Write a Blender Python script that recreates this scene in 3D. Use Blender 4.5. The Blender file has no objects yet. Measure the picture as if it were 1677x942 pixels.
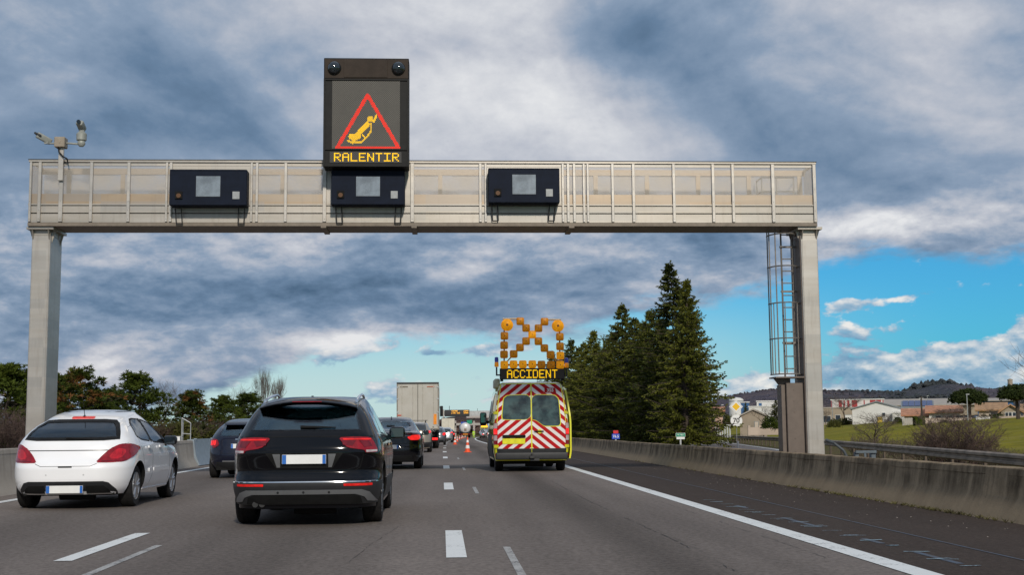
import bpy, bmesh, math, random
from mathutils import Vector, Matrix
from mathutils.bvhtree import BVHTree
R_ = math.radians
PI = math.pi
SC = bpy.context.scene
COL = SC.collection

# ------------------------------------------------------------------ camera
FPX = 2050.0
CAM_Z = 1.18
roll = R_(0.5)
pit = math.atan(231 / FPX)
yaw = math.atan(116.5 / FPX * math.cos(pit))
_R0 = Vector((math.cos(yaw), -math.sin(yaw), 0))
_F = Vector((math.sin(yaw) * math.cos(pit), math.cos(yaw) * math.cos(pit), math.sin(pit)))
_U0 = _R0.cross(_F)
_R = _R0 * math.cos(roll) - _U0 * math.sin(roll)
_U = _U0 * math.cos(roll) + _R0 * math.sin(roll)
cd = bpy.data.cameras.new('camera')
cd.sensor_width = 36
cd.lens = 36 * FPX / 1677
cd.clip_start = 0.05
cd.clip_end = 9000
cam = bpy.data.objects.new('camera', cd)
COL.objects.link(cam)
m = Matrix((_R, _U, -_F)).transposed().to_4x4()
m.translation = (0, 0, CAM_Z)
cam.matrix_world = m
SC.camera = cam

# ------------------------------------------------------------------ world
class V:
    """small operator wrapper round shader sockets"""
    nt = None
    def __init__(s, k): s.k = k
    @staticmethod
    def m(op, *a, clamp=False):
        n = V.nt.nodes.new('ShaderNodeMath'); n.operation = op; n.use_clamp = clamp
        for i, x in enumerate(a):
            if isinstance(x, V): V.nt.links.new(x.k, n.inputs[i])
            else: n.inputs[i].default_value = x
        return V(n.outputs[0])
    def __add__(s, o): return V.m('ADD', s, o)
    __radd__ = __add__
    def __mul__(s, o): return V.m('MULTIPLY', s, o)
    __rmul__ = __mul__
    def __sub__(s, o): return V.m('SUBTRACT', s, o)
    def __rsub__(s, o): return V.m('SUBTRACT', o, s)
    def __truediv__(s, o): return V.m('DIVIDE', s, o)

def smooth(x, a, b):
    n = V.nt.nodes.new('ShaderNodeMapRange'); n.interpolation_type = 'SMOOTHSTEP'
    V.nt.links.new(x.k, n.inputs[0]); n.inputs[1].default_value = a; n.inputs[2].default_value = b
    return V(n.outputs[0])

def vec(x, y, z):
    n = V.nt.nodes.new('ShaderNodeCombineXYZ')
    for i, q in enumerate((x, y, z)):
        if isinstance(q, V): V.nt.links.new(q.k, n.inputs[i])
        else: n.inputs[i].default_value = q
    return n.outputs[0]

def noise(v, scale, detail=5, rough=0.55, dist=0.0, lac=2.0):
    n = V.nt.nodes.new('ShaderNodeTexNoise')
    if v is not None: V.nt.links.new(v, n.inputs['Vector'])
    n.inputs['Scale'].default_value = scale; n.inputs['Detail'].default_value = detail
    n.inputs['Roughness'].default_value = rough; n.inputs['Distortion'].default_value = dist
    n.inputs['Lacunarity'].default_value = lac
    return V(n.outputs['Fac'])

def mixc(f, a, b, mode='MIX'):
    n = V.nt.nodes.new('ShaderNodeMix'); n.data_type = 'RGBA'; n.blend_type = mode
    for sock, q in ((n.inputs[0], f), (n.inputs[6], a), (n.inputs[7], b)):
        if isinstance(q, V): V.nt.links.new(q.k, sock)
        elif isinstance(q, (int, float)): sock.default_value = q
        else: sock.default_value = (*q, 1)
    return V(n.outputs[2])

def ramp(x, pts):
    n = V.nt.nodes.new('ShaderNodeValToRGB'); V.nt.links.new(x.k, n.inputs[0])
    e = n.color_ramp.elements
    while len(e) < len(pts): e.new(0.5)
    for q, (p, c) in zip(e, pts):
        q.position = p; q.color = (*c, 1) if not isinstance(c, (int, float)) else (c, c, c, 1)
    return V(n.outputs[0])

SUN_EL, SUN_AZ = R_(30), R_(172)      # azimuth clockwise from +Y, so the sun stands behind the camera
SKY_STR = 0.10
W = bpy.data.worlds.new('World'); SC.world = W; W.use_nodes = True
nt = W.node_tree; nt.nodes.clear(); V.nt = nt
out = nt.nodes.new('ShaderNodeOutputWorld'); bg = nt.nodes.new('ShaderNodeBackground')
bg.inputs[1].default_value = SKY_STR
nt.links.new(bg.outputs[0], out.inputs[0])
sky = nt.nodes.new('ShaderNodeTexSky'); sky.sky_type = 'NISHITA'; sky.sun_disc = False
sky.sun_elevation = SUN_EL; sky.sun_rotation = SUN_AZ; sky.dust_density = 0.6; sky.ozone_density = 2.0
tc = nt.nodes.new('ShaderNodeTexCoord'); sp = nt.nodes.new('ShaderNodeSeparateXYZ')
nt.links.new(tc.outputs['Generated'], sp.inputs[0])
dx, dy, dz = (V(sp.outputs[i]) for i in range(3))
az = V.m('MULTIPLY', V.m('ARCTAN2', dx, dy), 57.2958)
el = V.m('MULTIPLY', V.m('ARCSINE', dz), 57.2958)
def blob(a0, e0, sa, se, amp, tilt=0.0):
    u = (az - a0) * (1 / sa); v = (el - e0 - (az - a0) * tilt) * (1 / se)
    return V.m('EXPONENT', (u * u + v * v) * -1.0) * amp
# flat cloud deck, seen in perspective
den = V.m('MAXIMUM', dz, 0.0) + 0.13
pu, pv = dx / den, dy / den
deckP = vec(pu, pv, 3.7)
n1 = noise(deckP, 0.95, 9, 0.58, 0.2)
n2 = noise(vec(pu * 1.0, pv * 0.9, 11.3), 3.4, 9, 0.60, 0.15)
n3 = noise(vec(az * 0.085, el * 0.26, 5.1), 1.0, 9, 0.60, 0.2)      # long streaks
nb = noise(vec(az * 0.14, el * 0.30, 1.1), 1.0, 6, 0.6, 0.3)
nlow = noise(vec(az * 0.16, el * 0.40, 5.1), 1.0, 10, 0.56, 0.15)
nlow2 = noise(vec(az * 0.40, el * 0.85, 8.3), 1.0, 10, 0.62, 0.12)
nup = noise(vec(az * 0.085, el * 0.15 + az * 0.02, 1.7), 1.0, 8, 0.50, 0.5)
nup2 = noise(vec(az * 0.28, el * 0.42, 6.6), 1.0, 10, 0.62, 0.1)
upf = smooth(el, 8.5, 12.5)
hif = smooth(el, 22.0, 38.0)
nl2s = noise(vec(az * 0.40 + 0.05, el * 0.85 + 0.26, 8.3), 1.0, 6, 0.58, 0.12)
nu2s = noise(vec(az * 0.28 + 0.05, el * 0.42 + 0.20, 6.6), 1.0, 6, 0.58, 0.1)
llow = nlow * 1.30 + nlow2 * 0.42 + (nlow2 - nl2s) * 0.50 - 0.37
lup = nup * 1.20 + nup2 * 0.26 + (nup2 - nu2s) * 0.22 - 0.22
light = llow * (1.0 - upf) + lup * (upf * (1.0 - hif)) + (n1 * 1.2 + n2 * 0.4 - 0.30) * hif
for b in ((4.0, 14.5, 7.0, 4.2, 0.22, -0.25), (-4, 18.5, 6, 2.0, 0.14), (-13, 14.2, 7, 3.6, -0.17), (-7, 11.5, 6, 0.9, 0.14),
          (-15, 7.4, 8, 0.7, 0.10), (-9, 5.6, 9, 1.3, -0.20), (-17, 4.2, 3.5, 1.8, 0.13), (9.5, 17.7, 3.0, 1.2, -0.20, -0.1),
          (17, 14, 5, 4.5, -0.10), (23, 16, 3.5, 3.0, 0.08), (6, 7.2, 6, 1.4, 0.0), (11, 8.6, 5, 1.2, -0.12), (20, 8.9, 6, 0.7, 0.34), (-4, 3.9, 2.6, 0.55, 0.34), (-2, 6.0, 4, 1.0, -0.12),
          (-12, 2.6, 6, 0.8, 0.12)):
    light = light + blob(*b)
deck_col = ramp(light, [(0.0, (0.070, 0.130, 0.215)), (0.26, (0.140, 0.222, 0.342)), (0.48, (0.255, 0.338, 0.462)), (0.70, (0.50, 0.53, 0.60)), (0.95, (0.78, 0.79, 0.81))])
warm = smooth(el, 6.0, 1.0)
deck_col = mixc(warm * 0.18, deck_col, mixc(1.0, deck_col, (1.12, 0.98, 0.90), 'MULTIPLY'))
# lower edge of the deck (degrees of elevation) as a function of azimuth
edge = ramp(V.m('MULTIPLY', az + 60.0, 1 / 120.0),
            [(0.0, 0.08), (0.34, 0.04), (0.405, 0.08), (0.445, 0.31), (0.4825, 0.42), (0.5175, 0.43), (0.5525, 0.45), (0.604, 0.54), (0.6417, 0.72), (0.72, 0.74), (0.85, 0.3), (1.0, 0.10)])
deck = smooth(el - edge * 10.0 + (nb - 0.5) * 4.2 + (n2 - 0.5) * 1.6, -0.35, 0.55)
# clear sky below it
sky_c = mixc(1.0, V(sky.outputs[0]), (0.150, 0.66, 0.98), 'MULTIPLY')
pale = smooth(el, 7.5, 1.2) * smooth(az, 24.0, 5.0)
clear = mixc(pale * 0.86 + 0.02, sky_c, (5.7, 7.2, 7.1))
# low cumulus
cq = vec(az * 0.30, el * 0.58, 2.2)
c1 = noise(cq, 1.0, 9, 0.58, 0.1)
c1b = noise(vec(az * 0.30 + 0.03, el * 0.58 + 0.20, 2.2), 1.0, 5, 0.55, 0.1)
cov = 0.0 + blob(22.5, 2.1, 6.5, 1.45, 0.44, 0.05) + blob(14.5, 1.5, 3.0, 1.3, 0.20) + blob(0.0, 1.8, 14.0, 1.3, 0.16) + blob(27.5, 4.9, 3.0, 1.7, 0.40, 0.45) + blob(18.3, 5.3, 1.0, .42, .23) + blob(21.2, 5.6, 1.9, .38, .22, .12) + blob(1.6, 3.55, 1.0, .28, .2) + blob(3.6, 3.8, 1.4, .4, .22) + blob(-0.3, 3.4, .8, .22, .18) + blob(-4.0, 4.0, 2.8, .65, .24)
cum = smooth(c1 + cov - 0.20, 0.44, 0.52)
lit = V.m('MULTIPLY', c1 - c1b, 2.6) + 0.46 + blob(23.5, 1.0, 9.0, 1.0, -0.10)
cum_col = ramp(lit, [(0.1, (0.13, 0.28, 0.45)), (0.42, (0.30, 0.44, 0.58)), (0.62, (0.58, 0.63, 0.68)), (0.85, (0.88, 0.85, 0.81))])
k = 1.0 / SKY_STR
cum_s = mixc(1.0, cum_col, (k, k, k), 'MULTIPLY')
deck_s = mixc(1.0, deck_col, (k, k, k), 'MULTIPLY')
col = mixc(cum * 0.93, clear, cum_s)
col = mixc(deck, col, deck_s)
nt.links.new(col.k, bg.inputs[0])

# ------------------------------------------------------------------ sun
sl = bpy.data.lights.new('sun', 'SUN'); sl.energy = 2.6; sl.angle = R_(3.0); sl.color = (1.0, 0.93, 0.82)
so = bpy.data.objects.new('sun', sl); COL.objects.link(so)
sd = Vector((math.sin(SUN_AZ) * math.cos(SUN_EL), math.cos(SUN_AZ) * math.cos(SUN_EL), math.sin(SUN_EL)))
so.rotation_euler = sd.to_track_quat('Z', 'Y').to_euler(); so.location = sd * 60

SC.view_settings.view_transform = 'Standard'; SC.view_settings.look = 'None'
SC.view_settings.exposure = 0.0; SC.view_settings.gamma = 1.0
SC.render.engine = 'CYCLES'
SC.cycles.use_denoising = True
SC.cycles.max_bounces = 8; SC.cycles.transparent_max_bounces = 24

# ------------------------------------------------------------------ helpers: places
def at(px, py, Y):
    v = _F + _R * ((px - 838.5) / FPX) - _U * ((py - 471) / FPX)
    return Vector((0, 0, CAM_Z)) + v * (Y / v.y)
def xc(Y): return 0.0 if Y < 60 else (Y - 60) ** 2 / 13000.0
def zr(Y): return 0.0 if Y < 80 else -0.0045 * (min(Y, 420) - 80)
def sstep(x, a, b):
    t = min(1, max(0, (x - a) / (b - a))); return t * t * (3 - 2 * t)
def xg(Y): return 9.6 + 0.170 * Y if Y > -20 else 9.6          # crash barrier beyond the slip road
def gz(X, Y):
    """height of the open ground"""
    z = zr(Y)
    side = X - xc(Y)
    if side > 7.0:
        z = z - 0.33 * sstep(side, 7.6, 10.5)
        z += 2.75 * sstep(X - xg(max(Y, 0)), 3.0, 46.0) - 0.15 * sstep(X - xg(max(Y, 0)), .5, 2.0)
        z += 0.0045 * max(0, min(Y, 420) - 80) * sstep(X - xg(max(Y, 0)), -2, 30)
    if side < -26: z += 0.4 * sstep(-side, 26, 40)
    z += 0.0
    return z - 0.06
def ground_at(px, py):
    v = _F + _R * ((px - 838.5) / FPX) - _U * ((py - 471) / FPX)
    t = 5.0
    while t < 900:
        p = Vector((0, 0, CAM_Z)) + v * t
        if p.z < zr(p.y): return p
        t += 0.05 + t * 0.0015
    return p

# ------------------------------------------------------------------ helpers: materials
MATS = {}
def mat(name, c, rough=0.6, metal=0.0, var=0.12, scale=6.0, c2=None, bump=0.0, bscale=60.0, coat=0.0, spec=0.5, emit=0.0, detail=4, stretch=None, thr=None):
    if name in MATS: return MATS[name]
    M = bpy.data.materials.new(name); M.use_nodes = True; nt = M.node_tree; V.nt = nt
    b = nt.nodes['Principled BSDF']
    t = nt.nodes.new('ShaderNodeTexCoord'); src = t.outputs['Object']
    if stretch:
        mp = nt.nodes.new('ShaderNodeMapping'); mp.inputs['Scale'].default_value = stretch
        nt.links.new(src, mp.inputs[0]); src = mp.outputs[0]
    f = noise(src, scale, detail, 0.6)
    a = tuple(x * (1 - var) for x in c); bb = c2 if c2 else tuple(min(1, x * (1 + var)) for x in c)
    lo, hi = thr if thr else (0.32, 0.68)
    cc = mixc(smooth(f, lo, hi), a, bb)
    nt.links.new(cc.k, b.inputs['Base Color'])
    b.inputs['Roughness'].default_value = rough; b.inputs['Metallic'].default_value = metal
    b.inputs['Specular IOR Level'].default_value = spec
    if coat: b.inputs['Coat Weight'].default_value = coat; b.inputs['Coat Roughness'].default_value = 0.03
    if emit:
        nt.links.new(cc.k, b.inputs['Emission Color']); b.inputs['Emission Strength'].default_value = emit
    if bump:
        bn = nt.nodes.new('ShaderNodeBump'); bn.inputs['Strength'].default_value = bump; bn.inputs['Distance'].default_value = 0.02
        h = noise(src, bscale, 3, 0.6); nt.links.new(h.k, bn.inputs['Height']); nt.links.new(bn.outputs[0], b.inputs['Normal'])
    MATS[name] = M
    return M
def nodemat(name):
    M = bpy.data.materials.new(name); M.use_nodes = True; V.nt = M.node_tree
    MATS[name] = M
    return M, M.node_tree, M.node_tree.nodes['Principled BSDF']
def coords(nt, kind='Object'):
    t = nt.nodes.new('ShaderNodeTexCoord'); s = nt.nodes.new('ShaderNodeSeparateXYZ')
    nt.links.new(t.outputs[kind], s.inputs[0])
    return t.outputs[kind], V(s.outputs[0]), V(s.outputs[1]), V(s.outputs[2])

# ------------------------------------------------------------------ helpers: objects
def link(name, me, parent=None):
    o = bpy.data.objects.new(name, me); COL.objects.link(o)
    if parent: o.parent = parent
    return o
def tag(o, label, cat, group=None):
    o['label'] = label; o['category'] = cat
    if group: o['group'] = group
    return o
def thing(name, label, cat, loc=(0, 0, 0), rz=0, group=None, scale=1.0):
    o = bpy.data.objects.new(name, None); COL.objects.link(o)
    o.empty_display_size = 0.3
    o.location = loc; o.rotation_euler = (0, 0, rz); o.scale = (scale,) * 3
    return tag(o, label, cat, group)
def structure(o, kind='structure'): o['kind'] = kind; return o
def copy_tree(o, parent=None):
    c = o.copy(); COL.objects.link(c)
    if parent: c.parent = parent; c.matrix_parent_inverse = o.matrix_parent_inverse.copy()
    for ch in KIDS(o): copy_tree(ch, c)
    return c
def KIDS(o): return [x for x in COL.objects if x.parent == o]

class MB:
    def __init__(s): s.b = bmesh.new()
    def box(s, c, size, bevel=0.0, rot=None):
        r = bmesh.ops.create_cube(s.b, size=1.0)
        vs = r['verts']
        mt = Matrix.Translation(c) @ (rot.to_4x4() if rot else Matrix.Identity(4)) @ Matrix.Diagonal((*size, 1))
        bmesh.ops.transform(s.b, matrix=mt, verts=vs)
        if bevel:
            es = list({e for v in vs for e in v.link_edges})
            bmesh.ops.bevel(s.b, geom=es, offset=bevel, segments=1 if bevel < .03 else 4, affect='EDGES', profile=0.5)
        return s
    def bx(s, x0, x1, y0, y1, z0, z1, bevel=0.0):
        return s.box(((x0 + x1) / 2, (y0 + y1) / 2, (z0 + z1) / 2), (abs(x1 - x0), abs(y1 - y0), abs(z1 - z0)), bevel)
    def cyl(s, p0, p1, r0, r1=None, n=12, cap=True):
        p0, p1 = Vector(p0), Vector(p1); r1 = r0 if r1 is None else r1
        d = p1 - p0
        if d.length < 1e-6: return s
        q = d.to_track_quat('Z', 'Y').to_matrix()
        A, B = [], []
        for i in range(n):
            a = 2 * PI * i / n; u = q @ Vector((math.cos(a), math.sin(a), 0))
            A.append(s.b.verts.new(p0 + u * r0)); B.append(s.b.verts.new(p1 + u * r1))
        for i in range(n): s.b.faces.new((A[i], A[(i + 1) % n], B[(i + 1) % n], B[i]))
        if cap: s.b.faces.new(A[::-1]); s.b.faces.new(B)
        return s
    def tube(s, pts, r, n=8):
        for a, b in zip(pts[:-1], pts[1:]): s.cyl(a, b, r, r, n)
        return s
    def lathe(s, prof, c=(0, 0, 0), axis='Z', n=32, close=False):
        c = Vector(c); rings = []
        for (r, h) in prof:
            ring = []
            for i in range(n):
                a = 2 * PI * i / n
                if axis == 'Z': p = Vector((r * math.cos(a), r * math.sin(a), h))
                elif axis == 'X': p = Vector((h, r * math.cos(a), r * math.sin(a)))
                else: p = Vector((r * math.cos(a), h, r * math.sin(a)))
                ring.append(s.b.verts.new(c + p))
            rings.append(ring)
        if close: rings.append(rings[0])
        for A, B in zip(rings[:-1], rings[1:]):
            for i in range(n): s.b.faces.new((A[i], A[(i + 1) % n], B[(i + 1) % n], B[i]))
        if not close:
            for ring in (rings[0], rings[-1]):
                s.b.faces.new(ring)
        return s
    def prism(s, poly, axis, d0, d1):
        """poly 2-D; axis X -> (y,z), Y -> (x,z), Z -> (x,y)"""
        def P(a, b, d): return {'X': (d, a, b), 'Y': (a, d, b), 'Z': (a, b, d)}[axis]
        A = [s.b.verts.new(P(a, b, d0)) for a, b in poly]; B = [s.b.verts.new(P(a, b, d1)) for a, b in poly]
        n = len(poly)
        for i in range(n): s.b.faces.new((A[i], A[(i + 1) % n], B[(i + 1) % n], B[i]))
        s.b.faces.new(A[::-1]); s.b.faces.new(B)
        return s
    def quad(s, *pts):
        s.b.faces.new([s.b.verts.new(p) for p in pts]); return s
    def done(s, name, material, parent=None, smooth_deg=35, recalc=True, label=None):
        if recalc: bmesh.ops.recalc_face_normals(s.b, faces=s.b.faces[:])
        me = bpy.data.meshes.new(name); s.b.to_mesh(me); s.b.free()
        if smooth_deg:
            me.polygons.foreach_set('use_smooth', [True] * len(me.polygons)); me.set_sharp_from_angle(angle=R_(smooth_deg))
        if material: me.materials.append(material)
        o = link(name, me, parent)
        if label: o['label'] = label
        return o
def pymesh(name, vs, fs, material, parent=None, smoothf=False):
    me = bpy.data.meshes.new(name); me.from_pydata(vs, [], fs); me.materials.append(material)
    if smoothf: me.polygons.foreach_set('use_smooth', [True] * len(me.polygons))
    me.update()
    return link(name, me, parent)
def rnd(poly, n=2, k=0.25):
    for _ in range(n):
        o = []
        for i, p in enumerate(poly):
            q = poly[(i + 1) % len(poly)]
            o.append((p[0] * (1 - k) + q[0] * k, p[1] * (1 - k) + q[1] * k)); o.append((p[0] * k + q[0] * (1 - k), p[1] * k + q[1] * (1 - k)))
        poly = o
    return poly
def rrect(x0, z0, x1, z1, r, n=4):
    o = []
    for cx, cz, a0 in ((x1 - r, z0 + r, -90), (x1 - r, z1 - r, 0), (x0 + r, z1 - r, 90), (x0 + r, z0 + r, 180)):
        for i in range(n + 1):
            a = R_(a0 + 90 * i / n); o.append((cx + r * math.cos(a), cz + r * math.sin(a)))
    return o
def mirror(poly): return [(-a, b) for a, b in poly][::-1]
def textmesh(name, s, size, material, parent=None, rot=(R_(90), 0, 0), loc=(0, 0, 0), depth=0.003, align='CENTER'):
    cu = bpy.data.curves.new(name, 'FONT'); cu.body = s; cu.size = size; cu.extrude = depth; cu.align_x = align; cu.align_y = 'CENTER'
    cu.offset = size * 0.02
    t = bpy.data.objects.new(name, cu); COL.objects.link(t)
    bpy.context.view_layer.update()
    me = bpy.data.meshes.new_from_object(t.evaluated_get(bpy.context.evaluated_depsgraph_get()))
    bpy.data.objects.remove(t); me.materials.clear(); me.materials.append(material)
    o = link(name, me, parent); o.rotation_euler = rot; o.location = loc
    return o

GLYPH = {
 'A': '01110 10001 10001 11111 10001 10001 10001', 'C': '01110 10001 10000 10000 10000 10001 01110', 'D': '11110 10001 10001 10001 10001 10001 11110',
 'E': '11111 10000 10000 11110 10000 10000 11111', 'I': '11111 00100 00100 00100 00100 00100 11111', 'L': '10000 10000 10000 10000 10000 10000 11111',
 'N': '10001 11001 11001 10101 10011 10011 10001', 'R': '11110 10001 10001 11110 10100 10010 10001', 'T': '11111 00100 00100 00100 00100 00100 00100',
 'Y': '10001 10001 01010 00100 00100 00100 00100', 'V': '10001 10001 10001 10001 10001 01010 00100', 'O': '01110 10001 10001 10001 10001 10001 01110', 'S': '01111 10000 10000 01110 00001 00001 11110',
 'U': '10001 10001 10001 10001 10001 10001 01110', 'M': '10001 11011 10101 10101 10001 10001 10001', '2': '01110 10001 00001 00110 01000 10000 11111',
 '3': '11111 00010 00100 00010 00001 10001 01110', '0': '01110 10001 10011 10101 11001 10001 01110', ' ': '00000 00000 00000 00000 00000 00000 00000'}
def dot_text(b, text, x0, z0, px, pz, y, size, gap=1):
    """LED dots of a 5x7 alphabet, lower left corner at (x0, z0), facing -Y"""
    c = 0
    for ch in text:
        for r, row in enumerate(GLYPH[ch].split()):
            for k, q in enumerate(row):
                if q == '1':
                    x = x0 + (c + k) * px; z = z0 + (6 - r) * pz
                    b.quad((x, y, z), (x + size[0], y, z), (x + size[0], y, z + size[1]), (x, y, z + size[1]))
        c += 5 + gap
# ------------------------------------------------------------------ materials
def asphalt_mat(name, base, brown, track=True):
    M, nt, b = nodemat(name)
    v, x, y, z = coords(nt)
    big = noise(vec(x * 0.35, y * 0.05, 0.0), 1.0, 4, 0.6)
    mid = noise(v, 1.7, 5, 0.6)
    fine = noise(v, 45.0, 2, 0.8)
    fine2 = noise(v, 16.0, 3, 0.75)
    c = mixc(smooth(big, 0.3, 0.7), base, brown)
    c = mixc(smooth(mid, 0.3, 0.75) * 0.45, c, tuple(q * 0.70 for q in base))
    if track:   # oil-dark strip down the middle of each lane and polished wheel paths
        tr = None
        for cx, s, a in ((-5.4, .75, .36), (-1.65, .70, .42), (1.98, .50, .58), (2.95, .25, .22), (1.05, .25, .18), (-.75, .25, .14), (-2.5, .25, .14)):
            u = (x - cx) * (1 / s); g = V.m('EXPONENT', u * u * -1.0) * a
            tr = g if tr is None else tr + g
        tr = tr * (0.55 + 0.9 * noise(vec(x * 1.5, y * 0.12, 4.0), 1.0, 4, 0.6))
        c = mixc(V.m('MINIMUM', tr, 0.8), c, (0.055, 0.046, 0.040))
    st = smooth(fine2, 0.38, 0.64)
    c = mixc(st * 0.75, c, mixc(1.0, c, (0.55, 0.55, 0.55), 'MULTIPLY'))
    c = mixc(smooth(fine, 0.62, 0.75) * 0.55, c, (0.30, 0.285, 0.275))
    c = mixc(smooth(fine, 0.40, 0.28) * 0.6, c, (0.022, 0.020, 0.020))
    # thin cracks / seam lines
    nt.links.new(c.k, b.inputs['Base Color'])
    b.inputs['Roughness'].default_value = 0.9; b.inputs['Specular IOR Level'].default_value = 0.12
    bn = nt.nodes.new('ShaderNodeBump'); bn.inputs['Strength'].default_value = 0.35; bn.inputs['Distance'].default_value = 0.008
    nt.links.new((fine + fine2).k, bn.inputs['Height']); nt.links.new(bn.outputs[0], b.inputs['Normal'])
    return M
M_ASPH = asphalt_mat('asphalt', (0.258, 0.220, 0.196), (0.180, 0.153, 0.138))
M_SHLD = asphalt_mat('shoulder asphalt', (0.075, 0.056, 0.046), (0.060, 0.045, 0.037), track=False)
M_RAMP = asphalt_mat('slip road asphalt', (0.21, 0.19, 0.19), (0.18, 0.165, 0.165), track=False)

def paint_mat(name, c, wear, hole=(0.12, 0.115, 0.11)):
    M, nt, b = nodemat(name); v, x, y, z = coords(nt)
    n = noise(v, 28, 5, 0.75); n2 = noise(v, 3, 4, 0.6)
    f = smooth(n + n2 * 0.6, wear, wear + 0.18)
    cc = mixc(f, c, hole); nt.links.new(cc.k, b.inputs['Base Color']); b.inputs['Roughness'].default_value = 0.6
    return M
M_LINE = paint_mat('road paint', (0.74, 0.75, 0.73), 0.86)
M_GHOST = paint_mat('worn road paint', (0.42, 0.41, 0.39), 0.74, (0.14, 0.13, 0.125))
M_BLUEP = paint_mat('blue marking paint', (0.050, 0.075, 0.115), 0.70, (0.06, 0.055, 0.06))
M_SCRIB = paint_mat('pale marking paint', (0.36, 0.52, 0.60), 0.72, (0.07, 0.08, 0.10))

def concrete_mat(name, base, dark, streak):
    M, nt, b = nodemat(name); v, x, y, z = coords(nt)
    s1 = noise(vec(x, y * 2.6, z * 0.35), 1.0, 6, 0.62, 0.4)
    s2 = noise(vec(x * 2, y * 9.0, z * 0.8), 1.0, 4, 0.6)
    blot = noise(v, 2.2, 6, 0.65); fine = noise(v, 40, 3, 0.7)
    up = smooth(z, 0.10, 0.42)
    f = smooth(s1 * 0.6 + s2 * 0.25 + blot * 0.45, 0.50, 0.82)
    c = mixc(V.m('MULTIPLY', f, up * 0.8 + 0.2) * streak, base, dark)
    c = mixc(smooth(blot, 0.55, 0.75) * 0.35, c, tuple(q * 1.35 for q in base))
    c = mixc(smooth(fine, 0.5, 0.75) * 0.25, c, dark)
    nt.links.new(c.k, b.inputs['Base Color']); b.inputs['Roughness'].default_value = 0.9; b.inputs['Specular IOR Level'].default_value = 0.2
    bn = nt.nodes.new('ShaderNodeBump'); bn.inputs['Strength'].default_value = 0.5; bn.inputs['Distance'].default_value = 0.02
    nt.links.new((blot + fine * 0.4).k, bn.inputs['Height']); nt.links.new(bn.outputs[0], b.inputs['Normal'])
    return M
M_WALL_R = concrete_mat('weathered concrete', (0.36, 0.27, 0.172), (0.070, 0.049, 0.029), 1.0)
M_WALL_L = concrete_mat('pale concrete', (0.40, 0.36, 0.31), (0.22, 0.19, 0.16), 0.6)

M_GRASS = None
def ground_mat():
    M, nt, b = nodemat('ground'); v, x, y, z = coords(nt)
    n = noise(v, 0.05, 4, 0.6); n2 = noise(v, 0.6, 5, 0.65); n3 = noise(v, 9.0, 4, 0.7)
    rows = noise(vec(x * 0.02, y * 0.35, 0.0), 1.0, 3, 0.5)
    c = mixc(smooth(n, 0.35, 0.62), (0.165, 0.165, 0.008), (0.250, 0.215, 0.014))
    c = mixc(smooth(rows, 0.50, 0.62) * 0.75, c, (0.26, 0.22, 0.05))
    c = mixc(smooth(n2, 0.45, 0.68) * 0.6, c, (0.085, 0.078, 0.016))
    c = mixc(smooth(n3, 0.46, 0.70) * 0.6, c, (0.060, 0.062, 0.012))
    # rough verge between the motorway and the slip road and along the crash barrier
    u = x - y * 0.170 - 9.6
    verge = smooth(u + (n2 - .5) * 9.0, 13.0, 5.0)
    vc = mixc(smooth(n2, 0.4, 0.6), (0.085, 0.085, 0.020), (0.105, 0.072, 0.038))
    vc = mixc(smooth(n3, 0.5, 0.7) * 0.6, vc, (0.045, 0.04, 0.018))
    c = mixc(verge, c, vc)
    nt.links.new(c.k, b.inputs['Base Color']); b.inputs['Roughness'].default_value = 0.95; b.inputs['Specular IOR Level'].default_value = 0.1
    bn = nt.nodes.new('ShaderNodeBump'); bn.inputs['Strength'].default_value = 0.8; bn.inputs['Distance'].default_value = 0.12
    nt.links.new((n2 + n3 * 0.5).k, bn.inputs['Height']); nt.links.new(bn.outputs[0], b.inputs['Normal'])
    return M
M_GROUND = ground_mat()

def alu_mat(name, base, tint):
    M, nt, b = nodemat(name); v, x, y, z = coords(nt)
    n = noise(vec(x * 0.5, y, z * 3.0), 1.0, 5, 0.6); n2 = noise(vec(x * 6, y * 6, z * 0.7), 1.0, 5, 0.65)
    c = mixc(smooth(n, 0.3, 0.7), base, tint); c = mixc(smooth(n2, 0.50, 0.72) * 0.3, c, (0.26, 0.21, 0.16))
    wn = nt.nodes.new('ShaderNodeTexWhiteNoise'); wn.noise_dimensions = '1D'; nt.links.new((V.m('FLOOR', x * 0.83 + 0.3) + V.m('FLOOR', z * 4.6) * 7.0).k, wn.inputs['W'])
    c = mixc(V(wn.outputs['Value']) * 0.40, c, (0.30, 0.30, 0.295))
    st = noise(vec(x * 9.0, y * 2.0, z * 1.1), 1.0, 4, 0.6); c = mixc(smooth(st, 0.58, 0.72) * 0.22, c, (0.18, 0.15, 0.12))
    nt.links.new(c.k, b.inputs['Base Color']); b.inputs['Metallic'].default_value = 0.6; b.inputs['Roughness'].default_value = 0.40
    return M
M_ALU = alu_mat('aluminium', (0.47, 0.425, 0.37), (0.38, 0.34, 0.285))
M_ALUB = alu_mat('bright aluminium', (0.52, 0.485, 0.44), (0.44, 0.40, 0.35))
M_TAN = alu_mat('tan sheet', (0.41, 0.315, 0.22), (0.345, 0.26, 0.18))
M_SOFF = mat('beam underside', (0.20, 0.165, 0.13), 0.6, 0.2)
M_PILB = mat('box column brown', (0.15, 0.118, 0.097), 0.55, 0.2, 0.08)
M_GALV = mat('galvanised steel', (0.42, 0.43, 0.43), 0.45, 0.6, 0.15, 3)
M_RAILM = mat('weathered guardrail', (0.22, 0.17, 0.125), 0.6, 0.2, 0.35, 1.5)
M_DKM = mat('dark metal', (0.05, 0.05, 0.05), 0.5, 0.4)
M_NAVY = mat('navy housing', (0.006, 0.010, 0.022), 0.6, 0.0, 0.15, 5, spec=.12)
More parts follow.
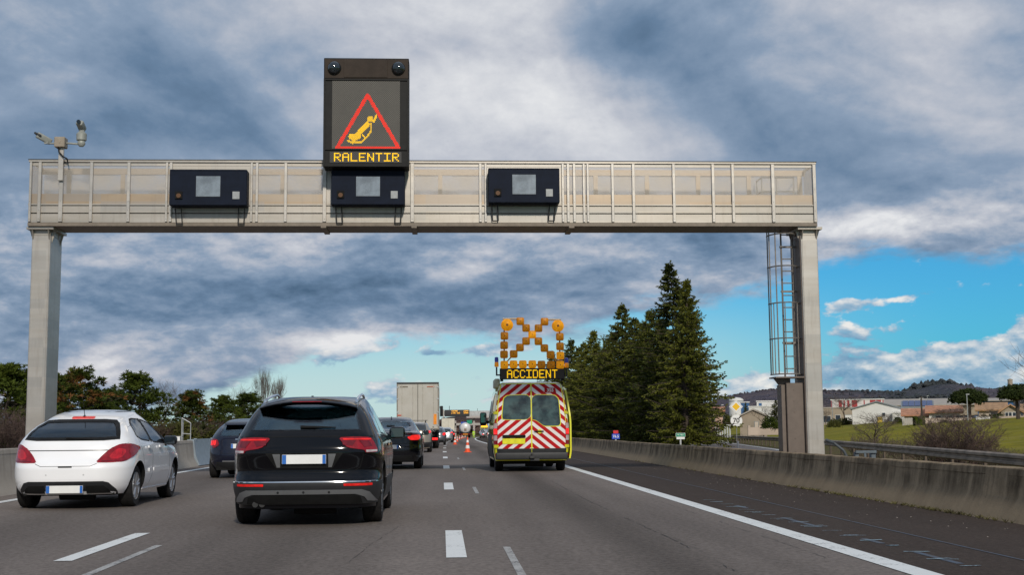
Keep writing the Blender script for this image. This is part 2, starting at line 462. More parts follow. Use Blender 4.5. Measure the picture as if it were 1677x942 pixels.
M_BLACK = mat('black plastic', (0.010, 0.010, 0.010), 0.55, 0, 0.2, 8, spec=.2)
M_MATTE = mat('matte black', (0.010, 0.010, 0.010), 0.85, 0, 0.2, 8, spec=.2)
M_BROWNH = mat('sign hood', (0.040, 0.029, 0.022), 0.6, 0, 0.15, 3, spec=.15)
M_RUB = mat('tyre rubber', (0.013, 0.012, 0.012), 0.8, 0, 0.3, 20, spec=.3)
M_ALLOY = mat('alloy', (0.48, 0.48, 0.49), 0.3, 0.8, 0.05)
M_STEELW = mat('dark wheel', (0.10, 0.10, 0.105), 0.45, 0.5, 0.05)
M_CHROME = mat('chrome', (0.72, 0.74, 0.76), 0.12, 1.0, 0.03)
M_SILV = mat('satin silver trim', (0.26, 0.27, 0.28), 0.35, 0.6, 0.05)
M_PLATE = mat('plate white', (0.82, 0.82, 0.80), 0.4, 0, 0.03)
M_PBLUE = mat('plate blue', (0.02, 0.14, 0.50), 0.4, 0, 0.05)
M_CHAR = mat('charcoal plastic', (0.020, 0.021, 0.023), 0.5, 0, 0.15, 5)
M_SEAT = mat('seat fabric', (0.018, 0.019, 0.022), 0.85, 0, 0.2, 12)
M_AMBERL = mat('amber lit display', (0.95, 0.54, 0.008), 0.7, 0, 0.06, 40, emit=1.0, spec=.05)
M_REDL = mat('red lit display', (0.80, 0.016, 0.004), 0.7, 0, 0.1, 40, emit=1.05, spec=.05)

def carpaint(name, c, metal=0.25, rough=0.28, fl=0.06):
    return mat(name, c, rough, metal, fl, 1.2, coat=1.0)
P_BLACK = mat('black car paint', (0.0018, 0.002, 0.0034), .10, 0, .05, 1.2, coat=.0, spec=.42)
P_WHITE = carpaint('white car paint', (0.90, 0.90, 0.91), 0.0, 0.35, .02)
P_NAVY = mat('dark blue car paint', (0.005, 0.007, 0.020), .22, 0, .05, 1.2, coat=.55, spec=.4)
P_DARK = mat('dark grey car paint', (0.005, 0.006, 0.010), .22, 0, .05, 1.2, coat=.55, spec=.4)
P_BEIGE = carpaint('beige car paint', (0.30, 0.26, 0.20), 0.4)
P_GREY = carpaint('grey car paint', (0.14, 0.15, 0.165), 0.5)
P_SILVER = carpaint('silver car paint', (0.46, 0.47, 0.48), 0.6)
P_YELL = carpaint('safety yellow paint', (0.76, 0.73, 0.012), 0.0, 0.4)
P_TRUCKW = mat('dirty white panel', (0.54, 0.515, 0.46), 0.6, 0, 0.10, 1.1, c2=(0.43, 0.405, 0.35), detail=6, spec=.2)

def glass_mat(name, tint, gl=0.10):
    M = bpy.data.materials.new(name); M.use_nodes = True; nt = M.node_tree; nt.nodes.clear(); V.nt = nt
    o = nt.nodes.new('ShaderNodeOutputMaterial'); mx = nt.nodes.new('ShaderNodeMixShader')
    tr = nt.nodes.new('ShaderNodeBsdfTransparent'); tr.inputs[0].default_value = (*tint, 1)
    g = nt.nodes.new('ShaderNodeBsdfGlossy'); g.inputs['Roughness'].default_value = 0.015; g.inputs[0].default_value = (.9, .95, 1, 1)
    fr = nt.nodes.new('ShaderNodeFresnel'); fr.inputs[0].default_value = 1.5
    f = V(fr.outputs[0]) * 0.9 + gl
    nt.links.new(f.k, mx.inputs[0]); nt.links.new(tr.outputs[0], mx.inputs[1]); nt.links.new(g.outputs[0], mx.inputs[2]); nt.links.new(mx.outputs[0], o.inputs[0])
    MATS[name] = M; return M
G_TINT = glass_mat('tinted car glass', (0.58, 0.78, 0.82), 0.035)
G_CLEAR = glass_mat('clear car glass', (0.66, 0.78, 0.78), 0.02)
G_DKT = glass_mat('dark tinted car glass', (0.30, 0.42, 0.46), 0.03)
G_DARK = mat('dark glass', (0.010, 0.016, 0.020), 0.04, 0, 0.1, 2, spec=0.8, coat=0.5)
G_PALE = mat('reflective sensor glass', (0.50, 0.51, 0.48), 0.08, 0.75, 0.25, 2.5)
def lamp_mat(name, c, em): return mat(name, c, 0.18, 0, 0.25, 9, coat=0.35, spec=.4, emit=em)
L_RED = lamp_mat('red lamp lens', (0.25, 0.004, 0.011), 0.04)
L_REDON = lamp_mat('red lamp lit', (0.95, 0.02, 0.02), 0.9)
L_REFL = lamp_mat('red reflector', (0.80, 0.018, 0.014), 0.0)
L_DARKR = lamp_mat('dark red lamp lens', (0.13, 0.004, 0.010), 0.02)
L_CLEAR = lamp_mat('clear lamp lens', (0.52, 0.46, 0.46), 0.0)
L_ORANGE = lamp_mat('orange lamp lens', (0.90, 0.30, 0.01), 0.25)

# ------------------------------------------------------------------ ground, roads, markings
def strip(name, m, x0, x1, y0, y1, zo, step=4.0, curve=True, parent=None):
    vs, fs = [], []; n = max(1, int((y1 - y0) / step))
    for i in range(n + 1):
        y = y0 + (y1 - y0) * i / n; o = xc(y) if curve else 0
        vs += [(x0 + o, y, zr(y) + zo), (x1 + o, y, zr(y) + zo)]
    for i in range(n): fs.append((2 * i, 2 * i + 1, 2 * i + 3, 2 * i + 2))
    return pymesh(name, vs, fs, m, parent)
xs = [-3000, -1200, -500, -250, -140, -90, -60] + [-44 + 2 * i for i in range(9)] + [-26, -24, 7.0, 7.6, 8.2, 9, 9.8, 10.6] + [11.5 + 1.5 * i for i in range(60)] + [105, 115, 130, 150, 180, 230, 320, 500, 900, 1600, 3200]
ys = [-60 + 4 * i for i in range(36)] + [88 + 6 * i for i in range(36)] + [320, 350, 400, 500, 700, 1000, 1500, 2200, 3200, 4200]
vs = [(x, y, gz(x, y)) for y in ys for x in xs]; nx = len(xs)
fs = [(j * nx + i, j * nx + i + 1, (j + 1) * nx + i + 1, (j + 1) * nx + i) for j in range(len(ys) - 1) for i in range(nx - 1)]
structure(pymesh('ground', vs, fs, M_GROUND, smoothf=True))
structure(strip('motorway', M_ASPH, -8.9, 3.78, -30, 430, 0.0))
structure(strip('hard_shoulder', M_SHLD, 3.78, 7.5, -30, 430, 0.0))
structure(strip('opposite_carriageway', M_ASPH, -24.5, -8.9, -30, 430, 0.0))
# slip road
vs, fs = [], []
for i in range(70):
    y = 4 + 4.0 * i; a = max(7.9, xg(y) - 6.6); b_ = max(8.6, xg(y) - 1.3)
    vs += [(a, y, gz(a, y) + 0.07), ((a + b_) / 2, y, gz((a + b_) / 2, y) + 0.07), (b_, y, gz(b_, y) + 0.07)]
for i in range(69):
    for q in (0, 1): fs.append((3 * i + q, 3 * i + q + 1, 3 * i + q + 4, 3 * i + q + 3))
structure(pymesh('slip_road', vs, fs, M_RAMP))
vs, fs = [], []
for i in range(120):
    y = 8 + 2.0 * i; a = xg(y) - 1.95
    vs += [(a, y, gz(a, y) + 0.085), (a + .16, y, gz(a + .16, y) + 0.085)]
    if i: fs.append((2 * i - 2, 2 * i - 1, 2 * i + 1, 2 * i))
structure(pymesh('slip_road_edge_line', vs, fs, M_LINE))
structure(strip('edge_line', M_LINE, 3.69, 3.93, -20, 400, 0.006))
structure(strip('edge_line', M_LINE, -7.62, -7.42, -20, 400, 0.006))
def dash_set(name, m, xa, w, y0, period, n, ln=3.1, dz=0.006):
    b = bmesh.new()
    for i in range(n):
        y = y0 + period * i
        for (ya, yb) in ((y, y + ln),):
            v = [b.verts.new((xa + sx * w / 2 + xc(yy), yy, zr(yy) + dz)) for sx, yy in ((-1, ya), (1, ya), (1, yb), (-1, yb))]
            b.faces.new(v)
    me = bpy.data.meshes.new(name); b.to_mesh(me); b.free(); me.materials.append(m); return structure(link(name, me))
dash_set('lane_dashes', M_LINE, 0.13, 0.19, -14.3, 13.0, 26)
dash_set('lane_dashes', M_LINE, -3.48, 0.17, -14.1, 13.0, 26)
dash_set('old_lane_dashes', M_GHOST, 0.64, 0.07, -15.9, 13.0, 6, 2.6, 0.004)
dash_set('old_lane_dashes', M_GHOST, -2.94, 0.08, -15.6, 13.0, 6, 3.0, 0.004)
structure(strip('surveying_line', M_BLUEP, 5.02, 5.05, 4, 60, 0.004))
b = bmesh.new(); random.seed(3)
for i in range(17):
    y = 10.4 + i * 0.62; x = 4.42 - .008 * i + random.uniform(-.03, .03)
    for q in range(1 + (i % 2)):
        a = random.uniform(-.25, .25); l = random.uniform(.12, .30); w = random.uniform(.008, .02); ya = y + random.uniform(-.1, .1)
        dx_, dy_ = math.cos(a) * l / 2, math.sin(a) * l / 2
        b.faces.new([b.verts.new(p) for p in ((x - dx_, ya - dy_ - w, .006), (x + dx_, ya + dy_ - w, .006), (x + dx_, ya + dy_ + w, .006), (x - dx_, ya - dy_ + w, .006))])
me = bpy.data.meshes.new('paint_marks'); b.to_mesh(me); b.free(); me.materials.append(M_SCRIB); structure(link('paint_marks', me))
for ya, yb in ((10.6, 11.6), (12.5, 13.1), (14.6, 16.2), (18.1, 18.8)): structure(strip('paint_smear', M_BLUEP, 4.36, 4.43, ya, yb, 0.003, .5))

def crack(name, pts, w, seed):
    rng = random.Random(seed); vs, fs = [], []; x, y = pts[0]
    for (xa, ya), (xb, yb) in zip(pts[:-1], pts[1:]):
        n = int(abs(yb - ya) / .12)
        for i in range(n):
            f = i / n; cx = xa + (xb - xa) * f + rng.uniform(-.012, .012); ww = w * rng.uniform(.25, 1.1); yy = ya + (yb - ya) * f
            vs += [(cx - ww, yy, .003), (cx + ww, yy, .003)]
    for i in range(len(vs) // 2 - 1):
        if rng.random() < .80 and math.sin(i * .13 + seed) > -.7: fs.append((2 * i, 2 * i + 1, 2 * i + 3, 2 * i + 2))
    structure(pymesh(name, vs, fs, M_SEAM))
M_SEAM = mat('tar seam', (0.035, 0.030, 0.027), .8, 0, .3, 9)
crack('road_crack', [(2.35, 8), (2.42, 13), (2.36, 21), (2.5, 34)], .007, 1); crack('road_crack', [(3.42, 8), (3.46, 20)], .004, 2); crack('road_crack', [(-.98, 9), (-.75, 13), (-.45, 16.5)], .004, 3)
# ------------------------------------------------------------------ concrete barriers
def barrier(name, label, m, xb, side, y0, y1, h, step, lip=True, jag=0.0, seed=1):
    """New Jersey profile; side=+1: face towards -X, wall body towards +X"""
    prof = [(0, 0), (0.05, 0.08), (0.17, 0.28), (0.22, h - 0.10), (0.215, h - 0.095), (0.23, h - 0.015), (0.245, h), (0.42, h), (0.44, h - 0.02), (0.47, .3), (0.62, 0)]
    b = bmesh.new(); rows = []; n = int((y1 - y0) / step); random.seed(seed)
    for i in range(n + 1):
        y = y0 + (y1 - y0) * i / n
        rows.append([b.verts.new((xb + side * (px + random.uniform(-jag, jag)) + xc(y), y, zr(y) - (0.04 if k in (0, len(prof) - 1) else 0) + pz + (random.uniform(-jag, jag) if k > 2 else 0))) for k, (px, pz) in enumerate(prof)])
    for A, B in zip(rows[:-1], rows[1:]):
        for k in range(len(prof) - 1): b.faces.new((A[k], A[k + 1], B[k + 1], B[k]))
    b.faces.new(rows[0]); b.faces.new(rows[-1])
    bmesh.ops.recalc_face_normals(b, faces=b.faces[:])
    me = bpy.data.meshes.new(name); b.to_mesh(me); b.free(); me.materials.append(m)
    me.polygons.foreach_set('use_smooth', [True] * len(me.polygons)); me.set_sharp_from_angle(angle=R_(28))
    o = link(name, me); return tag(o, label, 'barrier')
barrier('concrete_barrier', 'long weathered concrete barrier with dark streaks along the right hard shoulder', M_WALL_R, 6.80, 1, -8, 380, 0.64, 0.5, jag=0.006)
barrier('concrete_barrier', 'pale concrete median barrier behind the white hatchback', M_WALL_L, -8.2, -1, -8, 43.2, 0.87, 1.0, jag=0.003)
barrier('concrete_barrier', 'pale concrete median barrier continuing beyond the blue-grey steel panel', M_WALL_L, -8.2, -1, 50.2, 380, 0.87, 2.0, jag=0.003)
pb = MB()
M_BSTEEL = mat('blue grey steel', (0.27, 0.32, 0.36), 0.45, 0.4, 0.1)
pb.prism([(-8.18, 0.02), (-8.32, .36), (-8.40, .90), (-8.62, .90), (-8.72, .36), (-8.82, .02)], 'Y', 43.25, 50.15)
for y in (43.6, 46.7, 49.8): pb.bx(-8.46, -8.36, y - .04, y + .04, .90, .93)
o = pb.done('steel_barrier_panel', M_BSTEEL); tag(o, 'blue-grey steel barrier panel closing the gap in the median wall beside the dark blue hatchback', 'barrier')
# weeds in the joint at the foot of the barrier
random.seed(11); vs, fs = [], []
for i in range(260):
    y = random.choice((random.uniform(9, 45), random.gauss(17, 1.0), random.gauss(13.5, .4), random.gauss(22, 1.2))); x = 6.79 + xc(y) + random.uniform(-.06, .03)
    for q in range(7):
        a = random.uniform(0, 2 * PI); l = random.uniform(.02, .075); w = .006
        dx_, dy_ = math.cos(a) * l * .9, math.sin(a) * l * .9; n = len(vs)
        vs += [(x - w, y, 0), (x + w, y, 0), (x + dx_, y + dy_, l * .8)]; fs.append((n, n + 1, n + 2))
o = pymesh('weeds', vs, fs, mat('weeds', (0.075, 0.068, 0.02), .9, 0, .5, 3)); structure(o, 'stuff'); tag(o, 'small weeds growing in the joint at the foot of the right concrete barrier', 'weeds')
# loose grit on the shoulder
vs, fs = [], []
for i in range(170):
    y = random.uniform(7, 40); x = 6.75 - abs(random.gauss(0, .8)); s = random.uniform(.004, .010); n = len(vs)
    if x < 4.3: continue
    vs += [(x - s, y - s, .004), (x + s, y - s, .004), (x + s, y + s, .004), (x - s, y + s, .004), (x, y, .004 + s)]
    fs += [(n, n + 1, n + 4), (n + 1, n + 2, n + 4), (n + 2, n + 3, n + 4), (n + 3, n, n + 4)]
o = pymesh('grit', vs, fs, mat('grit', (0.22, 0.19, 0.165), .9, 0, .3, 9)); structure(o, 'stuff'); tag(o, 'pale grit scattered over the dark hard shoulder', 'grit')

# ------------------------------------------------------------------ crash barrier of the slip road
def guardrail():
    t = thing('guardrail', 'long weathered W-beam guardrail along the slip road in front of the field', 'guardrail', (0, 0, 0))
    prof = [(0, .46), (-.07, .50), (-.07, .56), (0, .60), (0, .64), (-.07, .68), (-.07, .75), (0, .79), (.02, .79), (.02, .46)]
    b = bmesh.new(); rows = []
    for i in range(112):
        y = 10 + 2.0 * i; x = xg(y); z = gz(x, y)
        rows.append([b.verts.new((x + p, y, z + q)) for p, q in prof])
    for A, B in zip(rows[:-1], rows[1:]):
        for k in range(len(prof)): b.faces.new((A[k], A[(k + 1) % len(prof)], B[(k + 1) % len(prof)], B[k]))
    bmesh.ops.recalc_face_normals(b, faces=b.faces[:])
    me = bpy.data.meshes.new('beam'); b.to_mesh(me); b.free(); me.materials.append(M_RAILM); link('beam', me, t)
    first = None
    for i in range(56):
        y = 12 + 4.0 * i; x = xg(y) + .07
        if first is None:
            q = MB(); q.bx(-.04, .04, -.05, .05, -.3, .72); first = q.done('post', mat('rusty post', (.10, .075, .055), .8), t)
            pm = first
        else: pm = first.copy(); COL.objects.link(pm); pm.parent = t
        pm.location = (x, y, gz(x, y))
guardrail()
# ------------------------------------------------------------------ sign gantry
def mesh_screen_mat():
    M = bpy.data.materials.new('expanded metal mesh'); M.use_nodes = True; nt = M.node_tree; V.nt = nt
    b = nt.nodes['Principled BSDF']; b.inputs['Base Color'].default_value = (.42, .375, .32, 1); b.inputs['Metallic'].default_value = .3; b.inputs['Roughness'].default_value = .5
    v, x, y, z = coords(nt)
    a = V.m('SINE', (x + y + z * 0.62) * 105.0); c = V.m('SINE', (x + y - z * 0.62) * 105.0)
    d = V.m('MINIMUM', V.m('ABSOLUTE', a), V.m('ABSOLUTE', c))
    hole = V.m('GREATER_THAN', d, 0.50)
    tr = nt.nodes.new('ShaderNodeBsdfTransparent'); mx = nt.nodes.new('ShaderNodeMixShader')
    nt.links.new(hole.k, mx.inputs[0]); nt.links.new(b.outputs[0], mx.inputs[1]); nt.links.new(tr.outputs[0], mx.inputs[2])
    nt.links.new(mx.outputs[0], nt.nodes['Material Output'].inputs[0]); return M
M_MESH = mesh_screen_mat()
GY = 28.0; X0, X1 = -9.17, 8.62
gan = thing('sign_gantry', 'aluminium gantry on two box columns spanning the motorway with mesh walkway', 'gantry', (0, 0, 0))
q = MB()
q.bx(X0, X1, GY, GY + .03, 5.82, 6.02, .004).bx(X0, X1, GY, GY + .03, 6.04, 6.20, .004)
q.bx(X0, X1, GY + .92, GY + .95, 5.82, 6.20).bx(X0, X0 + .03, GY + .03, GY + .92, 5.82, 6.20).bx(X1 - .03, X1, GY + .03, GY + .92, 5.82, 6.20)
q.bx(X0, X1, GY - .03, GY + .03, 6.21, 6.24)
q.done('beam_panel', M_ALU, gan)
q = MB(); q.bx(X0 + .03, X1 - .03, GY + .035, GY + .045, 5.82, 6.235).bx(X0 - .03, X1 + .03, GY - .04, GY + .06, 7.2355, 7.25); q.done('seam_shade_edge_strip', M_DKM, gan)  # dark backing painted in as seam shadow between planks, plus dark top edge line
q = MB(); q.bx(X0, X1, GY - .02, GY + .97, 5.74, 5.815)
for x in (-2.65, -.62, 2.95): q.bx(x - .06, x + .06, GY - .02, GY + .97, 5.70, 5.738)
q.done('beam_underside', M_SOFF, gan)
q = MB(); q.bx(X0 + .02, X1 - .02, GY + .012, GY + .026, 6.245, 6.47).bx(X0 + .02, X1 - .02, GY + .935, GY + .945, 6.205, 6.46)
q.done('kick_plate', M_TAN, gan)
q = MB(); q.bx(X0 - .02, X1 + .02, GY - .03, GY + .05, 7.185, 7.235, .006).bx(X0 + .02, X1 - .02, GY + .005, GY + .03, 7.11, 7.18)
q.bx(X0 - .02, X0 + .03, GY + .055, GY + .87, 7.185, 7.235).bx(X1 - .03, X1 + .02, GY + .055, GY + .87, 7.185, 7.235)
q.done('top_rail', M_ALU, gan)
q = MB(); q.bx(X0 - .02, X1 + .02, GY + .90, GY + .96, 7.10, 7.235)
x = X0 + .6
while x < X1: q.bx(x - .05, x + .05, GY + .90, GY + .93, 6.21, 7.095); x += 1.22
q.done('back_rail', M_TAN, gan)
q = MB(); q.quad((X0 + .03, GY + .016, 6.47), (X1 - .03, GY + .016, 6.47), (X1 - .03, GY + .016, 7.11), (X0 + .03, GY + .016, 7.11)); q.done('mesh_screen', M_MESH, gan, 0)
q = MB(); q.quad((X0 + .03, GY + .94, 6.46), (X1 - .03, GY + .94, 6.46), (X1 - .03, GY + .94, 7.10), (X0 + .03, GY + .94, 7.10)); q.done('mesh_screen', M_MESH, gan, 0)
for xx in (X0 + .012, X1 - .012):
    q = MB(); q.quad((xx, GY + .05, 6.2), (xx, GY + .90, 6.2), (xx, GY + .90, 7.18), (xx, GY + .05, 7.18)); q.done('mesh_screen', M_MESH, gan, 0)
for xx, w in ((-9.13, .05), (-8.93, .07), (-8.46, .09), (-7.80, .07), (-6.98, .07), (-6.14, .05), (-6.05, .06), (-4.26, .05), (-4.14, .06), (-3.5, .065), (-2.63, .08), (-.66, .08), (.88, .06), (1.0, .05), (2.76, .05), (2.88, .06), (3.02, .06), (3.24, .05), (3.33, .05), (3.9, .06), (4.38, .065), (5.31, .065), (6.22, .065), (6.68, .065), (7.61, .075), (8.58, .075)):
    q = MB(); q.bx(xx - w / 2, xx + w / 2, GY - .05, GY - .002, 5.83, 7.18, .005)
    for zz in (5.9, 6.1, 6.30, 6.6, 6.9): q.cyl((xx, GY - .05, zz), (xx, GY - .06, zz), .010, n=6)
    q.done('upright', M_ALUB, gan)
for xa, xb in ((-6.02, -4.28), (-2.6, -.7), (1.03, 2.73)):
    q = MB(); q.bx(xa, xb, GY + .002, GY + .011, 6.25, 7.105); q.done('backing_panel', M_ALU, gan)
def column(x0, x1, y0, y1, xo0, xo1):
    q = MB(); q.bx(x0, x1, y0, y1, -.1, 5.56, .012)
    q.bx(x0 + .03, x1 - .03, y0 - .012, y0 - .001, 0.3, 5.50, .003)
    q.bx(x0 - .008, x0 - .001, y0 + .1, y1 - .1, 2.2, 2.205)
    c = q.done('column', M_ALUB, gan)
    q = MB(); q.bx(xo0, xo1, y0 - .12, y1 + .05, 5.675, 5.735, .004).bx(x0 + .01, x1 - .01, y0 + .01, y1 - .01, 5.561, 5.674)
    for xx in (x0 + .03, x1 - .03): q.prism([(y0 - .10, 5.67), (y0 - .0125, 5.67), (y0 - .0125, 5.47)], 'X', xx - .012, xx + .012)
    for yy in (y0 + .1, y1 - .15):
        for sx, xe in ((-1, x0), (1, x1)): q.prism([(xe + sx * .001, 5.67), (xe + sx * .08, 5.67), (xe + sx * .001, 5.40)], 'Y', yy, yy + .02)
    q.done('capital', M_ALU, c)
column(-9.12, -8.71, 28.16, 29.0, -9.21, -8.62)
q = MB(); q.bx(8.255, 8.268, 28.19, 28.98, 0, 5.55); q.done('dark_side_sheet', M_PILB, gan)  # thin brown sheet added to make the column's inner side darker
column(8.27, 8.66, 28.16, 29.0, 8.18, 8.75)
# brown service casing beside the right-hand column, ladder and cage
q = MB(); q.bx(7.86, 8.262, 28.30, 28.75, -.1, 2.16, .01).bx(7.76, 7.85, 28.38, 28.75, -.1, 2.12, .006).bx(7.60, 8.262, 28.2, 28.8, 2.27, 2.30)
q.prism([(7.62, 2.27), (8.0, 2.27), (8.0, 2.16), (7.80, 2.03)], 'Y', 28.45, 28.52)
for zz in (.6, .9, 1.5, 1.75, 2.0): q.cyl((8.03, 28.30, zz), (8.03, 28.288, zz), .012, n=8)
q.done('cable_casing', M_PILB, gan)
q = MB()
for xx in (7.93, 8.20): q.cyl((xx, 28.62, 2.3), (xx, 28.62, 5.74), .022, n=8)
for i in range(12): q.cyl((7.93, 28.62, 2.5 + .285 * i), (8.20, 28.62, 2.5 + .285 * i), .013, n=8)
for zz in (3.1, 4.3, 5.35): q.bx(7.9, 8.26, 28.60, 28.66, zz - .02, zz + .02)
M_CAGE = mat('weathered cage steel', (.20, .18, .16), .55, .3, .12)
lad = q.done('ladder', M_CAGE, gan)
q = MB()
def hoop(z, n=12):
    pts = []
    for i in range(n + 1):
        a = PI * (1.0 + i / n); pts.append(Vector((7.93 + .33 * math.cos(a) + .0, 28.6 + .48 * math.sin(a), z)))
    pts = [Vector((7.60, 28.64, z))] + pts + [Vector((8.26, 28.64, z))]
    return pts
for zz in (2.36, 3.18, 4.0, 4.85, 5.6): q.tube(hoop(zz), .016, 6)
for i in (0, 1, 3): p = hoop(0)[i + 1]; q.cyl((p.x, p.y, 2.36), (p.x, p.y, 5.72), .015, n=6)
for i in (2, 5, 7, 9): p = hoop(0)[i + 1]; q.cyl((p.x, p.y, 2.36), (p.x, p.y, 4.0), .012, n=6)
q.done('safety_cage', M_CAGE, lad)
q = MB()
for zz in (6.62, 6.95):
    q.tube([(7.45, GY + .8, zz), (7.45, GY + .35, zz), (8.2, GY + .35, zz), (8.35, GY + .85, zz)], .018, 6)
for xx, yy in ((7.45, GY + .8), (7.45, GY + .35), (7.8, GY + .35), (8.2, GY + .35), (8.28, GY + .6)): q.cyl((xx, yy, 6.2), (xx, yy, 6.95), .016, n=6)
q.done('hatch_guard', M_GALV, gan)
# drain pipe beside the column foot
q = MB(); q.tube([(8.67, 28.1, .86), (8.82, 28.0, .79), (9.02, 27.95, .62), (9.2, 27.9, .2)], .033, 10)
o = q.done('cable_duct', mat('grey duct', (.05, .06, .068), .6)); tag(o, 'dark grey cable duct curving away from the foot of the right gantry column', 'duct')

# ------------------------------------------------------------------ lane signals
for (xa, xb, za, zb, pos) in ((-6.0, -4.31, 6.14, 6.95, 'leftmost on the gantry'), (-2.45, -.82, 6.16, 6.945, 'directly below the lit warning sign'), (1.05, 2.65, 6.21, 7.0, 'on the gantry right of the lit warning sign')):
    t = thing('lane_signal', 'blank navy signal box with pale pane, ' + pos, 'signal box', ((xa + xb) / 2, 27.6, za), group='lane signals on the gantry')
    w, h = xb - xa, zb - za
    q = MB(); q.bx(-w / 2, w / 2, 0, .34, 0, h, .012).bx(-w / 2 + .02, w / 2 - .02, -.008, -.001, h - .03, h - .01).bx(-w / 2 + .02, w / 2 - .02, -.008, -.001, .01, .03); q.done('housing', M_NAVY, t)
    q = MB(); cx = -w / 2 + w * .50; q.bx(cx - .265, cx + .265, -.012, -.001, h * .24, h * .81, .003); q.done('pane', G_PALE, t)
    q = MB(); q.bx(w / 2 - .31, w / 2 - .155, -.012, -.001, .14, .31, .003); q.done('sensor_window', mat('sensor window', (.42, .42, .40), .2, .3), t)
    q = MB(); q.bx(-w / 2 + .13, -w / 2 + .29, -.03, -.001, .14, .31, .004); e = q.done('sensor', M_MATTE, t)
    q = MB(); q.lathe([(.05, -.05), (.055, -.031), (.001, -.031)], (-w / 2 + .21, 0, .21), 'Y', 16); q.done('lens', mat('amber lens', (.14, .07, .03), .2), e)
    for sx in (-1, 1):
        q = MB()
        for k in (0, .13): q.tube([(sx * (w / 2 - .08 - k), .25, -.001), (sx * (w / 2 - .10 - k), .33, -.36)], .015, 6)
        q.cyl((sx * (w / 2 - .10), .33, -.36), (sx * (w / 2 - .23), .33, -.36), .015, n=6)
        q.done('bracket', M_DKM, t)

# ------------------------------------------------------------------ warning sign
def led_panel_mat(name, c, c2, pitch):
    M, nt, b = nodemat(name); v, x, y, z = coords(nt)
    k = 2 * PI / pitch
    g = V.m('SINE', x * k) * V.m('SINE', z * k); n = noise(v, 3, 4, .6)
    cc = mixc(smooth(g, -.1, .5), c, c2); cc = mixc(smooth(n, .4, .7) * .3, cc, c)
    nt.links.new(cc.k, b.inputs['Base Color']); b.inputs['Roughness'].default_value = .6; return M
vx, vz = -1.665, 6.97
t = thing('warning_sign', 'tall dark LED sign reading RALENTIR under a red triangle with a yellow crashed car', 'road sign', (vx, 27.35, vz))
q = MB(); q.bx(-.945, .945, 0, .5, 0, 2.47, .012)
q.bx(-.945, -.905, -.03, -.001, 0, 1.95).bx(.905, .945, -.03, -.001, 0, 1.95).bx(-.90, .90, -.03, -.001, 0, .07).bx(-.90, .90, -.03, -.001, .42 - .05, .42 - .03).bx(-.945, .945, -.03, -.001, 1.955, 1.99)
q.done('housing', M_BLACK, t)
q = MB(); q.bx(-.93, .93, -.02, -.001, 2.0, 2.44, .006).bx(-.50, .47, -.032, -.021, 2.02, 2.42, .004); q.done('hood', M_BROWNH, t)
for sx in (-.71, .71):
    q = MB(); q.lathe([(.155, -.021), (.15, -.05), (.135, -.09), (.10, -.13), (.05, -.155), (.005, -.16)], (sx, 0, 2.23), 'Y', 24); q.done('dome_lamp', G_DARK, t)
q = MB(); q.bx(-.755, .745, -.012, -.001, .40, 1.94); pan = q.done('display_panel', led_panel_mat('led matrix', (.035, .031, .026), (.125, .115, .095), .048), t)
q = MB(); q.bx(-.80, .78, -.012, -.001, .085, .33); pan2 = q.done('text_panel', led_panel_mat('led text matrix', (.02, .018, .016), (.07, .065, .06), .048), t)
PX = 27.35 / FPX
def pxl(p): w = at(p[0], p[1], 27.33); return (w.x - vx, w.z - vz)
def sdist(p, a, b):
    ax, ay = a; bx_, by_ = b; t_ = max(0, min(1, ((p[0] - ax) * (bx_ - ax) + (p[1] - ay) * (by_ - ay)) / ((bx_ - ax) ** 2 + (by_ - ay) ** 2)))
    return math.hypot(p[0] - ax - t_ * (bx_ - ax), p[1] - ay - t_ * (by_ - ay))
def cpx(x, y): return pxl((500 + x / 2.943, 80 + y / 2.943))
A_, B_, C_ = cpx(300, 222), cpx(152, 478), cpx(451, 478)
def in_red(p): return min(sdist(p, A_, B_), sdist(p, B_, C_), sdist(p, C_, A_)) < .040
W1, W2 = cpx(312, 337), cpx(223, 421)
S = 27.33 / FPX / 2.943
Y_SEG = [(cpx(236, 428), cpx(300, 362), 12.5 * S), (cpx(234, 432), cpx(258, 420), 12 * S), (cpx(207, 443), cpx(228, 452), 5 * S), (cpx(330, 347), cpx(341, 322), 6 * S), (cpx(228, 450), cpx(272, 448), 4 * S), (cpx(272, 448), cpx(315, 402), 4 * S), (cpx(315, 402), cpx(318, 356), 4 * S), (cpx(276, 412), cpx(288, 430), 3.5 * S)]
def in_yel(p): return math.hypot(p[0] - W1[0], p[1] - W1[1]) < 15 * S or math.hypot(p[0] - W2[0], p[1] - W2[1]) < 15 * S or any(sdist(p, a, b) < r for a, b, r in Y_SEG)
br, by = MB(), MB(); pt = .0236
for i in range(64):
    for j in range(65):
        p = (-.755 + pt * (i + .5), .405 + pt * (j + .5)); s = .0082
        dst = br if in_red(p) else by if in_yel(p) else None
        if dst: dst.quad((p[0] - s, -.015, p[1] - s), (p[0] + s, -.015, p[1] - s), (p[0] + s, -.015, p[1] + s), (p[0] - s, -.015, p[1] + s))
br.done('lit_triangle', M_REDL, pan, 0, False); by.done('lit_car_symbol', M_AMBERL, pan, 0, False)
for i, ch in enumerate('RALENTIR'):
    q = MB(); dot_text(q, ch, -.705 + i * 6 * .0305, .118, .0305, .0275, -.015, (.0245, .0215)); q.done('lit_letter', M_AMBERL, pan2, 0, False)

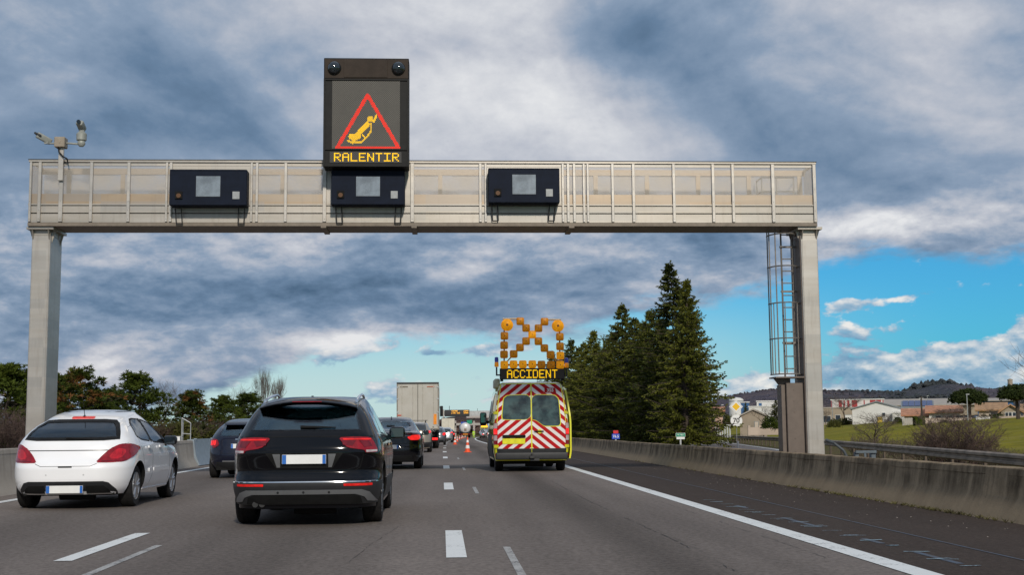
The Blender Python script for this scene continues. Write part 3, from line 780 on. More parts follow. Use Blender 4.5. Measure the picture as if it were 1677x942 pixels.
# ------------------------------------------------------------------ surveillance cameras on their mast
t = thing('camera_mast', 'grey mast with two surveillance cameras rising above the left end of the gantry', 'camera', (-8.46, 27.9, 5.9))
q = MB(); q.bx(-.055, .055, -.02, .045, .85, 1.66, .004); q.done('mast', M_ALUB, t)
M_CAMG = mat('camera grey', (.30, .31, .28), .5, .1)
q = MB(); q.bx(-.13, .10, -.12, .13, 1.59, 1.82, .012).bx(-.02, .01, -.13, -.121, 1.68, 1.72); q.done('junction_box', mat('box beige', (.30, .25, .19), .6), t)
q = MB(); q.cyl((.105, 0, 1.70), (.43, -.02, 1.67), .022, n=8).cyl((-.135, 0, 1.69), (-.32, -.05, 1.68), .02, n=8); q.done('arm', M_CAMG, t)
q = MB(); q.lathe([(.05, 0), (.085, .05), (.085, .09), (.075, .12), (.11, .14), (.115, .28), (.06, .34), (.05, .38)], (.44, -.02, 1.62), 'Z', 16)
q.box((.435, -.06, 2.08), (.15, .30, .13), .03, Matrix.Rotation(R_(-22), 3, 'X') @ Matrix.Rotation(R_(20), 3, 'Y')); ptz = q.done('swivel_camera', M_CAMG, t)
q = MB(); q.lathe([(.045, -.20), (.05, -.16), (.045, -.15)], (.43, -.06, 2.13), 'Y', 14); q.done('lens', G_DARK, ptz)
q = MB(); q.box((-.37, -.06, 1.79), (.34, .14, .14), .03, Matrix.Rotation(R_(28), 3, 'Y') @ Matrix.Rotation(R_(30), 3, 'Z')); q.bx(-.36, -.28, -.08, -.02, 1.67, 1.74); bc = q.done('fixed_camera', M_CAMG, t)
q = MB(); q.box((-.47, -.12, 1.855), (.18, .18, .05), .02, Matrix.Rotation(R_(28), 3, 'Y')); q.done('sun_hood', M_DKM, bc)
q = MB(); q.tube([(-.05, -.05, 1.59), (-.03, -.07, 1.48), (.06, -.07, 1.38), (.15, -.06, 1.33), (.17, -.05, 1.22)], .016, 8); q.done('cable', M_BLACK, t)
# ------------------------------------------------------------------ vehicles
def interp(tab, z):
    """monotone cubic through a table of (z, value)"""
    n = len(tab)
    if z <= tab[0][0]: return tab[0][1]
    if z >= tab[-1][0]: return tab[-1][1]
    for i in range(n - 1):
        if z <= tab[i + 1][0]: break
    d = [(tab[k + 1][1] - tab[k][1]) / (tab[k + 1][0] - tab[k][0]) for k in range(n - 1)]
    def sl(k):
        if k == 0: return d[0]
        if k == n - 1: return d[-1]
        return 0 if d[k - 1] * d[k] <= 0 else 2 * d[k - 1] * d[k] / (d[k - 1] + d[k])
    h = tab[i + 1][0] - tab[i][0]; t = (z - tab[i][0]) / h
    m0, m1 = sl(i) * h, sl(i + 1) * h; a, b = tab[i][1], tab[i + 1][1]
    return a * (2 * t**3 - 3 * t**2 + 1) + m0 * (t**3 - 2 * t**2 + t) + b * (-2 * t**3 + 3 * t**2) + m1 * (t**3 - t**2)

def loft(S, z0, z1, nz=40, N=96, dome=True, inset=(0, 0, 0), close_top=False):
    """horizontal rings; S holds yr/yf/hw tables over z"""
    b = bmesh.new(); rings = []; H = S['H']; zb = S['belt']
    def ring(z, s=1.0, zz=None):
        yr, yf, hw = interp(S['yr'], z) + inset[1], interp(S['yf'], z) - inset[2], interp(S['hw'], z) - inset[0]
        k = sstep(z, zb - .1, zb + .25)
        ea = S['ea'][0] * (1 - k) + S['ea'][1] * k; eb = S['eb'][0] * (1 - k) + S['eb'][1] * k
        c, l = (yr + yf) / 2, (yf - yr) / 2; out = []
        for i in range(N):
            t = 2 * PI * i / N; ct, st = math.cos(t), math.sin(t)
            x = math.copysign(abs(ct) ** (2 / ea), ct) * hw * s; y = c + math.copysign(abs(st) ** (2 / eb), st) * l * s
            zv = z if zz is None else zz
            zv -= S.get('camber', .05) * sstep(z, zb, H) * ((y - S['ymid']) / (l if l > 0.1 else .1)) ** 2
            out.append(b.verts.new((x, y, zv)))
        return out
    zt = z1
    for i in range(nz + 1): rings.append(ring(z0 + (zt - z0) * i / nz))
    if dome:
        d = H - zt
        for s in (.985, .95, .88, .75, .55, .3, .1): rings.append(ring(zt, s, zt + d * math.sqrt(max(0, 1 - s ** 3.0))))
    for A, B in zip(rings[:-1], rings[1:]):
        for i in range(N): b.faces.new((A[i], A[(i + 1) % N], B[(i + 1) % N], B[i]))
    b.faces.new(rings[0][::-1]); b.faces.new(rings[-1])
    bmesh.ops.recalc_face_normals(b, faces=b.faces[:])
    return b

def bm_obj(b, name='tmp'):
    me = bpy.data.meshes.new(name); b.to_mesh(me); b.free(); return link(name, me)

def boolean(o, cutters):
    par = o.parent; o.parent = None
    for c in cutters:
        md = o.modifiers.new('cut', 'BOOLEAN'); md.operation = 'DIFFERENCE'; md.solver = 'EXACT'; md.object = c; md.material_mode = 'TRANSFER'
    bpy.context.view_layer.update()
    me = bpy.data.meshes.new_from_object(o.evaluated_get(bpy.context.evaluated_depsgraph_get()))
    old = o.data; o.modifiers.clear(); o.data = me; me.name = old.name; o.parent = par

AX = {'rear': (Vector((0, 1, 0)), lambda a, b: Vector((a, -6, b))), 'right': (Vector((-1, 0, 0)), lambda a, b: Vector((6, a, b))), 'left': (Vector((1, 0, 0)), lambda a, b: Vector((-6, a, b))),
      'top': (Vector((0, 0, -1)), lambda a, b: Vector((a, b, 6))), 'front': (Vector((0, -1, 0)), lambda a, b: Vector((a, 12, b)))}
def panel(name, poly, bvh, side, m, parent, off=.004, th=.010, cell=.07, label=None, smooth_deg=50):
    """a thin shaped piece that follows the body under it"""
    d, org = AX[side]; b = bmesh.new()
    b.faces.new([b.verts.new((p[0], p[1], 0)) for p in poly])
    for k in (0, 1):
        lo, hi = min(p[k] for p in poly), max(p[k] for p in poly); c = math.floor(lo / cell) * cell + cell
        while c < hi - 1e-4:
            no = (1, 0, 0) if k == 0 else (0, 1, 0)
            bmesh.ops.bisect_plane(b, geom=b.verts[:] + b.edges[:] + b.faces[:], plane_co=(c if k == 0 else 0, c if k == 1 else 0, 0), plane_no=no); c += cell
    bmesh.ops.triangulate(b, faces=b.faces[:])
    nrm = {}
    for v in b.verts:
        o = org(v.co.x, v.co.y); loc, no, _, _ = bvh.ray_cast(o, d, 20)
        if loc is None:
            probe = o + d * 6.0; loc, no, _, _ = bvh.find_nearest(o + d * (6.0 - .9 if side in ('right', 'left') else 6.3))
        if no.dot(d) > 0: no = -no
        v.co = loc + no * off; nrm[v] = no
    fs0 = b.faces[:]
    r = bmesh.ops.extrude_face_region(b, geom=fs0); nv = [g for g in r['geom'] if isinstance(g, bmesh.types.BMVert)]
    # extruded copies sit in the same place: push them inwards
    old = {tuple(round(c, 6) for c in v.co): no for v, no in nrm.items() if v.is_valid}
    for v in nv:
        no = old.get(tuple(round(c, 6) for c in v.co), -d); v.co = v.co - no * th
    bmesh.ops.recalc_face_normals(b, faces=b.faces[:])
    me = bpy.data.meshes.new(name); b.to_mesh(me); b.free(); me.materials.append(m)
    me.polygons.foreach_set('use_smooth', [True] * len(me.polygons)); me.set_sharp_from_angle(angle=R_(smooth_deg))
    o = link(name, me, parent)
    if label: o['label'] = label
    return o

def border(name, poly, w, bvh, side, m, parent, off=.0025, th=.004):
    """a closed band of width w just inside an outline"""
    P = []
    for i, p in enumerate(poly):
        q = poly[(i + 1) % len(poly)]; l = math.hypot(q[0] - p[0], q[1] - p[1]); n = max(1, int(l / .06))
        P += [(p[0] + (q[0] - p[0]) * k / n, p[1] + (q[1] - p[1]) * k / n) for k in range(n)]
    area = sum(a[0] * b_[1] - b_[0] * a[1] for a, b_ in zip(P, P[1:] + P[:1])); sg = 1 if area > 0 else -1
    I = []
    for i, p in enumerate(P):
        a, c = P[i - 1], P[(i + 1) % len(P)]; dx_, dy_ = c[0] - a[0], c[1] - a[1]; l = math.hypot(dx_, dy_) or 1
        I.append((p[0] - sg * dy_ / l * w, p[1] + sg * dx_ / l * w))
    d, org = AX[side]; b = bmesh.new(); n = len(P); L = []
    def hit(p, dep):
        o = org(*p); loc, no, _, _ = bvh.ray_cast(o, d, 20)
        if loc is None: loc, no, _, _ = bvh.find_nearest(o + d * 6)
        if no.dot(d) > 0: no = -no
        return b.verts.new(loc + no * dep)
    for p, q in zip(P, I): L.append((hit(p, off), hit(q, off), hit(q, off - th), hit(p, off - th)))
    for i in range(n):
        A, B = L[i], L[(i + 1) % n]
        for k in range(4): b.faces.new((A[k], A[(k + 1) % 4], B[(k + 1) % 4], B[k]))
    bmesh.ops.recalc_face_normals(b, faces=b.faces[:])
    me = bpy.data.meshes.new(name); b.to_mesh(me); b.free(); me.materials.append(m)
    return link(name, me, parent)

def wheel(parent, x, y, r, w, side, style='alloy', rim_mat=None):
    q = MB()
    q.lathe([(r * .66, -w / 2 + .01), (r * .90, -w / 2), (r * .965, -w * .44), (r, -w * .34), (r, -w * .12), (r * .985, -w * .115), (r * .985, -w * .095), (r, -w * .09), (r, w * .09), (r * .985, w * .095), (r * .985, w * .115), (r, w * .12), (r, w * .34), (r * .965, w * .44), (r * .90, w / 2), (r * .66, w / 2 - .01)], (0, 0, 0), 'X', 36, close=True)
    o = q.done('wheel', M_RUB, parent); o.location = (x, y, r)
    q = MB(); e = side * w / 2
    q.lathe([(r * .665, e - side * .012), (r * .655, e - side * .004), (r * .62, e - side * .02), (r * .60, e - side * .07), (r * .2, e - side * .08)], (0, 0, 0), 'X', 32)
    n = 5 if style == 'alloy' else 7
    for i in range(n):
        a = 2 * PI * i / n + .3
        for da in (-.16, .16):
            p0 = (e - side * .02, math.cos(a + da * 1.5) * r * .12, math.sin(a + da * 1.5) * r * .12); p1 = (e - side * .012, math.cos(a + da) * r * .62, math.sin(a + da) * r * .62)
            q.cyl(p0, p1, r * .055, r * .045, 6)
    q.lathe([(r * .17, e - side * .07), (r * .17, e - side * .02), (r * .12, e - side * .008), (.001, e - side * .006)], (0, 0, 0), 'X', 20)
    q.done('rim', rim_mat or M_ALLOY, o)
    return o

def plate(parent, bvh, z0, z1, w=.26, x=0.0, off=.012, flat_y=None):
    """blank white registration plate with a blue band at either end"""
    ys = []
    y = flat_y
    if y is None:
        for xx in (x - w, x, x + w):
            for zz in (z0, z1):
                loc, no, _, _ = bvh.ray_cast(Vector((xx, -6, zz)), Vector((0, 1, 0)), 20)
                if loc: ys.append(loc.y)
        y = min(ys) - off
    q = MB(); q.bx(x - w, x + w, y, y + .008, z0, z1, .003); p = q.done('number_plate', M_PLATE, parent)
    q = MB(); q.bx(x - w + .003, x - w + .05, y - .0025, y - .0003, z0 + .003, z1 - .003).bx(x + w - .042, x + w - .003, y - .0025, y - .0003, z0 + .003, z1 - .003); q.done('blue_band', M_PBLUE, p)
    return p

def build_body(t, S, paint, name='body', z0=.22, cut_glass=True, lower=None):
    """returns the BVH of the uncut shell; the body gets wheel arches, a cabin and window openings"""
    zt = S['H'] - S.get('dome', .06)
    src = loft(S, z0, zt, S.get('nz', 44)); src.normal_update(); bvh = BVHTree.FromBMesh(src)
    o = bm_obj(src, name); o.parent = t; o.data.materials.append(paint)
    cut = []
    for ya in S['axles']:
        for sx in (-1, 1):
            q = MB(); hw = S['W'] / 2; q.cyl((sx * (hw - .30), ya, S['rw']), (sx * (hw + .3), ya, S['rw']), S['rw'] + S.get('arch', .055), n=40); c = q.done('cutter', M_MATTE); cut.append(c)
    if cut_glass:
        S2 = dict(S); S2['H'] = S['H'] - .07
        cav = loft(S2, S['belt'] - .32, zt - .05, 20, inset=(.085, .10, .10), dome=True); cv = bm_obj(cav, 'cutter'); cv.data.materials.append(M_SEAT); cut.append(cv)
        for poly in S['win_rear'] + S.get('win_front', []):
            q = MB(); y0, y1 = (-1, S['ymid']) if poly in S['win_rear'] else (S['ymid'], 9); q.prism(poly, 'Y', y0, y1); cut.append(q.done('cutter', M_BLACK))
        for poly in S['win_side']:
            q = MB(); q.prism(poly, 'X', -2, 2); cut.append(q.done('cutter', M_BLACK))
    boolean(o, cut)
    me = o.data
    me.polygons.foreach_set('use_smooth', [True] * len(me.polygons)); me.set_sharp_from_angle(angle=R_(38))
    if lower:
        l = loft(S, lower[0], lower[1], 10, dome=False, inset=(-lower[2], -lower[2], -lower[2])); lo = bm_obj(l, lower[4] if len(lower) > 4 else 'bumper'); lo.parent = t; lo.data.materials.append(lower[3])
        boolean(lo, cut[:4]); lo.data.polygons.foreach_set('use_smooth', [True] * len(lo.data.polygons)); lo.data.set_sharp_from_angle(angle=R_(30))
    for c in cut: bpy.data.objects.remove(c)
    return o, bvh

def shrink(poly, d):
    cx = sum(p[0] for p in poly) / len(poly); cy = sum(p[1] for p in poly) / len(poly)
    return [(p[0] + (d if p[0] < cx else -d), p[1] + (d if p[1] < cy else -d)) for p in poly]

def seats(t, S, rows=((1.25, 3), (2.2, 2)), hz=None):
    hz = hz or S['belt'] + .17
    for y, n in rows:
        for i in range(n):
            x = (i - (n - 1) / 2) * (.46 if n == 3 else .72)
            q = MB(); q.box((x, y, S['belt'] - .12), (.42 if n == 3 else .5, .14, .55), .06); q.box((x, y - .02, hz), (.26, .09, .19), .04); q.cyl((x - .06, y, hz - .2), (x - .06, y, hz - .05), .008, n=6).cyl((x + .06, y, hz - .2), (x + .06, y, hz - .05), .008, n=6)
            q.done('seat', M_SEAT, t)
    q = MB(); q.bx(-S['W'] / 2 + .18, S['W'] / 2 - .18, S['dash'], S['dash'] + .35, S['belt'] - .30, S['belt'] - .02, .05); q.done('dashboard', M_SEAT, t)

def mirror_part(t, x, y, z, side, m, k=1.0):
    q = MB(); q.box((x + side * .10 * k, y, z), (.21 * k, .14 * k, .15 * k), .052 * k); q.bx(min(x - side * .04, x + side * .03), max(x - side * .04, x + side * .03), y - .03, y + .05, z - .09 * k, z - .03)
    o = q.done('wing_mirror', m, t)
    q = MB(); q.box((x + side * .10 * k, y - .068 * k, z), (.165 * k, .008, .115 * k), .003); q.done('mirror_glass', G_DARK, o)
    return o
def shark_fin(t, bvh, y, m, x=0.0, h=.06):
    z = bvh.ray_cast(Vector((x, y, 6)), Vector((0, 0, -1)), 9)[0].z
    q = MB(); q.prism([(y - .05, z - .005), (y + .13, z - .005), (y + .05, z + h * .35), (y - .02, z + h)], 'X', x - .014, x + .014); return q.done('aerial', m, t)
def whip(t, bvh, y, x=0.0, l=.35):
    z = bvh.ray_cast(Vector((x, y, 6)), Vector((0, 0, -1)), 9)[0].z
    q = MB(); q.lathe([(.03, 0), (.025, .02), (.008, .03)], (x, y, z - .006), 'Z', 10); q.cyl((x, y, z + .02), (x, y - l * .35, z + l), .006, .004, 6); return q.done('aerial', M_BLACK, t)
def wiper(t, bvh, x0, x1, z, zp, m=None):
    pts = []
    for i in range(7):
        x = x0 + (x1 - x0) * i / 6; zz = z + (zp - z) * (1 - i / 6); l = bvh.ray_cast(Vector((x, -6, zz)), Vector((0, 1, 0)), 20)[0]; pts.append(l + Vector((0, -.022, 0)))
    q = MB()
    for i in range(6): q.cyl(pts[i], pts[i + 1], .020 - .002 * i, .020 - .002 * (i + 1), 6)
    return q.done('wiper', M_MATTE, t)
def seam(t, bvh, side, pts, w=.006, m=None, name='door_seam'):
    """a dark shut line along a polyline in the side/rear projection"""
    for (a, b_) in zip(pts[:-1], pts[1:]):
        dx_, dy_ = b_[0] - a[0], b_[1] - a[1]; l = math.hypot(dx_, dy_); nx_, ny_ = -dy_ / l * w / 2, dx_ / l * w / 2
        panel(name, [(a[0] + nx_, a[1] + ny_), (b_[0] + nx_, b_[1] + ny_), (b_[0] - nx_, b_[1] - ny_), (a[0] - nx_, a[1] - ny_)], bvh, side, m or M_MATTE, t, .0012, .004)

def frame_wheels(t, S, style='alloy', rim=None):
    x = S['W'] / 2 - S['tw'] / 2 - S.get('tin', .03)
    for ya in S['axles']:
        for sx in (-1, 1): wheel(t, sx * x, ya, S['rw'], S['tw'], sx, style, rim)
    q = MB(); q.bx(-S['W'] / 2 + .25, S['W'] / 2 - .25, S['axles'][0] - .55, S['axles'][1] + .3, .20, .34)
    for ya in S['axles']: q.cyl((-x, ya, S['rw']), (x, ya, S['rw']), .05, n=8)
    q.cyl((-.15, S['axles'][0] - .45, .22), (.35, S['axles'][0] - .45, .22), .09, n=12)
    q.done('underbody', M_MATTE, t)

# ---- black SUV -----------------------------------------------------------
def make_suv():
    S = dict(W=1.84, H=1.60, belt=1.04, ymid=2.2, camber=.045, dome=.055, ea=(4.2, 3.4), eb=(9, 8), axles=(.90, 3.58), rw=.355, tw=.235, dash=2.75, arch=.05,
             yr=[(.25, .12), (.40, .03), (.52, .0), (.56, .012), (.60, .06), (.66, .088), (.76, .07), (.87, .046), (.92, .05), (1.0, .085), (1.10, .135), (1.17, .19), (1.45, .40), (1.52, .455), (1.60, .52)],
             yf=[(.25, 4.38), (.5, 4.47), (.75, 4.45), (.95, 4.30), (1.03, 3.60), (1.10, 3.32), (1.30, 2.85), (1.5, 2.4), (1.6, 2.2)],
             hw=[(.25, .87), (.5, .915), (.8, .92), (.95, .905), (1.05, .875), (1.10, .850), (1.3, .765), (1.5, .665), (1.56, .615), (1.6, .55)])
    S['win_rear'] = [[(-.64, 1.155), (.64, 1.155), (.555, 1.44), (.50, 1.455), (-.50, 1.455), (-.555, 1.44)]]
    S['win_front'] = [[(-.60, 1.10), (.60, 1.10), (.50, 1.46), (-.50, 1.46)]]
    S['win_side'] = [rnd([(.62, 1.12), (1.28, 1.10), (1.28, 1.43), (.95, 1.42)], 1), rnd([(1.34, 1.10), (2.25, 1.09), (2.2, 1.45), (1.34, 1.44)], 1, .12), rnd([(2.33, 1.09), (3.15, 1.08), (2.62, 1.43), (2.31, 1.45)], 1, .12)]
    t = thing('black_suv', 'black SUV with silver roof rails and blank white number plate ahead in the middle lane', 'car', (-1.69, 15.55, 0), scale=1.03)
    o, bvh = build_body(t, S, P_BLACK, lower=(.265, .535, .012, M_CHAR, 'bumper'))
    frame_wheels(t, S, rim=M_STEELW)
    panel('rear_window', [(-.655, 1.14), (.655, 1.14), (.565, 1.445), (.50, 1.465), (-.50, 1.465), (-.565, 1.445)], bvh, 'rear', G_TINT, t, .004, .006)
    for poly in S['win_side']:
        for sd in ('right', 'left'): panel('side_window', poly, bvh, sd, G_TINT, t, .003, .005)
    panel('windscreen', [(-.66, 1.07), (.66, 1.07), (.54, 1.48), (-.54, 1.48)], bvh, 'front', G_CLEAR, t, .003, .005)
    for sd in ('right', 'left'):
        panel('window_trim', [(.55, 1.085), (3.25, 1.055), (3.25, 1.073), (.55, 1.103)], bvh, sd, M_CHROME, t, .005, .008)
        seam(t, bvh, sd, [(1.31, 1.08), (1.30, .62), (1.22, .42)]); seam(t, bvh, sd, [(2.28, 1.06), (2.27, .42)]); seam(t, bvh, sd, [(3.22, 1.05), (3.2, .42)])
        for y in (1.50, 2.48): panel('door_handle', rrect(y, .93, y + .20, .965, .015), bvh, sd, P_BLACK, t, .035, .02)
    # spoiler over the window
    q = MB(); q.prism([(.32, 1.484), (.335, 1.500), (.60, 1.560), (.66, 1.52), (.46, 1.455)], 'X', -.60, .60); bmesh.ops.bevel(q.b, geom=q.b.edges[:], offset=.008, segments=1, affect='EDGES')
    for c_ in (-.5, -.4, -.3, -.2, -.1, .1, .2, .3, .4, .5): bmesh.ops.bisect_plane(q.b, geom=q.b.verts[:] + q.b.edges[:] + q.b.faces[:], plane_co=(c_, 0, 0), plane_no=(1, 0, 0))
    for v in q.b.verts: v.co.y += .15 * (abs(v.co.x) / .60) ** 2.5; v.co.z -= .075 * (abs(v.co.x) / .60) ** 2.2
    bmesh.ops.bisect_plane(q.b, geom=q.b.verts[:] + q.b.edges[:] + q.b.faces[:], plane_co=(0, 0, 0), plane_no=(1, 0, 0))
    sp_ = q.done('spoiler', P_BLACK, t)
    q = MB(); q.box((0, .308, 1.490), (.36, .018, .010), .003); q.done('brake_light', L_RED, sp_)
    TL = [(.40, 1.050), (.58, 1.058), (.77, 1.050), (.81, .99), (.85, .90), (.845, .875), (.72, .872), (.70, .905), (.55, .925), (.49, .945)]
    for pl in (TL, mirror(TL)):
        s = 1 if pl is TL else -1
        e = panel('tail_light', rnd(pl, 1, .15), bvh, 'rear', L_RED, t, .012, .02)
        hs = lambda P: P if s > 0 else mirror(P)
        panel('lamp_inset', hs([(.455, .962), (.565, .948), (.605, 1.015), (.44, 1.018)]), bvh, 'rear', L_DARKR, e, .015, .004)
        panel('lamp_inset', hs([(.64, 1.015), (.75, 1.012), (.79, .945), (.70, .935)]), bvh, 'rear', L_DARKR, e, .015, .004)
        panel('lamp_inset', hs([(.46, 1.020), (.775, 1.020), (.768, 1.036), (.45, 1.036)]), bvh, 'rear', L_REFL, e, .0155, .004)
        panel('lamp_inset', hs([(.725, .878), (.84, .882), (.84, .905), (.72, .903)]), bvh, 'rear', L_CLEAR, e, .015, .004)
        panel('reflector', hs(rrect(.47, .487, .79, .513, .008)), bvh, 'rear', L_REFL, t, .020, .01)
    # plate recess and its sloping bright flanks
    panel('plate_recess', [(-.46, .875), (.46, .875), (.335, .695), (-.335, .695)], bvh, 'rear', M_BLACK, t, .003, .006)
    for s in (1, -1):
        F_ = [(.285, .705), (.325, .705), (.375, .862), (.285, .862)]
        panel('recess_flank', F_ if s > 0 else mirror(F_), bvh, 'rear', M_SILV, t, .006, .006)
    plate(t, bvh, .745, .855, .26)
    panel('tailgate_crease', [(-.80, 1.062), (.80, 1.062), (.80, 1.070), (-.80, 1.070)], bvh, 'rear', M_MATTE, t, .002, .003)
    panel('tailgate_crease', [(-.52, .895), (.52, .895), (.52, .902), (-.52, .902)], bvh, 'rear', M_MATTE, t, .002, .003)
    seam(t, bvh, 'rear', [(-.70, .86), (-.66, .70), (-.58, .652), (.58, .652), (.66, .70), (.70, .86)])
    panel('chrome_strip', [(-.86, .524), (.86, .524), (.86, .538), (-.86, .538)], bvh, 'rear', M_CHROME, t, .017, .008)
    DF = [(-.84, .29), (-.73, .31), (-.70, .36), (-.60, .395), (.60, .395), (.70, .36), (.73, .31), (.84, .29), (.76, .41), (.68, .442), (-.68, .442), (-.76, .41)]
    panel('bumper_trim', DF, bvh, 'rear', M_SILV, t, .022, .012, .05)
    panel('lower_valance', [(-.68, .28), (.68, .28), (.66, .36), (.58, .385), (-.58, .385), (-.66, .36)], bvh, 'rear', M_MATTE, t, .016, .006)
    for s in (-1, .0, 1): panel('parking_sensor', [(s * .3 + .015 * math.cos(a), .418 + .015 * math.sin(a)) for a in [k * PI / 5 for k in range(10)]], bvh, 'rear', M_CHAR, t, .024, .004)
    q = MB(); q.cyl((-.50, .12, .27), (-.50, .40, .29), .035, n=12).cyl((-.58, .12, .27), (-.58, .4, .29), .035, n=12); q.done('exhaust', M_DKM, t)
    for s in (-1, 1):
        q = MB(); pts = []
        for i in range(13):
            f = i / 12; y = .62 + 2.1 * f; z = bvh.ray_cast(Vector((s * .57, y, 6)), Vector((0, 0, -1)), 9)[0].z
            pts.append(Vector((s * .57, y, z + (.052 * min(1, math.sin(PI * f) * 4) - .005))))
        q.tube(pts, .017, 8); q.done('roof_rail', M_CHROME, t)
        mirror_part(t, s * .89, 3.02, 1.10, s, P_BLACK, 1.1)
    shark_fin(t, bvh, .98, P_BLACK); wiper(t, bvh, -.06, .36, 1.175, 1.185)
    seats(t, S, ((1.15, 3), (2.25, 2)))
    return t
suv = make_suv()

# ---- white hatchback -----------------------------------------------------
def make_white():
    S = dict(W=1.815, H=1.50, belt=1.0, ymid=2.0, camber=.07, dome=.075, ea=(3.3, 3.0), eb=(8, 6.5), axles=(.80, 3.36), rw=.315, tw=.21, dash=2.55, arch=.065, tin=.055,
             yr=[(.19, .16), (.30, .05), (.45, .0), (.60, .0), (.68, .03), (.73, .075), (.95, .16), (1.02, .21), (1.36, .56), (1.43, .62), (1.5, .75)],
             yf=[(.19, 4.10), (.4, 4.24), (.65, 4.20), (.85, 3.9), (.95, 3.35), (1.05, 3.1), (1.25, 2.6), (1.4, 2.2), (1.5, 1.9)],
             hw=[(.19, .80), (.35, .875), (.55, .905), (.75, .905), (.9, .885), (1.0, .85), (1.2, .745), (1.36, .64), (1.43, .575), (1.5, .5)])
    rw_ = rnd([(-.70, 1.005), (.70, 1.005), (.67, 1.12), (.60, 1.24), (.50, 1.325), (-.50, 1.325), (-.60, 1.24), (-.67, 1.12)], 1, .15)
    S['win_rear'] = [shrink(rw_, .012)]
    S['win_front'] = [[(-.60, 1.06), (.60, 1.06), (.46, 1.36), (-.46, 1.36)]]
    S['win_side'] = [rnd([(.86, 1.08), (1.05, 1.02), (1.62, .985), (1.56, 1.33), (1.25, 1.335), (.98, 1.24)], 1, .15), rnd([(1.70, .98), (2.62, .945), (2.20, 1.25), (1.66, 1.335)], 1, .12), rnd([(2.68, .945), (3.02, .93), (2.45, 1.16)], 1, .1)]
    t = thing('white_hatchback', 'white five door hatchback with big red tail lights in the left lane', 'car', (-5.74, 19.6, 0), scale=1.04)
    o, bvh = build_body(t, S, P_WHITE)
    frame_wheels(t, S)
    panel('rear_window', rw_, bvh, 'rear', G_DKT, t, .006, .006); border('window_border', rw_, .045, bvh, 'rear', M_BLACK, t, .0085)
    for poly in S['win_side']:
        for sd in ('right', 'left'): panel('side_window', shrink(poly, -.008), bvh, sd, G_DKT, t, .003, .005); border('window_border', shrink(poly, -.012), .018, bvh, sd, M_BLACK, t, .006)
    panel('windscreen', [(-.66, 1.03), (.66, 1.03), (.50, 1.38), (-.50, 1.38)], bvh, 'front', G_CLEAR, t, .003, .005)
    for sd in ('right', 'left'):
        panel('pillar_trim', [(1.575, 1.345), (1.66, 1.345), (1.70, .97), (1.63, .975)], bvh, sd, M_BLACK, t, .004, .006)
        panel('pillar_trim', [(2.625, .945), (2.68, .94), (2.33, 1.21), (2.28, 1.25)], bvh, sd, M_BLACK, t, .004, .006)
        seam(t, bvh, sd, [(1.64, .97), (1.62, .45), (1.50, .30)]); seam(t, bvh, sd, [(2.86, .92), (2.86, .30)]); seam(t, bvh, sd, [(.86, 1.10), (.98, .85), (1.06, .62)])
        panel('rub_strip', rrect(1.35, .50, 1.60, .565, .02), bvh, sd, P_WHITE, t, .014, .012); panel('rub_strip', rrect(1.66, .50, 2.75, .565, .02), bvh, sd, P_WHITE, t, .014, .012)
        panel('sill', [(1.2, .20), (2.95, .20), (2.95, .26), (1.2, .26)], bvh, sd, P_WHITE, t, .012, .012)
        for y in (1.30, 2.05): panel('door_handle', rrect(y, .87, y + .19, .91, .018), bvh, sd, P_WHITE, t, .035, .02)
        panel('roof_gutter', [(.75, 1.425), (2.0, 1.465), (2.0, 1.475), (.75, 1.437)], bvh, sd, M_BLACK, t, .002, .004)
    panel('brake_light', rrect(-.17, 1.338, .17, 1.366, .008), bvh, 'rear', L_REFL, t, .012, .012)
    TL = [(.425, .685), (.60, .683), (.79, .690), (.875, .78), (.885, .90), (.84, .955), (.72, .955), (.60, .89), (.50, .79)]
    for pl in (TL, mirror(TL)):
        s = 1 if pl is TL else -1; hs = lambda P: P if s > 0 else mirror(P)
        e = panel('tail_light', rnd(pl, 1, .16), bvh, 'rear', L_RED, t, .010, .02, .05)
        panel('lamp_inset', hs(rnd([(.58, .74), (.74, .73), (.80, .86), (.72, .90), (.64, .85)], 1)), bvh, 'rear', lamp_mat('red lamp inner', (0.46, .012, .022), .08), e, .0125, .004)
        panel('lamp_inset', hs([(.50, .692), (.78, .70), (.79, .716), (.51, .708)]), bvh, 'rear', L_DARKR, e, .0135, .004)
    panel('tailgate_crease', [(-.58, .858), (.58, .858), (.58, .870), (-.58, .870)], bvh, 'rear', M_CHAR, t, .003, .005)
    seam(t, bvh, 'rear', [(-.80, .97), (-.62, .90), (-.50, .76), (-.44, .67), (-.36, .635), (.36, .635), (.44, .67), (.50, .76), (.62, .90), (.80, .97)], .007, M_CHAR)
    panel('boot_handle', rrect(-.10, .615, .10, .632, .007), bvh, 'rear', M_MATTE, t, .004, .006)
    panel('bumper_insert', [(-.73, .175), (.73, .175), (.69, .30), (.61, .395), (.54, .415), (-.54, .415), (-.61, .395), (-.69, .30)], bvh, 'rear', M_CHAR, t, .008, .012)
    for s in (1, -1):
        P = [(.30, .245), (.62, .245), (.60, .30), (.54, .355), (.30, .355)]; panel('bumper_grille', P if s > 0 else mirror(P), bvh, 'rear', M_MATTE, t, .011, .006)
        P = [(.30, .238), (.63, .238), (.63, .248), (.30, .248)]; panel('chrome_strip', P if s > 0 else mirror(P), bvh, 'rear', M_CHROME, t, .0135, .006)
        for xx in (.27,): panel('parking_sensor', [(s * xx + .013 * math.cos(a), .51 + .013 * math.sin(a)) for a in [k * PI / 5 for k in range(10)]][::s], bvh, 'rear', mat('sensor white', (.6, .6, .6), .4), t, .002, .003)
        mirror_part(t, s * .86, 2.62, .985, s, P_WHITE if s < 0 else P_DARK, 1.05)
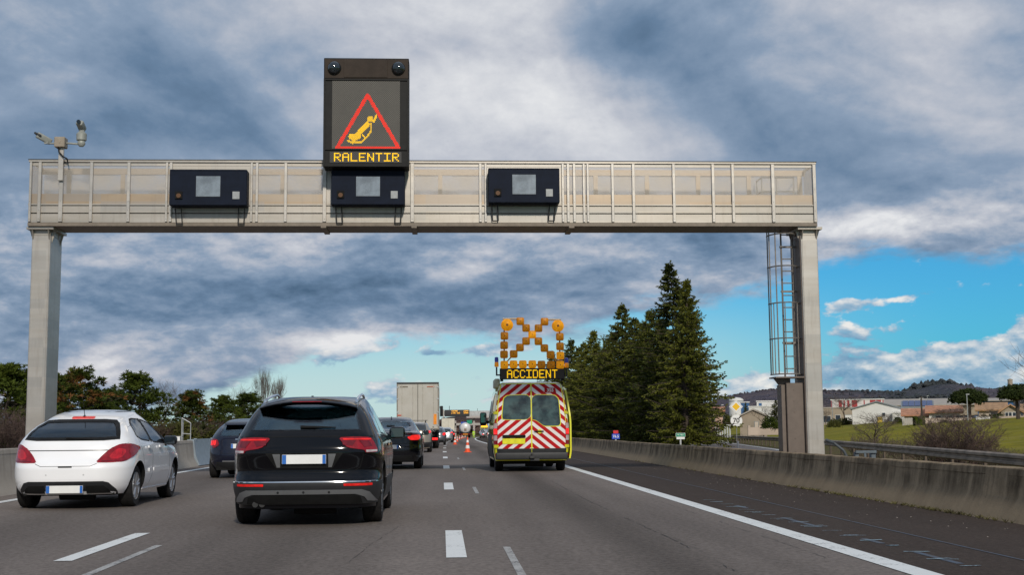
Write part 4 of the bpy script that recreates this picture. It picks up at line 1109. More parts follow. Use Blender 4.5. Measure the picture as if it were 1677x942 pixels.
    panel('rear_sticker', rrect(-.62, 1.02, -.52, 1.05, .004), bvh, 'rear', M_PLATE, t, .0055, .001)
    plate(t, bvh, .245, .355, .265)
    whip(t, bvh, .95, 0, .22); wiper(t, bvh, -.05, .34, 1.025, 1.045)
    seats(t, S, ((1.15, 3), (2.1, 2)))
    return t
make_white()

# ---- generic smaller cars -------------------------------------------------
def make_small(name, label, loc, paint, S, lights, plate_z, scale=1.0, cut=False, extra=None, lower=None, lit=True):
    t = thing(name, label, 'car', loc, scale=scale)
    o, bvh = build_body(t, S, paint, cut_glass=cut, lower=lower)
    frame_wheels(t, S, rim=M_STEELW)
    gl = G_TINT if cut else G_DARK
    for p in S['win_rear']: panel('rear_window', shrink(p, -.02), bvh, 'rear', gl, t, .004, .006)
    for p in S['win_side']:
        for sd in ('right', 'left'): panel('side_window', shrink(p, -.008), bvh, sd, gl, t, .003, .005)
    for p in S.get('win_front', []): panel('windscreen', shrink(p, -.02), bvh, 'front', gl, t, .003, .005)
    for s in (1, -1):
        e = panel('tail_light', rnd(lights if s > 0 else mirror(lights), 1, .18), bvh, 'rear', L_REDON if lit else L_RED, t, .012, .02)
        mirror_part(t, s * (S['W'] / 2 - .05), S['mir'], S['belt'] + .04, s, paint)
    if plate_z: plate(t, bvh, plate_z, plate_z + .11)
    panel('lower_valance', [(-.66, S['yr'][0][0] - .0 + .01), (.66, S['yr'][0][0] + .01), (.62, .40), (-.62, .40)], bvh, 'rear', M_CHAR, t, .006, .01)
    if cut: seats(t, S)
    if extra: extra(t, bvh, S)
    return t

HATCH = dict(W=1.74, H=1.46, belt=.98, ymid=1.9, camber=.06, dome=.07, ea=(3.2, 3.0), eb=(8, 6.5), axles=(.70, 3.24), rw=.305, tw=.20, dash=2.4, mir=2.5,
             yr=[(.22, .14), (.38, .02), (.55, .0), (.68, .03), (.78, .07), (.95, .12), (1.02, .17), (1.34, .46), (1.40, .52), (1.46, .62)],
             yf=[(.22, 3.85), (.4, 3.97), (.65, 3.92), (.85, 3.6), (.95, 3.1), (1.05, 2.85), (1.25, 2.4), (1.4, 2.0), (1.46, 1.8)],
             hw=[(.22, .78), (.4, .85), (.6, .87), (.8, .865), (.95, .83), (1.05, .79), (1.25, .69), (1.36, .62), (1.40, .575), (1.46, .5)],
             win_rear=[[(-.55, 1.03), (.55, 1.03), (.50, 1.28), (-.50, 1.28)]], win_front=[[(-.58, 1.04), (.58, 1.04), (.48, 1.32), (-.48, 1.32)]],
             win_side=[rnd([(.75, 1.08), (1.45, .98), (1.42, 1.28), (1.0, 1.27)], 1, .12), rnd([(1.53, .97), (2.65, .94), (2.15, 1.22), (1.50, 1.29)], 1, .12)])
def blue_extra(t, bvh, S):
    q = MB(); q.prism([(.36, 1.31), (.44, 1.37), (.75, 1.41), (.70, 1.33)], 'X', -.50, .50); bmesh.ops.bevel(q.b, geom=q.b.edges[:], offset=.015, segments=2, affect='EDGES')
    for v in q.b.verts: v.co.y += .12 * (abs(v.co.x) / .5) ** 2.5; v.co.z -= .03 * (abs(v.co.x) / .5) ** 2
    q.done('spoiler', P_NAVY, t); whip(t, bvh, 1.0, .08, .30); wiper(t, bvh, -.1, .34, 1.04, 1.06)
    panel('chrome_strip', rrect(-.17, .925, .17, .945, .006), bvh, 'rear', M_CHROME, t, .012, .01)
    panel('bumper_trim', [(-.46, .40), (.46, .40), (.46, .43), (-.46, .43)], bvh, 'rear', M_SILV, t, .008, .008)
    seam(t, bvh, 'rear', [(-.72, .90), (-.60, .70), (-.45, .60), (.45, .60), (.60, .70), (.72, .90)])
    for s in (1, -1):
        for k in range(3):
            P = [(.655 + .05 * k, .80), (.685 + .05 * k, .80), (.675 + .05 * k, .91), (.64 + .05 * k, .91)]
            panel('lamp_claw', P if s > 0 else mirror(P), bvh, 'rear', L_REDON, t, .016, .004)
make_small('dark_blue_hatchback', 'dark navy hatchback with bright claw tail lights half hidden behind the black SUV', (-4.98, 31.7, 0), P_NAVY, HATCH, [(.56, .80), (.70, .72), (.80, .84), (.82, .93), (.72, .96), (.60, .93)], .72, 1.03, True, blue_extra, lit=False)

LIFT = dict(W=1.86, H=1.49, belt=.98, ymid=2.25, camber=.10, dome=.07, ea=(3.2, 3.0), eb=(9, 6.5), axles=(1.02, 3.86), rw=.335, tw=.225, dash=2.95, mir=3.05,
            yr=[(.22, .14), (.38, .02), (.55, .0), (.70, .03), (.90, .04), (1.0, .045), (1.03, .10), (1.06, .30), (1.36, 1.05), (1.42, 1.22), (1.49, 1.45)],
            yf=[(.22, 4.7), (.4, 4.88), (.65, 4.82), (.85, 4.4), (.95, 3.75), (1.05, 3.45), (1.25, 2.95), (1.4, 2.6), (1.49, 2.4)],
            hw=[(.22, .84), (.4, .91), (.6, .93), (.8, .925), (.95, .89), (1.02, .85), (1.08, .80), (1.25, .70), (1.38, .61), (1.42, .57), (1.49, .5)],
            win_rear=[[(-.58, 1.09), (.58, 1.09), (.46, 1.34), (-.46, 1.34)]], win_front=[[(-.58, 1.04), (.58, 1.04), (.48, 1.34), (-.48, 1.34)]],
            win_side=[rnd([(1.05, 1.08), (2.05, .99), (2.0, 1.31), (1.55, 1.30)], 1, .12), rnd([(2.13, .985), (3.25, .95), (2.7, 1.24), (2.1, 1.31)], 1, .12)])
def lift_extra(t, bvh, S):
    shark_fin(t, bvh, 1.75, P_DARK)
    panel('chrome_strip', [(-.60, .925), (.60, .925), (.60, .95), (-.60, .95)], bvh, 'rear', M_SILV, t, .014, .01)
    seam(t, bvh, 'rear', [(-.78, .95), (-.66, .72), (.66, .72), (.78, .95)])
    for s in (1, -1):
        P = [(.50, .975), (.84, .975), (.84, .990), (.50, .990)]; panel('lamp_strip', P if s > 0 else mirror(P), bvh, 'rear', L_RED, t, .015, .01)
    q = MB(); q.prism([(.0, 1.0), (.02, 1.035), (.30, 1.045), (.30, 1.0)], 'X', -.66, .66); bmesh.ops.bevel(q.b, geom=q.b.edges[:], offset=.012, segments=2, affect='EDGES')
    for v in q.b.verts: v.co.y += .10 * (abs(v.co.x) / .66) ** 2.5
    q.done('boot_lip', P_DARK, t)
    for sd in ('right', 'left'): panel('window_trim', [(1.0, 1.30), (1.5, 1.335), (2.6, 1.335), (2.6, 1.345), (1.5, 1.35), (1.0, 1.315)], bvh, sd, M_CHROME, t, .006, .008)
make_small('dark_liftback', 'dark grey liftback with shark fin aerial directly ahead of the black SUV', (-1.56, 37.15, 0), P_DARK, LIFT, [(.50, .90), (.60, .82), (.80, .82), (.87, .88), (.85, .965), (.62, .955)], .58, 1.05, True, lift_extra)

CROSS = dict(W=1.82, H=1.58, belt=1.06, ymid=2.1, camber=.05, dome=.06, ea=(3.6, 3.2), eb=(9, 7), axles=(.85, 3.50), rw=.345, tw=.225, dash=2.7, mir=2.9,
             yr=[(.25, .12), (.45, .0), (.65, .02), (.9, .07), (1.1, .12), (1.18, .2), (1.45, .42), (1.52, .47), (1.58, .55)],
             yf=[(.25, 4.3), (.5, 4.4), (.75, 4.35), (.95, 4.1), (1.05, 3.5), (1.12, 3.25), (1.35, 2.75), (1.5, 2.4), (1.58, 2.2)],
             hw=[(.25, .85), (.5, .905), (.8, .91), (1.0, .88), (1.12, .83), (1.3, .75), (1.48, .66), (1.53, .62), (1.58, .55)],
             win_rear=[[(-.60, 1.14), (.60, 1.14), (.54, 1.43), (-.54, 1.43)]], win_front=[[(-.6, 1.12), (.6, 1.12), (.5, 1.44), (-.5, 1.44)]],
             win_side=[rnd([(.7, 1.15), (1.3, 1.12), (1.3, 1.42), (.95, 1.41)], 1, .12), rnd([(1.38, 1.11), (2.2, 1.09), (2.15, 1.44), (1.38, 1.43)], 1, .1), rnd([(2.28, 1.09), (3.1, 1.08), (2.6, 1.41), (2.26, 1.44)], 1, .1)])
def cross_extra(t, bvh, S):
    for s in (-1, 1):
        q = MB(); q.cyl((s * .56, .75, 1.585), (s * .56, 2.6, 1.60), .02, n=6).cyl((s * .56, .75, 1.585), (s * .56, .75, 1.53), .02, n=6).cyl((s * .56, 2.6, 1.6), (s * .56, 2.6, 1.53), .02, n=6); q.done('roof_rail', M_BLACK, t)
    q = MB(); q.bx(-.66, .66, 1.0, 1.07, 1.615, 1.64).bx(-.66, .66, 2.2, 2.27, 1.62, 1.645); q.done('roof_bar', M_BLACK, t)
make_small('beige_crossover', 'beige crossover with roof bars and dark lower cladding just behind the big lorry', (-1.42, 64.0, 0), P_BEIGE, CROSS, [(.52, 1.0), (.80, .98), (.86, 1.03), (.84, 1.12), (.70, 1.09)], .70, 1.0, False, cross_extra, (.26, .52, .012, M_CHAR, 'cladding'))
make_small('grey_hatchback', 'grey hatchback with red tail lights just ahead of the big lorry beside the cones', (-.55, 101, zr(101)), P_GREY, HATCH, [(.56, .80), (.70, .72), (.80, .84), (.82, .93), (.72, .96), (.60, .93)], .72, 1.02)
make_small('silver_crossover', 'silver crossover with lit tail lights queuing behind the far white lorry', (.28, 133, zr(133)), P_SILVER, CROSS, [(.52, 1.0), (.80, .98), (.86, 1.03), (.84, 1.12), (.70, 1.09)], .70)
make_small('dark_hatchback', 'small dark hatchback in the queue ahead of the silver crossover', (.72, 158, zr(158)), P_DARK, HATCH, [(.56, .80), (.70, .72), (.80, .84), (.82, .93), (.72, .96), (.60, .93)], .72, 1.05)
# ------------------------------------------------------------------ yellow service van with chevrons
def chevron_mat():
    M, nt, b = nodemat('red and white chevrons'); v, x, y, z = coords(nt)
    f = (z + 0.80 * V.m('ABSOLUTE', x)) * (1 / 0.236) + 0.12
    s = V.m('FRACT', f); k = V.m('LESS_THAN', s, 0.52)
    n = noise(v, 2.5, 5, .6)
    w = mixc(smooth(n, .4, .75) * .35, (0.78, 0.74, 0.72), (0.60, 0.55, 0.50)); r = mixc(smooth(n, .4, .75) * .4, (0.46, 0.005, 0.008), (0.35, 0.005, 0.008))
    c = mixc(k, w, r); nt.links.new(c.k, b.inputs['Base Color']); b.inputs['Roughness'].default_value = .6; b.inputs['Specular IOR Level'].default_value = .15
    return M
M_CHEV = chevron_mat()
VAN = dict(W=2.07, H=2.50, belt=1.4, ymid=2.6, camber=.02, dome=.05, ea=(9, 7), eb=(34, 26), axles=(.95, 4.65), rw=.345, tw=.225, tin=.06, arch=.06, dash=4.6, mir=4.35,
           yr=[(.30, .07), (.5, .02), (.65, 0), (1.3, .012), (2.0, .05), (2.35, .10), (2.45, .15), (2.5, .25)],
           yf=[(.30, 5.3), (.6, 5.5), (.9, 5.45), (1.15, 5.2), (1.3, 4.75), (1.9, 4.1), (2.3, 3.6), (2.5, 3.2)],
           hw=[(.30, .985), (.6, 1.03), (1.25, 1.03), (1.9, .965), (2.3, .90), (2.43, .85), (2.5, .76)], win_rear=[], win_side=[])
def make_van(name, label, loc, paint, full=True, scale=1.0, rear=None):
    S = VAN
    t = thing(name, label, 'van', loc, scale=scale)
    o, bvh = build_body(t, S, paint, cut_glass=False, z0=.30)
    frame_wheels(t, S, rim=M_STEELW)
    for s in (1, -1):
        hs = lambda P: P if s > 0 else mirror(P)
        d = panel('rear_door', hs([(.006, .37), (.93, .37), (.945, .63), (.945, 1.25), (.90, 1.85), (.82, 2.36), (.76, 2.44), (.006, 2.44)]), bvh, 'rear', rear or M_CHEV, t, .006, .012)
        panel('door_cladding', hs([(.006, .375), (.93, .375), (.945, .63), (.006, .63)]), bvh, 'rear', M_CHAR, d, .010, .008)
        win = [(.016, 2.09), (.74, 2.07), (.79, 1.30), (.74, 1.24), (.34, 1.24), (.26, 1.30), (.12, 1.40), (.016, 1.42)] if s > 0 else [(-.016, 2.09), (-.016, 1.42), (-.78, 1.42), (-.80, 1.50), (-.745, 2.07)]
        big = [(p[0] * 1.03, 1.7 + (p[1] - 1.7) * 1.05) for p in win]
        panel('window_border', rnd(big, 2, .14), bvh, 'rear', paint, d, .008, .006)
        w_ = panel('rear_window', rnd(win, 2, .14), bvh, 'rear', mat('van rear glass', (.040, .066, .062), .05, 0, .8, 2.2, spec=.7, coat=.5), d, .013, .006)
        panel('door_edge', hs([(.004, .38), (.018, .38), (.018, 2.43), (.004, 2.43)]), bvh, 'rear', paint, d, .0095, .006)
        panel('door_edge', hs([(.935, .64), (.955, .64), (.955, 1.25), (.91, 1.85), (.83, 2.36), (.81, 2.36), (.89, 1.85), (.935, 1.25)]), bvh, 'rear', paint, d, .0095, .006)
        panel('rear_pillar', hs([(.955, .65), (1.00, .65), (1.005, 1.25), (.945, 1.85), (.865, 2.36), (.845, 2.36), (.925, 1.85), (.955, 1.25)]), bvh, 'rear', rear or M_CHEV, t, .006, .008)
        tl = panel('tail_light', hs(rrect(.925, .74, 1.015, 1.33, .02)), bvh, 'rear', L_RED, t, .022, .02)
        panel('lamp_inset', hs(rrect(.93, 1.18, 1.010, 1.32, .015)), bvh, 'rear', mat('clear lens', (.55, .42, .42), .2, coat=.6), tl, .025, .004)
        panel('lamp_inset', hs(rrect(.93, 1.02, 1.010, 1.17, .015)), bvh, 'rear', L_REDON, tl, .025, .004)
        panel('lamp_inset', hs(rrect(.93, .85, 1.010, .99, .015)), bvh, 'rear', mat('clear lens', (.55, .42, .42), .2), tl, .025, .004)
        for zz in (1.60, .69): panel('hinge', hs(rrect(.90, zz - .04, 1.0, zz + .04, .01)), bvh, 'rear', mat('hinge yellow', (.72, .66, .01), .5), t, .035, .03)
        panel('reflector', hs(rrect(.87, .44, .96, .50, .01)), bvh, 'rear', L_REFL, t, .055, .01)
        panel('cladding', [(1.0, .36), (4.2, .36), (4.2, 1.02), (1.75, 1.02), (1.35, .82)], bvh, 'right' if s > 0 else 'left', M_CHAR, t, .010, .012)
        panel('side_window', rnd([(3.45, 1.35), (4.35, 1.35), (3.95, 1.95), (3.45, 2.0)], 1, .15), bvh, 'right' if s > 0 else 'left', G_DARK, t, .006, .008)
        panel('side_window', rnd([(1.9, 1.40), (3.1, 1.38), (3.1, 1.98), (1.9, 1.98)], 1, .12), bvh, 'right' if s > 0 else 'left', G_DARK, t, .006, .008)
        sd = 'right' if s > 0 else 'left'
        seam(t, bvh, sd, [(3.25, 2.25), (3.25, .40)], .012); seam(t, bvh, sd, [(1.75, 2.28), (1.75, .85)], .012); seam(t, bvh, sd, [(4.35, 1.9), (4.45, .95)], .012)
        # tall wing mirror
        q = MB(); q.box((s * 1.18, 4.25, 1.47), (.20, .14, .40), .05); q.bx(min(s * .98, s * 1.12), max(s * .98, s * 1.12), 4.2, 4.28, 1.34, 1.42); mm = q.done('wing_mirror', M_BLACK, t)
        q = MB(); q.box((s * 1.18, 4.178, 1.50), (.16, .008, .28), .003); q.done('mirror_glass', G_DARK, mm)
    q = MB(); q.bx(-.985, .985, -.05, .16, .33, .525, .03); q.done('bumper', M_CHAR, t)
    q = MB(); q.bx(-.80, -.18, -.022, -.004, .755, .905, .004); q.done('plate_holder', mat('plate yellow', (.74, .70, .01), .5), t)
    q = MB(); q.bx(-.80, -.17, -.045, -.004, .92, 1.0, .012); q.done('plate_lamp', M_MATTE, t)
    q = MB(); q.lathe([(.06, -.02), (.06, -.006)], (.22, 0, 1.09), 'Y', 20); q.done('handle_plate', mat('plate yellow', (.74, .70, .01)), t)
    q = MB(); q.bx(.07, .33, -.05, -.022, 1.075, 1.11, .008); q.done('door_handle', M_MATTE, t)
    q = MB(); q.box((.0, -.10, .40), (.14, .12, .07), .01); q.cyl((0, -.12, .43), (0, -.12, .50), .028, n=10); q.bx(-.05, .20, -.06, -.02, .30, .36); q.done('tow_bar', M_DKM, t)
    panel('windscreen', [(-.85, 1.35), (.85, 1.35), (.75, 2.05), (-.75, 2.05)], bvh, 'front', G_DARK, t, .004, .006)
    return t, bvh
van, vb = make_van('service_van', 'yellow service van with red and white chevron doors and number 355', (2.44, 34.3, 0), P_YELL)
panel('open_side_door', [(.42, .36), (1.75, .36), (1.75, 2.22), (.95, 2.30), (.55, 2.22), (.42, 1.5)], vb, 'right', P_YELL, van, .105, .045)
panel('door_handle', rrect(.48, 1.12, .52, 1.22, .01), vb, 'right', M_MATTE, van, .13, .03)
panel('number_panel', [(.37, 2.145), (.69, 2.145), (.66, 2.275), (.37, 2.275)], vb, 'rear', mat('number red', (.40, .006, .009), .6, spec=.15), van, .017, .006)
textmesh('number_lettering', '355', .125, mat('white lettering', (.82, .8, .78), .5), van, loc=(.525, vb.ray_cast(Vector((.55, -6, 2.18)), Vector((0, 1, 0)), 20)[0].y - .032, 2.21), depth=.002)
q = MB(); q.box((-.92, .75, 2.42), (.16, .9, .26), .05); q.bx(-.96, -.80, .5, .6, 2.2, 2.32); q.done('roof_box', mat('roof box cream', (.52, .50, .36), .5), van)

# warning board on the roof of the van
t = thing('warning_board', 'roof mounted board of amber lamps in a crossed frame above lit ACCIDENT lettering', 'warning light', (2.49, 34.42, 2.5))
q = MB(); q.bx(-.90, .89, .0, .14, .02, .325, .012); q.bx(-.87, -.80, .15, .5, -.02, .05).bx(.8, .87, .15, .5, -.02, .05); brd = q.done('message_board', M_BLACK, t)
q = MB(); q.bx(-.88, .87, -.010, -.001, .035, .312); dp = q.done('display_panel', led_panel_mat('van led matrix', (.028, .022, .018), (.085, .062, .045), .03), brd)
for i, ch in enumerate('ACCIDENT'):
    q = MB(); dot_text(q, ch, -.705 + i * 6 * .0296, .052, .0296, .0335, -.013, (.0270, .0285)); q.done('lit_letter', M_AMBERL, dp, 0, False)
cx_, cz_ = lambda x: (x - 565) * .002131, lambda y: 4.392 - y * .002131 - 2.5
M_FRM = mat('frame brown steel', (.16, .13, .105), .6, .3); M_FRB = mat('frame pale steel', (.42, .36, .28), .5, .3)
def bar(a, b, r=.022, m=None):
    q = MB(); q.cyl((cx_(a[0]), .07, cz_(a[1])), (cx_(b[0]), .07, cz_(b[1])), r, n=6); return q.done('frame_bar', m or M_FRM, t)
bar((205, 90), (200, 720)); bar((925, 100), (925, 720)); bar((185, 92), (412, 92), .03, M_FRB); bar((728, 105), (945, 105), .03, M_FRB)
bar((412, 110), (880, 650), .02, M_FRB); bar((728, 115), (235, 650), .02, M_FRB); bar((200, 690), (925, 695), .03)
def amber_mat(name, c, e): 
    M, nt, b = nodemat(name); v, x, y, z = coords(nt)
    n = noise(v, 9, 4, .6); cc = mixc(smooth(n, .3, .7), tuple(q * .62 for q in c), c); nt.links.new(cc.k, b.inputs['Base Color']); b.inputs['Roughness'].default_value = .42; b.inputs['Specular IOR Level'].default_value = .25
    nt.links.new(cc.k, b.inputs['Emission Color']); b.inputs['Emission Strength'].default_value = e; return M
L_AMB = amber_mat('amber lens dim', (.58, .21, .004), .22); L_AMB2 = amber_mat('amber lens bright', (.84, .33, .006), .5); M_LCEN = mat('lamp centre', (.30, .10, .01), .4)
lamp0 = None
def square_lamp(x, y, bright):
    key = 'b' if bright else 'd'
    if key not in LAMPS:
        q = MB(); P = rnd(rrect(-.103, -.103, .103, .103, .03, 3), 0)
        rings = []
        for (s, yy) in ((.80, .05), (.97, .03), (1.0, .0), (.96, -.03), (.80, -.055), (.45, -.068), (.12, -.070)):
            rings.append([q.b.verts.new((p[0] * s + (1 - s) * 0, yy, p[1] * s)) for p in rrect(-.108, -.108, .108, .108, .045 if s > .5 else .05, 4)])
        for A, B in zip(rings[:-1], rings[1:]):
            for i in range(len(A)): q.b.faces.new((A[i], A[(i + 1) % len(A)], B[(i + 1) % len(A)], B[i]))
        q.b.faces.new(rings[0]); q.b.faces.new(rings[-1])
        o = q.done('lamp', L_AMB2 if bright else L_AMB, t); q = MB(); q.lathe([(.016, -.0735), (.014, -.071)], (0, 0, 0), 'Y', 10); c = q.done('lamp_centre', M_LCEN, o); LAMPS[key] = o
    else: o = copy_tree(LAMPS[key], t)
    o.location = (cx_(x), .0, cz_(y)); return o
LAMPS = {}
random.seed(5)
for i, p in enumerate([(200, 690), (320, 685), (440, 685), (563, 685), (682, 690), (803, 695), (925, 695), (205, 315), (200, 438), (198, 556), (925, 330), (926, 455), (927, 575), (412, 127), (487, 215), (565, 300), (645, 388), (722, 477), (800, 563), (728, 133), (648, 218), (485, 385), (405, 468), (323, 552)]):
    square_lamp(*p, i in (0, 1, 2, 3, 6, 12, 15))
for x, y in ((240, 175), (900, 190)):
    q = MB(); q.lathe([(.13, .09), (.166, .04), (.17, .0), (.16, -.03), (.12, -.06), (.05, -.075), (.002, -.078)], (0, 0, 0), 'Y', 32); o = q.done('round_lamp', L_AMB2, t); o.location = (cx_(x), -.01, cz_(y))
    q = MB(); q.lathe([(.034, -.082), (.03, -.076)], (0, 0, 0), 'Y', 14); q.done('lamp_centre', M_LCEN, o)
for x, y in ((102, 640), (1010, 655)):
    s = -1 if x < 500 else 1
    q = MB(); q.lathe([(.05, 0), (.06, .03), (.055, .12), (.045, .13)], (cx_(x) , .07, cz_(y + 75)), 'Z', 14); bcn = q.done('beacon', L_ORANGE, t)
    q = MB(); q.lathe([(.052, .131), (.055, .2), (.05, .26), (.02, .275)], (cx_(x) - s * -.0, .07, cz_(y + 75)), 'Z', 14); q.done('blue_lens', mat('blue lens', (.01, .015, .22), .2, coat=.6, emit=.25), bcn)
    q = MB(); q.cyl((cx_(x), .07, cz_(y + 75) - .005), (cx_(x), .07, cz_(y + 190)), .022, n=8); q.bx(min(cx_(x), s * .88), max(cx_(x), s * .88), .05, .09, cz_(y + 190), cz_(y + 172)); q.done('beacon_bracket', M_DKM, bcn)

# ------------------------------------------------------------------ lorries
def make_lorry(label, loc, panel_mat, marks, scale=1.0):
    t = thing('box_lorry', label, 'lorry', loc, group=None, scale=scale)
    q = MB(); q.bx(-1.275, 1.275, .05, 13.6, 1.14, 3.97, .02); body = q.done('trailer_box', panel_mat, t)
    q = MB(); q.bx(-1.275, 1.275, -.02, .10, 3.90, 4.0, .01); q.done('top_frame', M_DKM, t)
    for s in (-1, 1):
        q = MB(); q.bx(min(s * .012, s * 1.20), max(s * .012, s * 1.20), .0, .045, 1.20, 3.88, .006); d = q.done('rear_door', panel_mat, t)
        for x in (.30, .95):
            q = MB(); q.cyl((s * x, -.018, 1.22), (s * x, -.018, 3.86), .012, n=6)
            for z in (1.35, 2.0, 2.8, 3.7): q.bx(s * x - .03, s * x + .03, -.03, -.001, z - .025, z + .025)
            q.done('locking_bar', panel_mat, d)
        for z in (1.4, 2.2, 3.0, 3.7):
            q = MB(); q.bx(min(s * 1.13, s * 1.262), max(s * 1.13, s * 1.262), -.02, -.001, z - .04, z + .04, .004); q.done('hinge', M_GALV, d)
        q = MB(); q.bx(min(s * 1.215, s * 1.27), max(s * 1.215, s * 1.27), -.012, .044, 1.14, 3.9); q.done('corner_post', mat('corner post grey', (.22, .20, .17), .6), t)
        q = MB(); q.bx(min(s * .82, s * 1.20), max(s * .82, s * 1.20), .02, .16, .52, .66, .01); q.done('tail_light', L_REDON, t)
        for y in (2.2, 3.5, 4.8): wheel(t, s * 1.06, y, .50, .36, s, 'steel', M_STEELW)
        wheel(t, s * 1.05, 12.0, .50, .40, s, 'steel', M_STEELW); wheel(t, s * 1.05, 14.9, .50, .32, s, 'steel', M_STEELW)
        q = MB(); q.box((s * 1.42, 14.5, 2.45), (.22, .12, .75), .04); q.bx(min(s * 1.2, s * 1.35), max(s * 1.2, s * 1.35), 14.45, 14.55, 2.7, 2.76); q.done('wing_mirror', M_BLACK, t)
    q = MB(); q.bx(-1.0, 1.0, .3, 15.0, .75, 1.12).bx(-1.18, 1.18, .10, .22, .42, .56).bx(-.9, -.82, .2, .3, .5, .9).bx(.82, .9, .2, .3, .5, .9).bx(-1.25, 1.25, .04, .13, 1.02, 1.135); q.done('chassis', M_MATTE, t)
    q = MB(); q.bx(-1.24, 1.24, 13.9, 16.0, .85, 3.6, .12); q.done('cab', mat('cab paint', (.08, .09, .11), .4), t)
    q = MB(); q.bx(-.26, .26, .085, .097, .70, .81, .003); q.done('number_plate', M_PLATE, t)
    for nm, mm, x0, x1, z0, z1 in marks:
        q = MB(); q.bx(x0, x1, -.026, -.006, z0, z1, .004); q.done(nm, mm, t)
    return t
M_ORB = mat('orange plate', (.85, .27, .01), .4); M_RDB = mat('red plate', (.55, .06, .02), .5)
make_lorry('tall dirty white box lorry with closed rear doors queuing in the middle lane', (-1.46, 76, 0), P_TRUCKW,
           [('hazard_plate', M_ORB, .93, 1.13, 1.46, 2.08), ('hazard_plate', M_RDB, -1.22, -.99, 1.98, 2.05), ('marker_label', mat('dark label', (.16, .13, .09), .6), -1.05, -.60, 3.70, 3.76), ('marker_label', mat('red label', (.42, .14, .08), .6), .55, 1.0, 3.70, 3.76), ('door_seal', M_DKM, -.010, .010, 1.2, 3.88), ('vent', M_MATTE, .90, .96, 1.27, 1.35)])
make_lorry('distant cream box lorry queuing beneath the dark message sign', (1.15, 240, zr(240)), mat('cream panel', (.62, .58, .48), .5, 0, .08, 1.2),
           [('hazard_plate', M_ORB, .35, .95, 1.30, 1.60), ('hazard_plate', M_ORB, -.95, -.35, 1.30, 1.45), ('door_seal', M_DKM, -.012, .012, 1.2, 3.88)])
# tanker
t = thing('tank_lorry', 'white tanker lorry with a round tank stopped beyond the row of cones', 'lorry', (5.45, 296, zr(296)))
q = MB(); q.lathe([(.05, -.10), (.5, -.08), (.95, .05), (1.18, .25), (1.25, .5), (1.25, 10.5), (1.1, 10.9), (.3, 11.0)], (0, 0, 2.35), 'Y', 32); tk = q.done('tank', mat('tank white', (.62, .60, .58), .35, .1, .1), t)
q = MB(); q.lathe([(1.262, 2.0), (1.262, 2.25)], (0, 0, 2.35), 'Y', 32); q.done('tank_band', M_DKM, tk)
q = MB(); q.bx(-.28, .28, -.16, -.11, 1.7, 2.2, .02); q.done('rear_valve', mat('valve brown', (.22, .16, .12), .6), tk)
q = MB(); q.bx(-1.2, 1.2, .2, 12, .75, 1.1).bx(-1.2, 1.2, .0, .15, .75, 1.0); q.done('chassis', M_MATTE, t)
for s in (-1, 1):
    for y in (2.0, 3.3, 11.0): wheel(t, s * 1.05, y, .5, .36, s, 'steel', M_STEELW)
    q = MB(); q.bx(min(s * .7, s * 1.15), max(s * .7, s * 1.15), -.04, -.002, .8, .96); q.done('tail_light', L_RED, t)
q = MB(); q.bx(-.6, .6, -.05, -.003, .78, .98); q.done('hazard_plate', M_ORB, t)
q = MB(); q.bx(-1.2, 1.2, 12.2, 14.2, .8, 3.2, .1); q.done('cab', mat('cab paint', (.08, .09, .11)), t)

# ------------------------------------------------------------------ cones
def make_cone(label, px, py, s=1.0):
    p = ground_at(px, py)
    t = thing('traffic_cone', label, 'traffic cone', p, group='cones closing the right-hand lane', scale=s)
    q = MB(); q.bx(-.20, .20, -.20, .20, .004, .035, .012); q.lathe([(.15, .035), (.135, .06)], (0, 0, 0), 'Z', 20); q.done('base', M_CONE, t)
    R = lambda z: .125 - .100 * (z - .06) / .70
    q = MB(); q.lathe([(R(.06), .06), (R(.76), .76), (.018, .765)], (0, 0, 0), 'Z', 24); c = q.done('cone', M_CONE, t)
    for a, b_ in ((.20, .36), (.50, .62)):
        q = MB(); q.lathe([(R(a) + .004, a), (R(b_) + .004, b_)], (0, 0, 0), 'Z', 24); q.done('white_band', mat('cone white', (.80, .78, .74), .5), c)
    return t
M_CONE = mat('cone orange', (.80, .085, .015), .5, 0, .1, 4)
make_cone('nearest orange and white traffic cone standing alone in the closed right lane', 765.8, 741.5, 1.0)
make_cone('traffic cone nearest to the centre dashes at the front of the tapering row', 745.2, 728.8, .98)
make_cone('traffic cone just behind the front cone of the tapering row', 748.7, 723.8, .9)
for px, py in ((752.3, 720.6), (755.2, 719.2), (757.6, 718.3), (759.8, 717.8), (761.8, 717.3)):
    make_cone('small distant traffic cone in the tapering row leading to the tanker', px, py, .95)

# ------------------------------------------------------------------ the accident in the distance
p = at(784.5, 712, 270)
car = make_small('silver_car', 'small silver car tipped up at the accident beyond the cones', (p.x, 270, zr(270) + .55), P_SILVER, HATCH, [(.56, .80), (.70, .72), (.80, .84), (.82, .93), (.72, .96), (.60, .93)], None, 1.0)
car.rotation_euler = (R_(-8), R_(34), R_(-62))
p = at(793.5, 712, 285)
v2, _ = make_van('service_van', 'distant yellow service van with amber and blue lights at the accident', (p.x, 285, zr(285)), P_YELL, rear=mat('van rear dark', (.05, .06, .06), .5))
for nm, mm, x0, x1, z0, z1 in (('amber_light_bar', mat('amber bar lit', (1, .45, .02), .4, emit=1.2), -.8, .7, 2.35, 2.75), ('blue_light', mat('blue light lit', (.25, .45, 1.0), .4, emit=1.6), .75, 1.1, 2.75, 3.15), ('blue_light', mat('blue light lit', (.25, .45, 1.0)), -.9, -.5, 2.82, 3.1), ('amber_light', mat('amber bar lit', (1, .45, .02)), .1, .55, 2.82, 3.1)):
    q = MB(); q.bx(x0, x1, -.10, -.03, z0, z1, .02); q.done(nm, mm, v2)
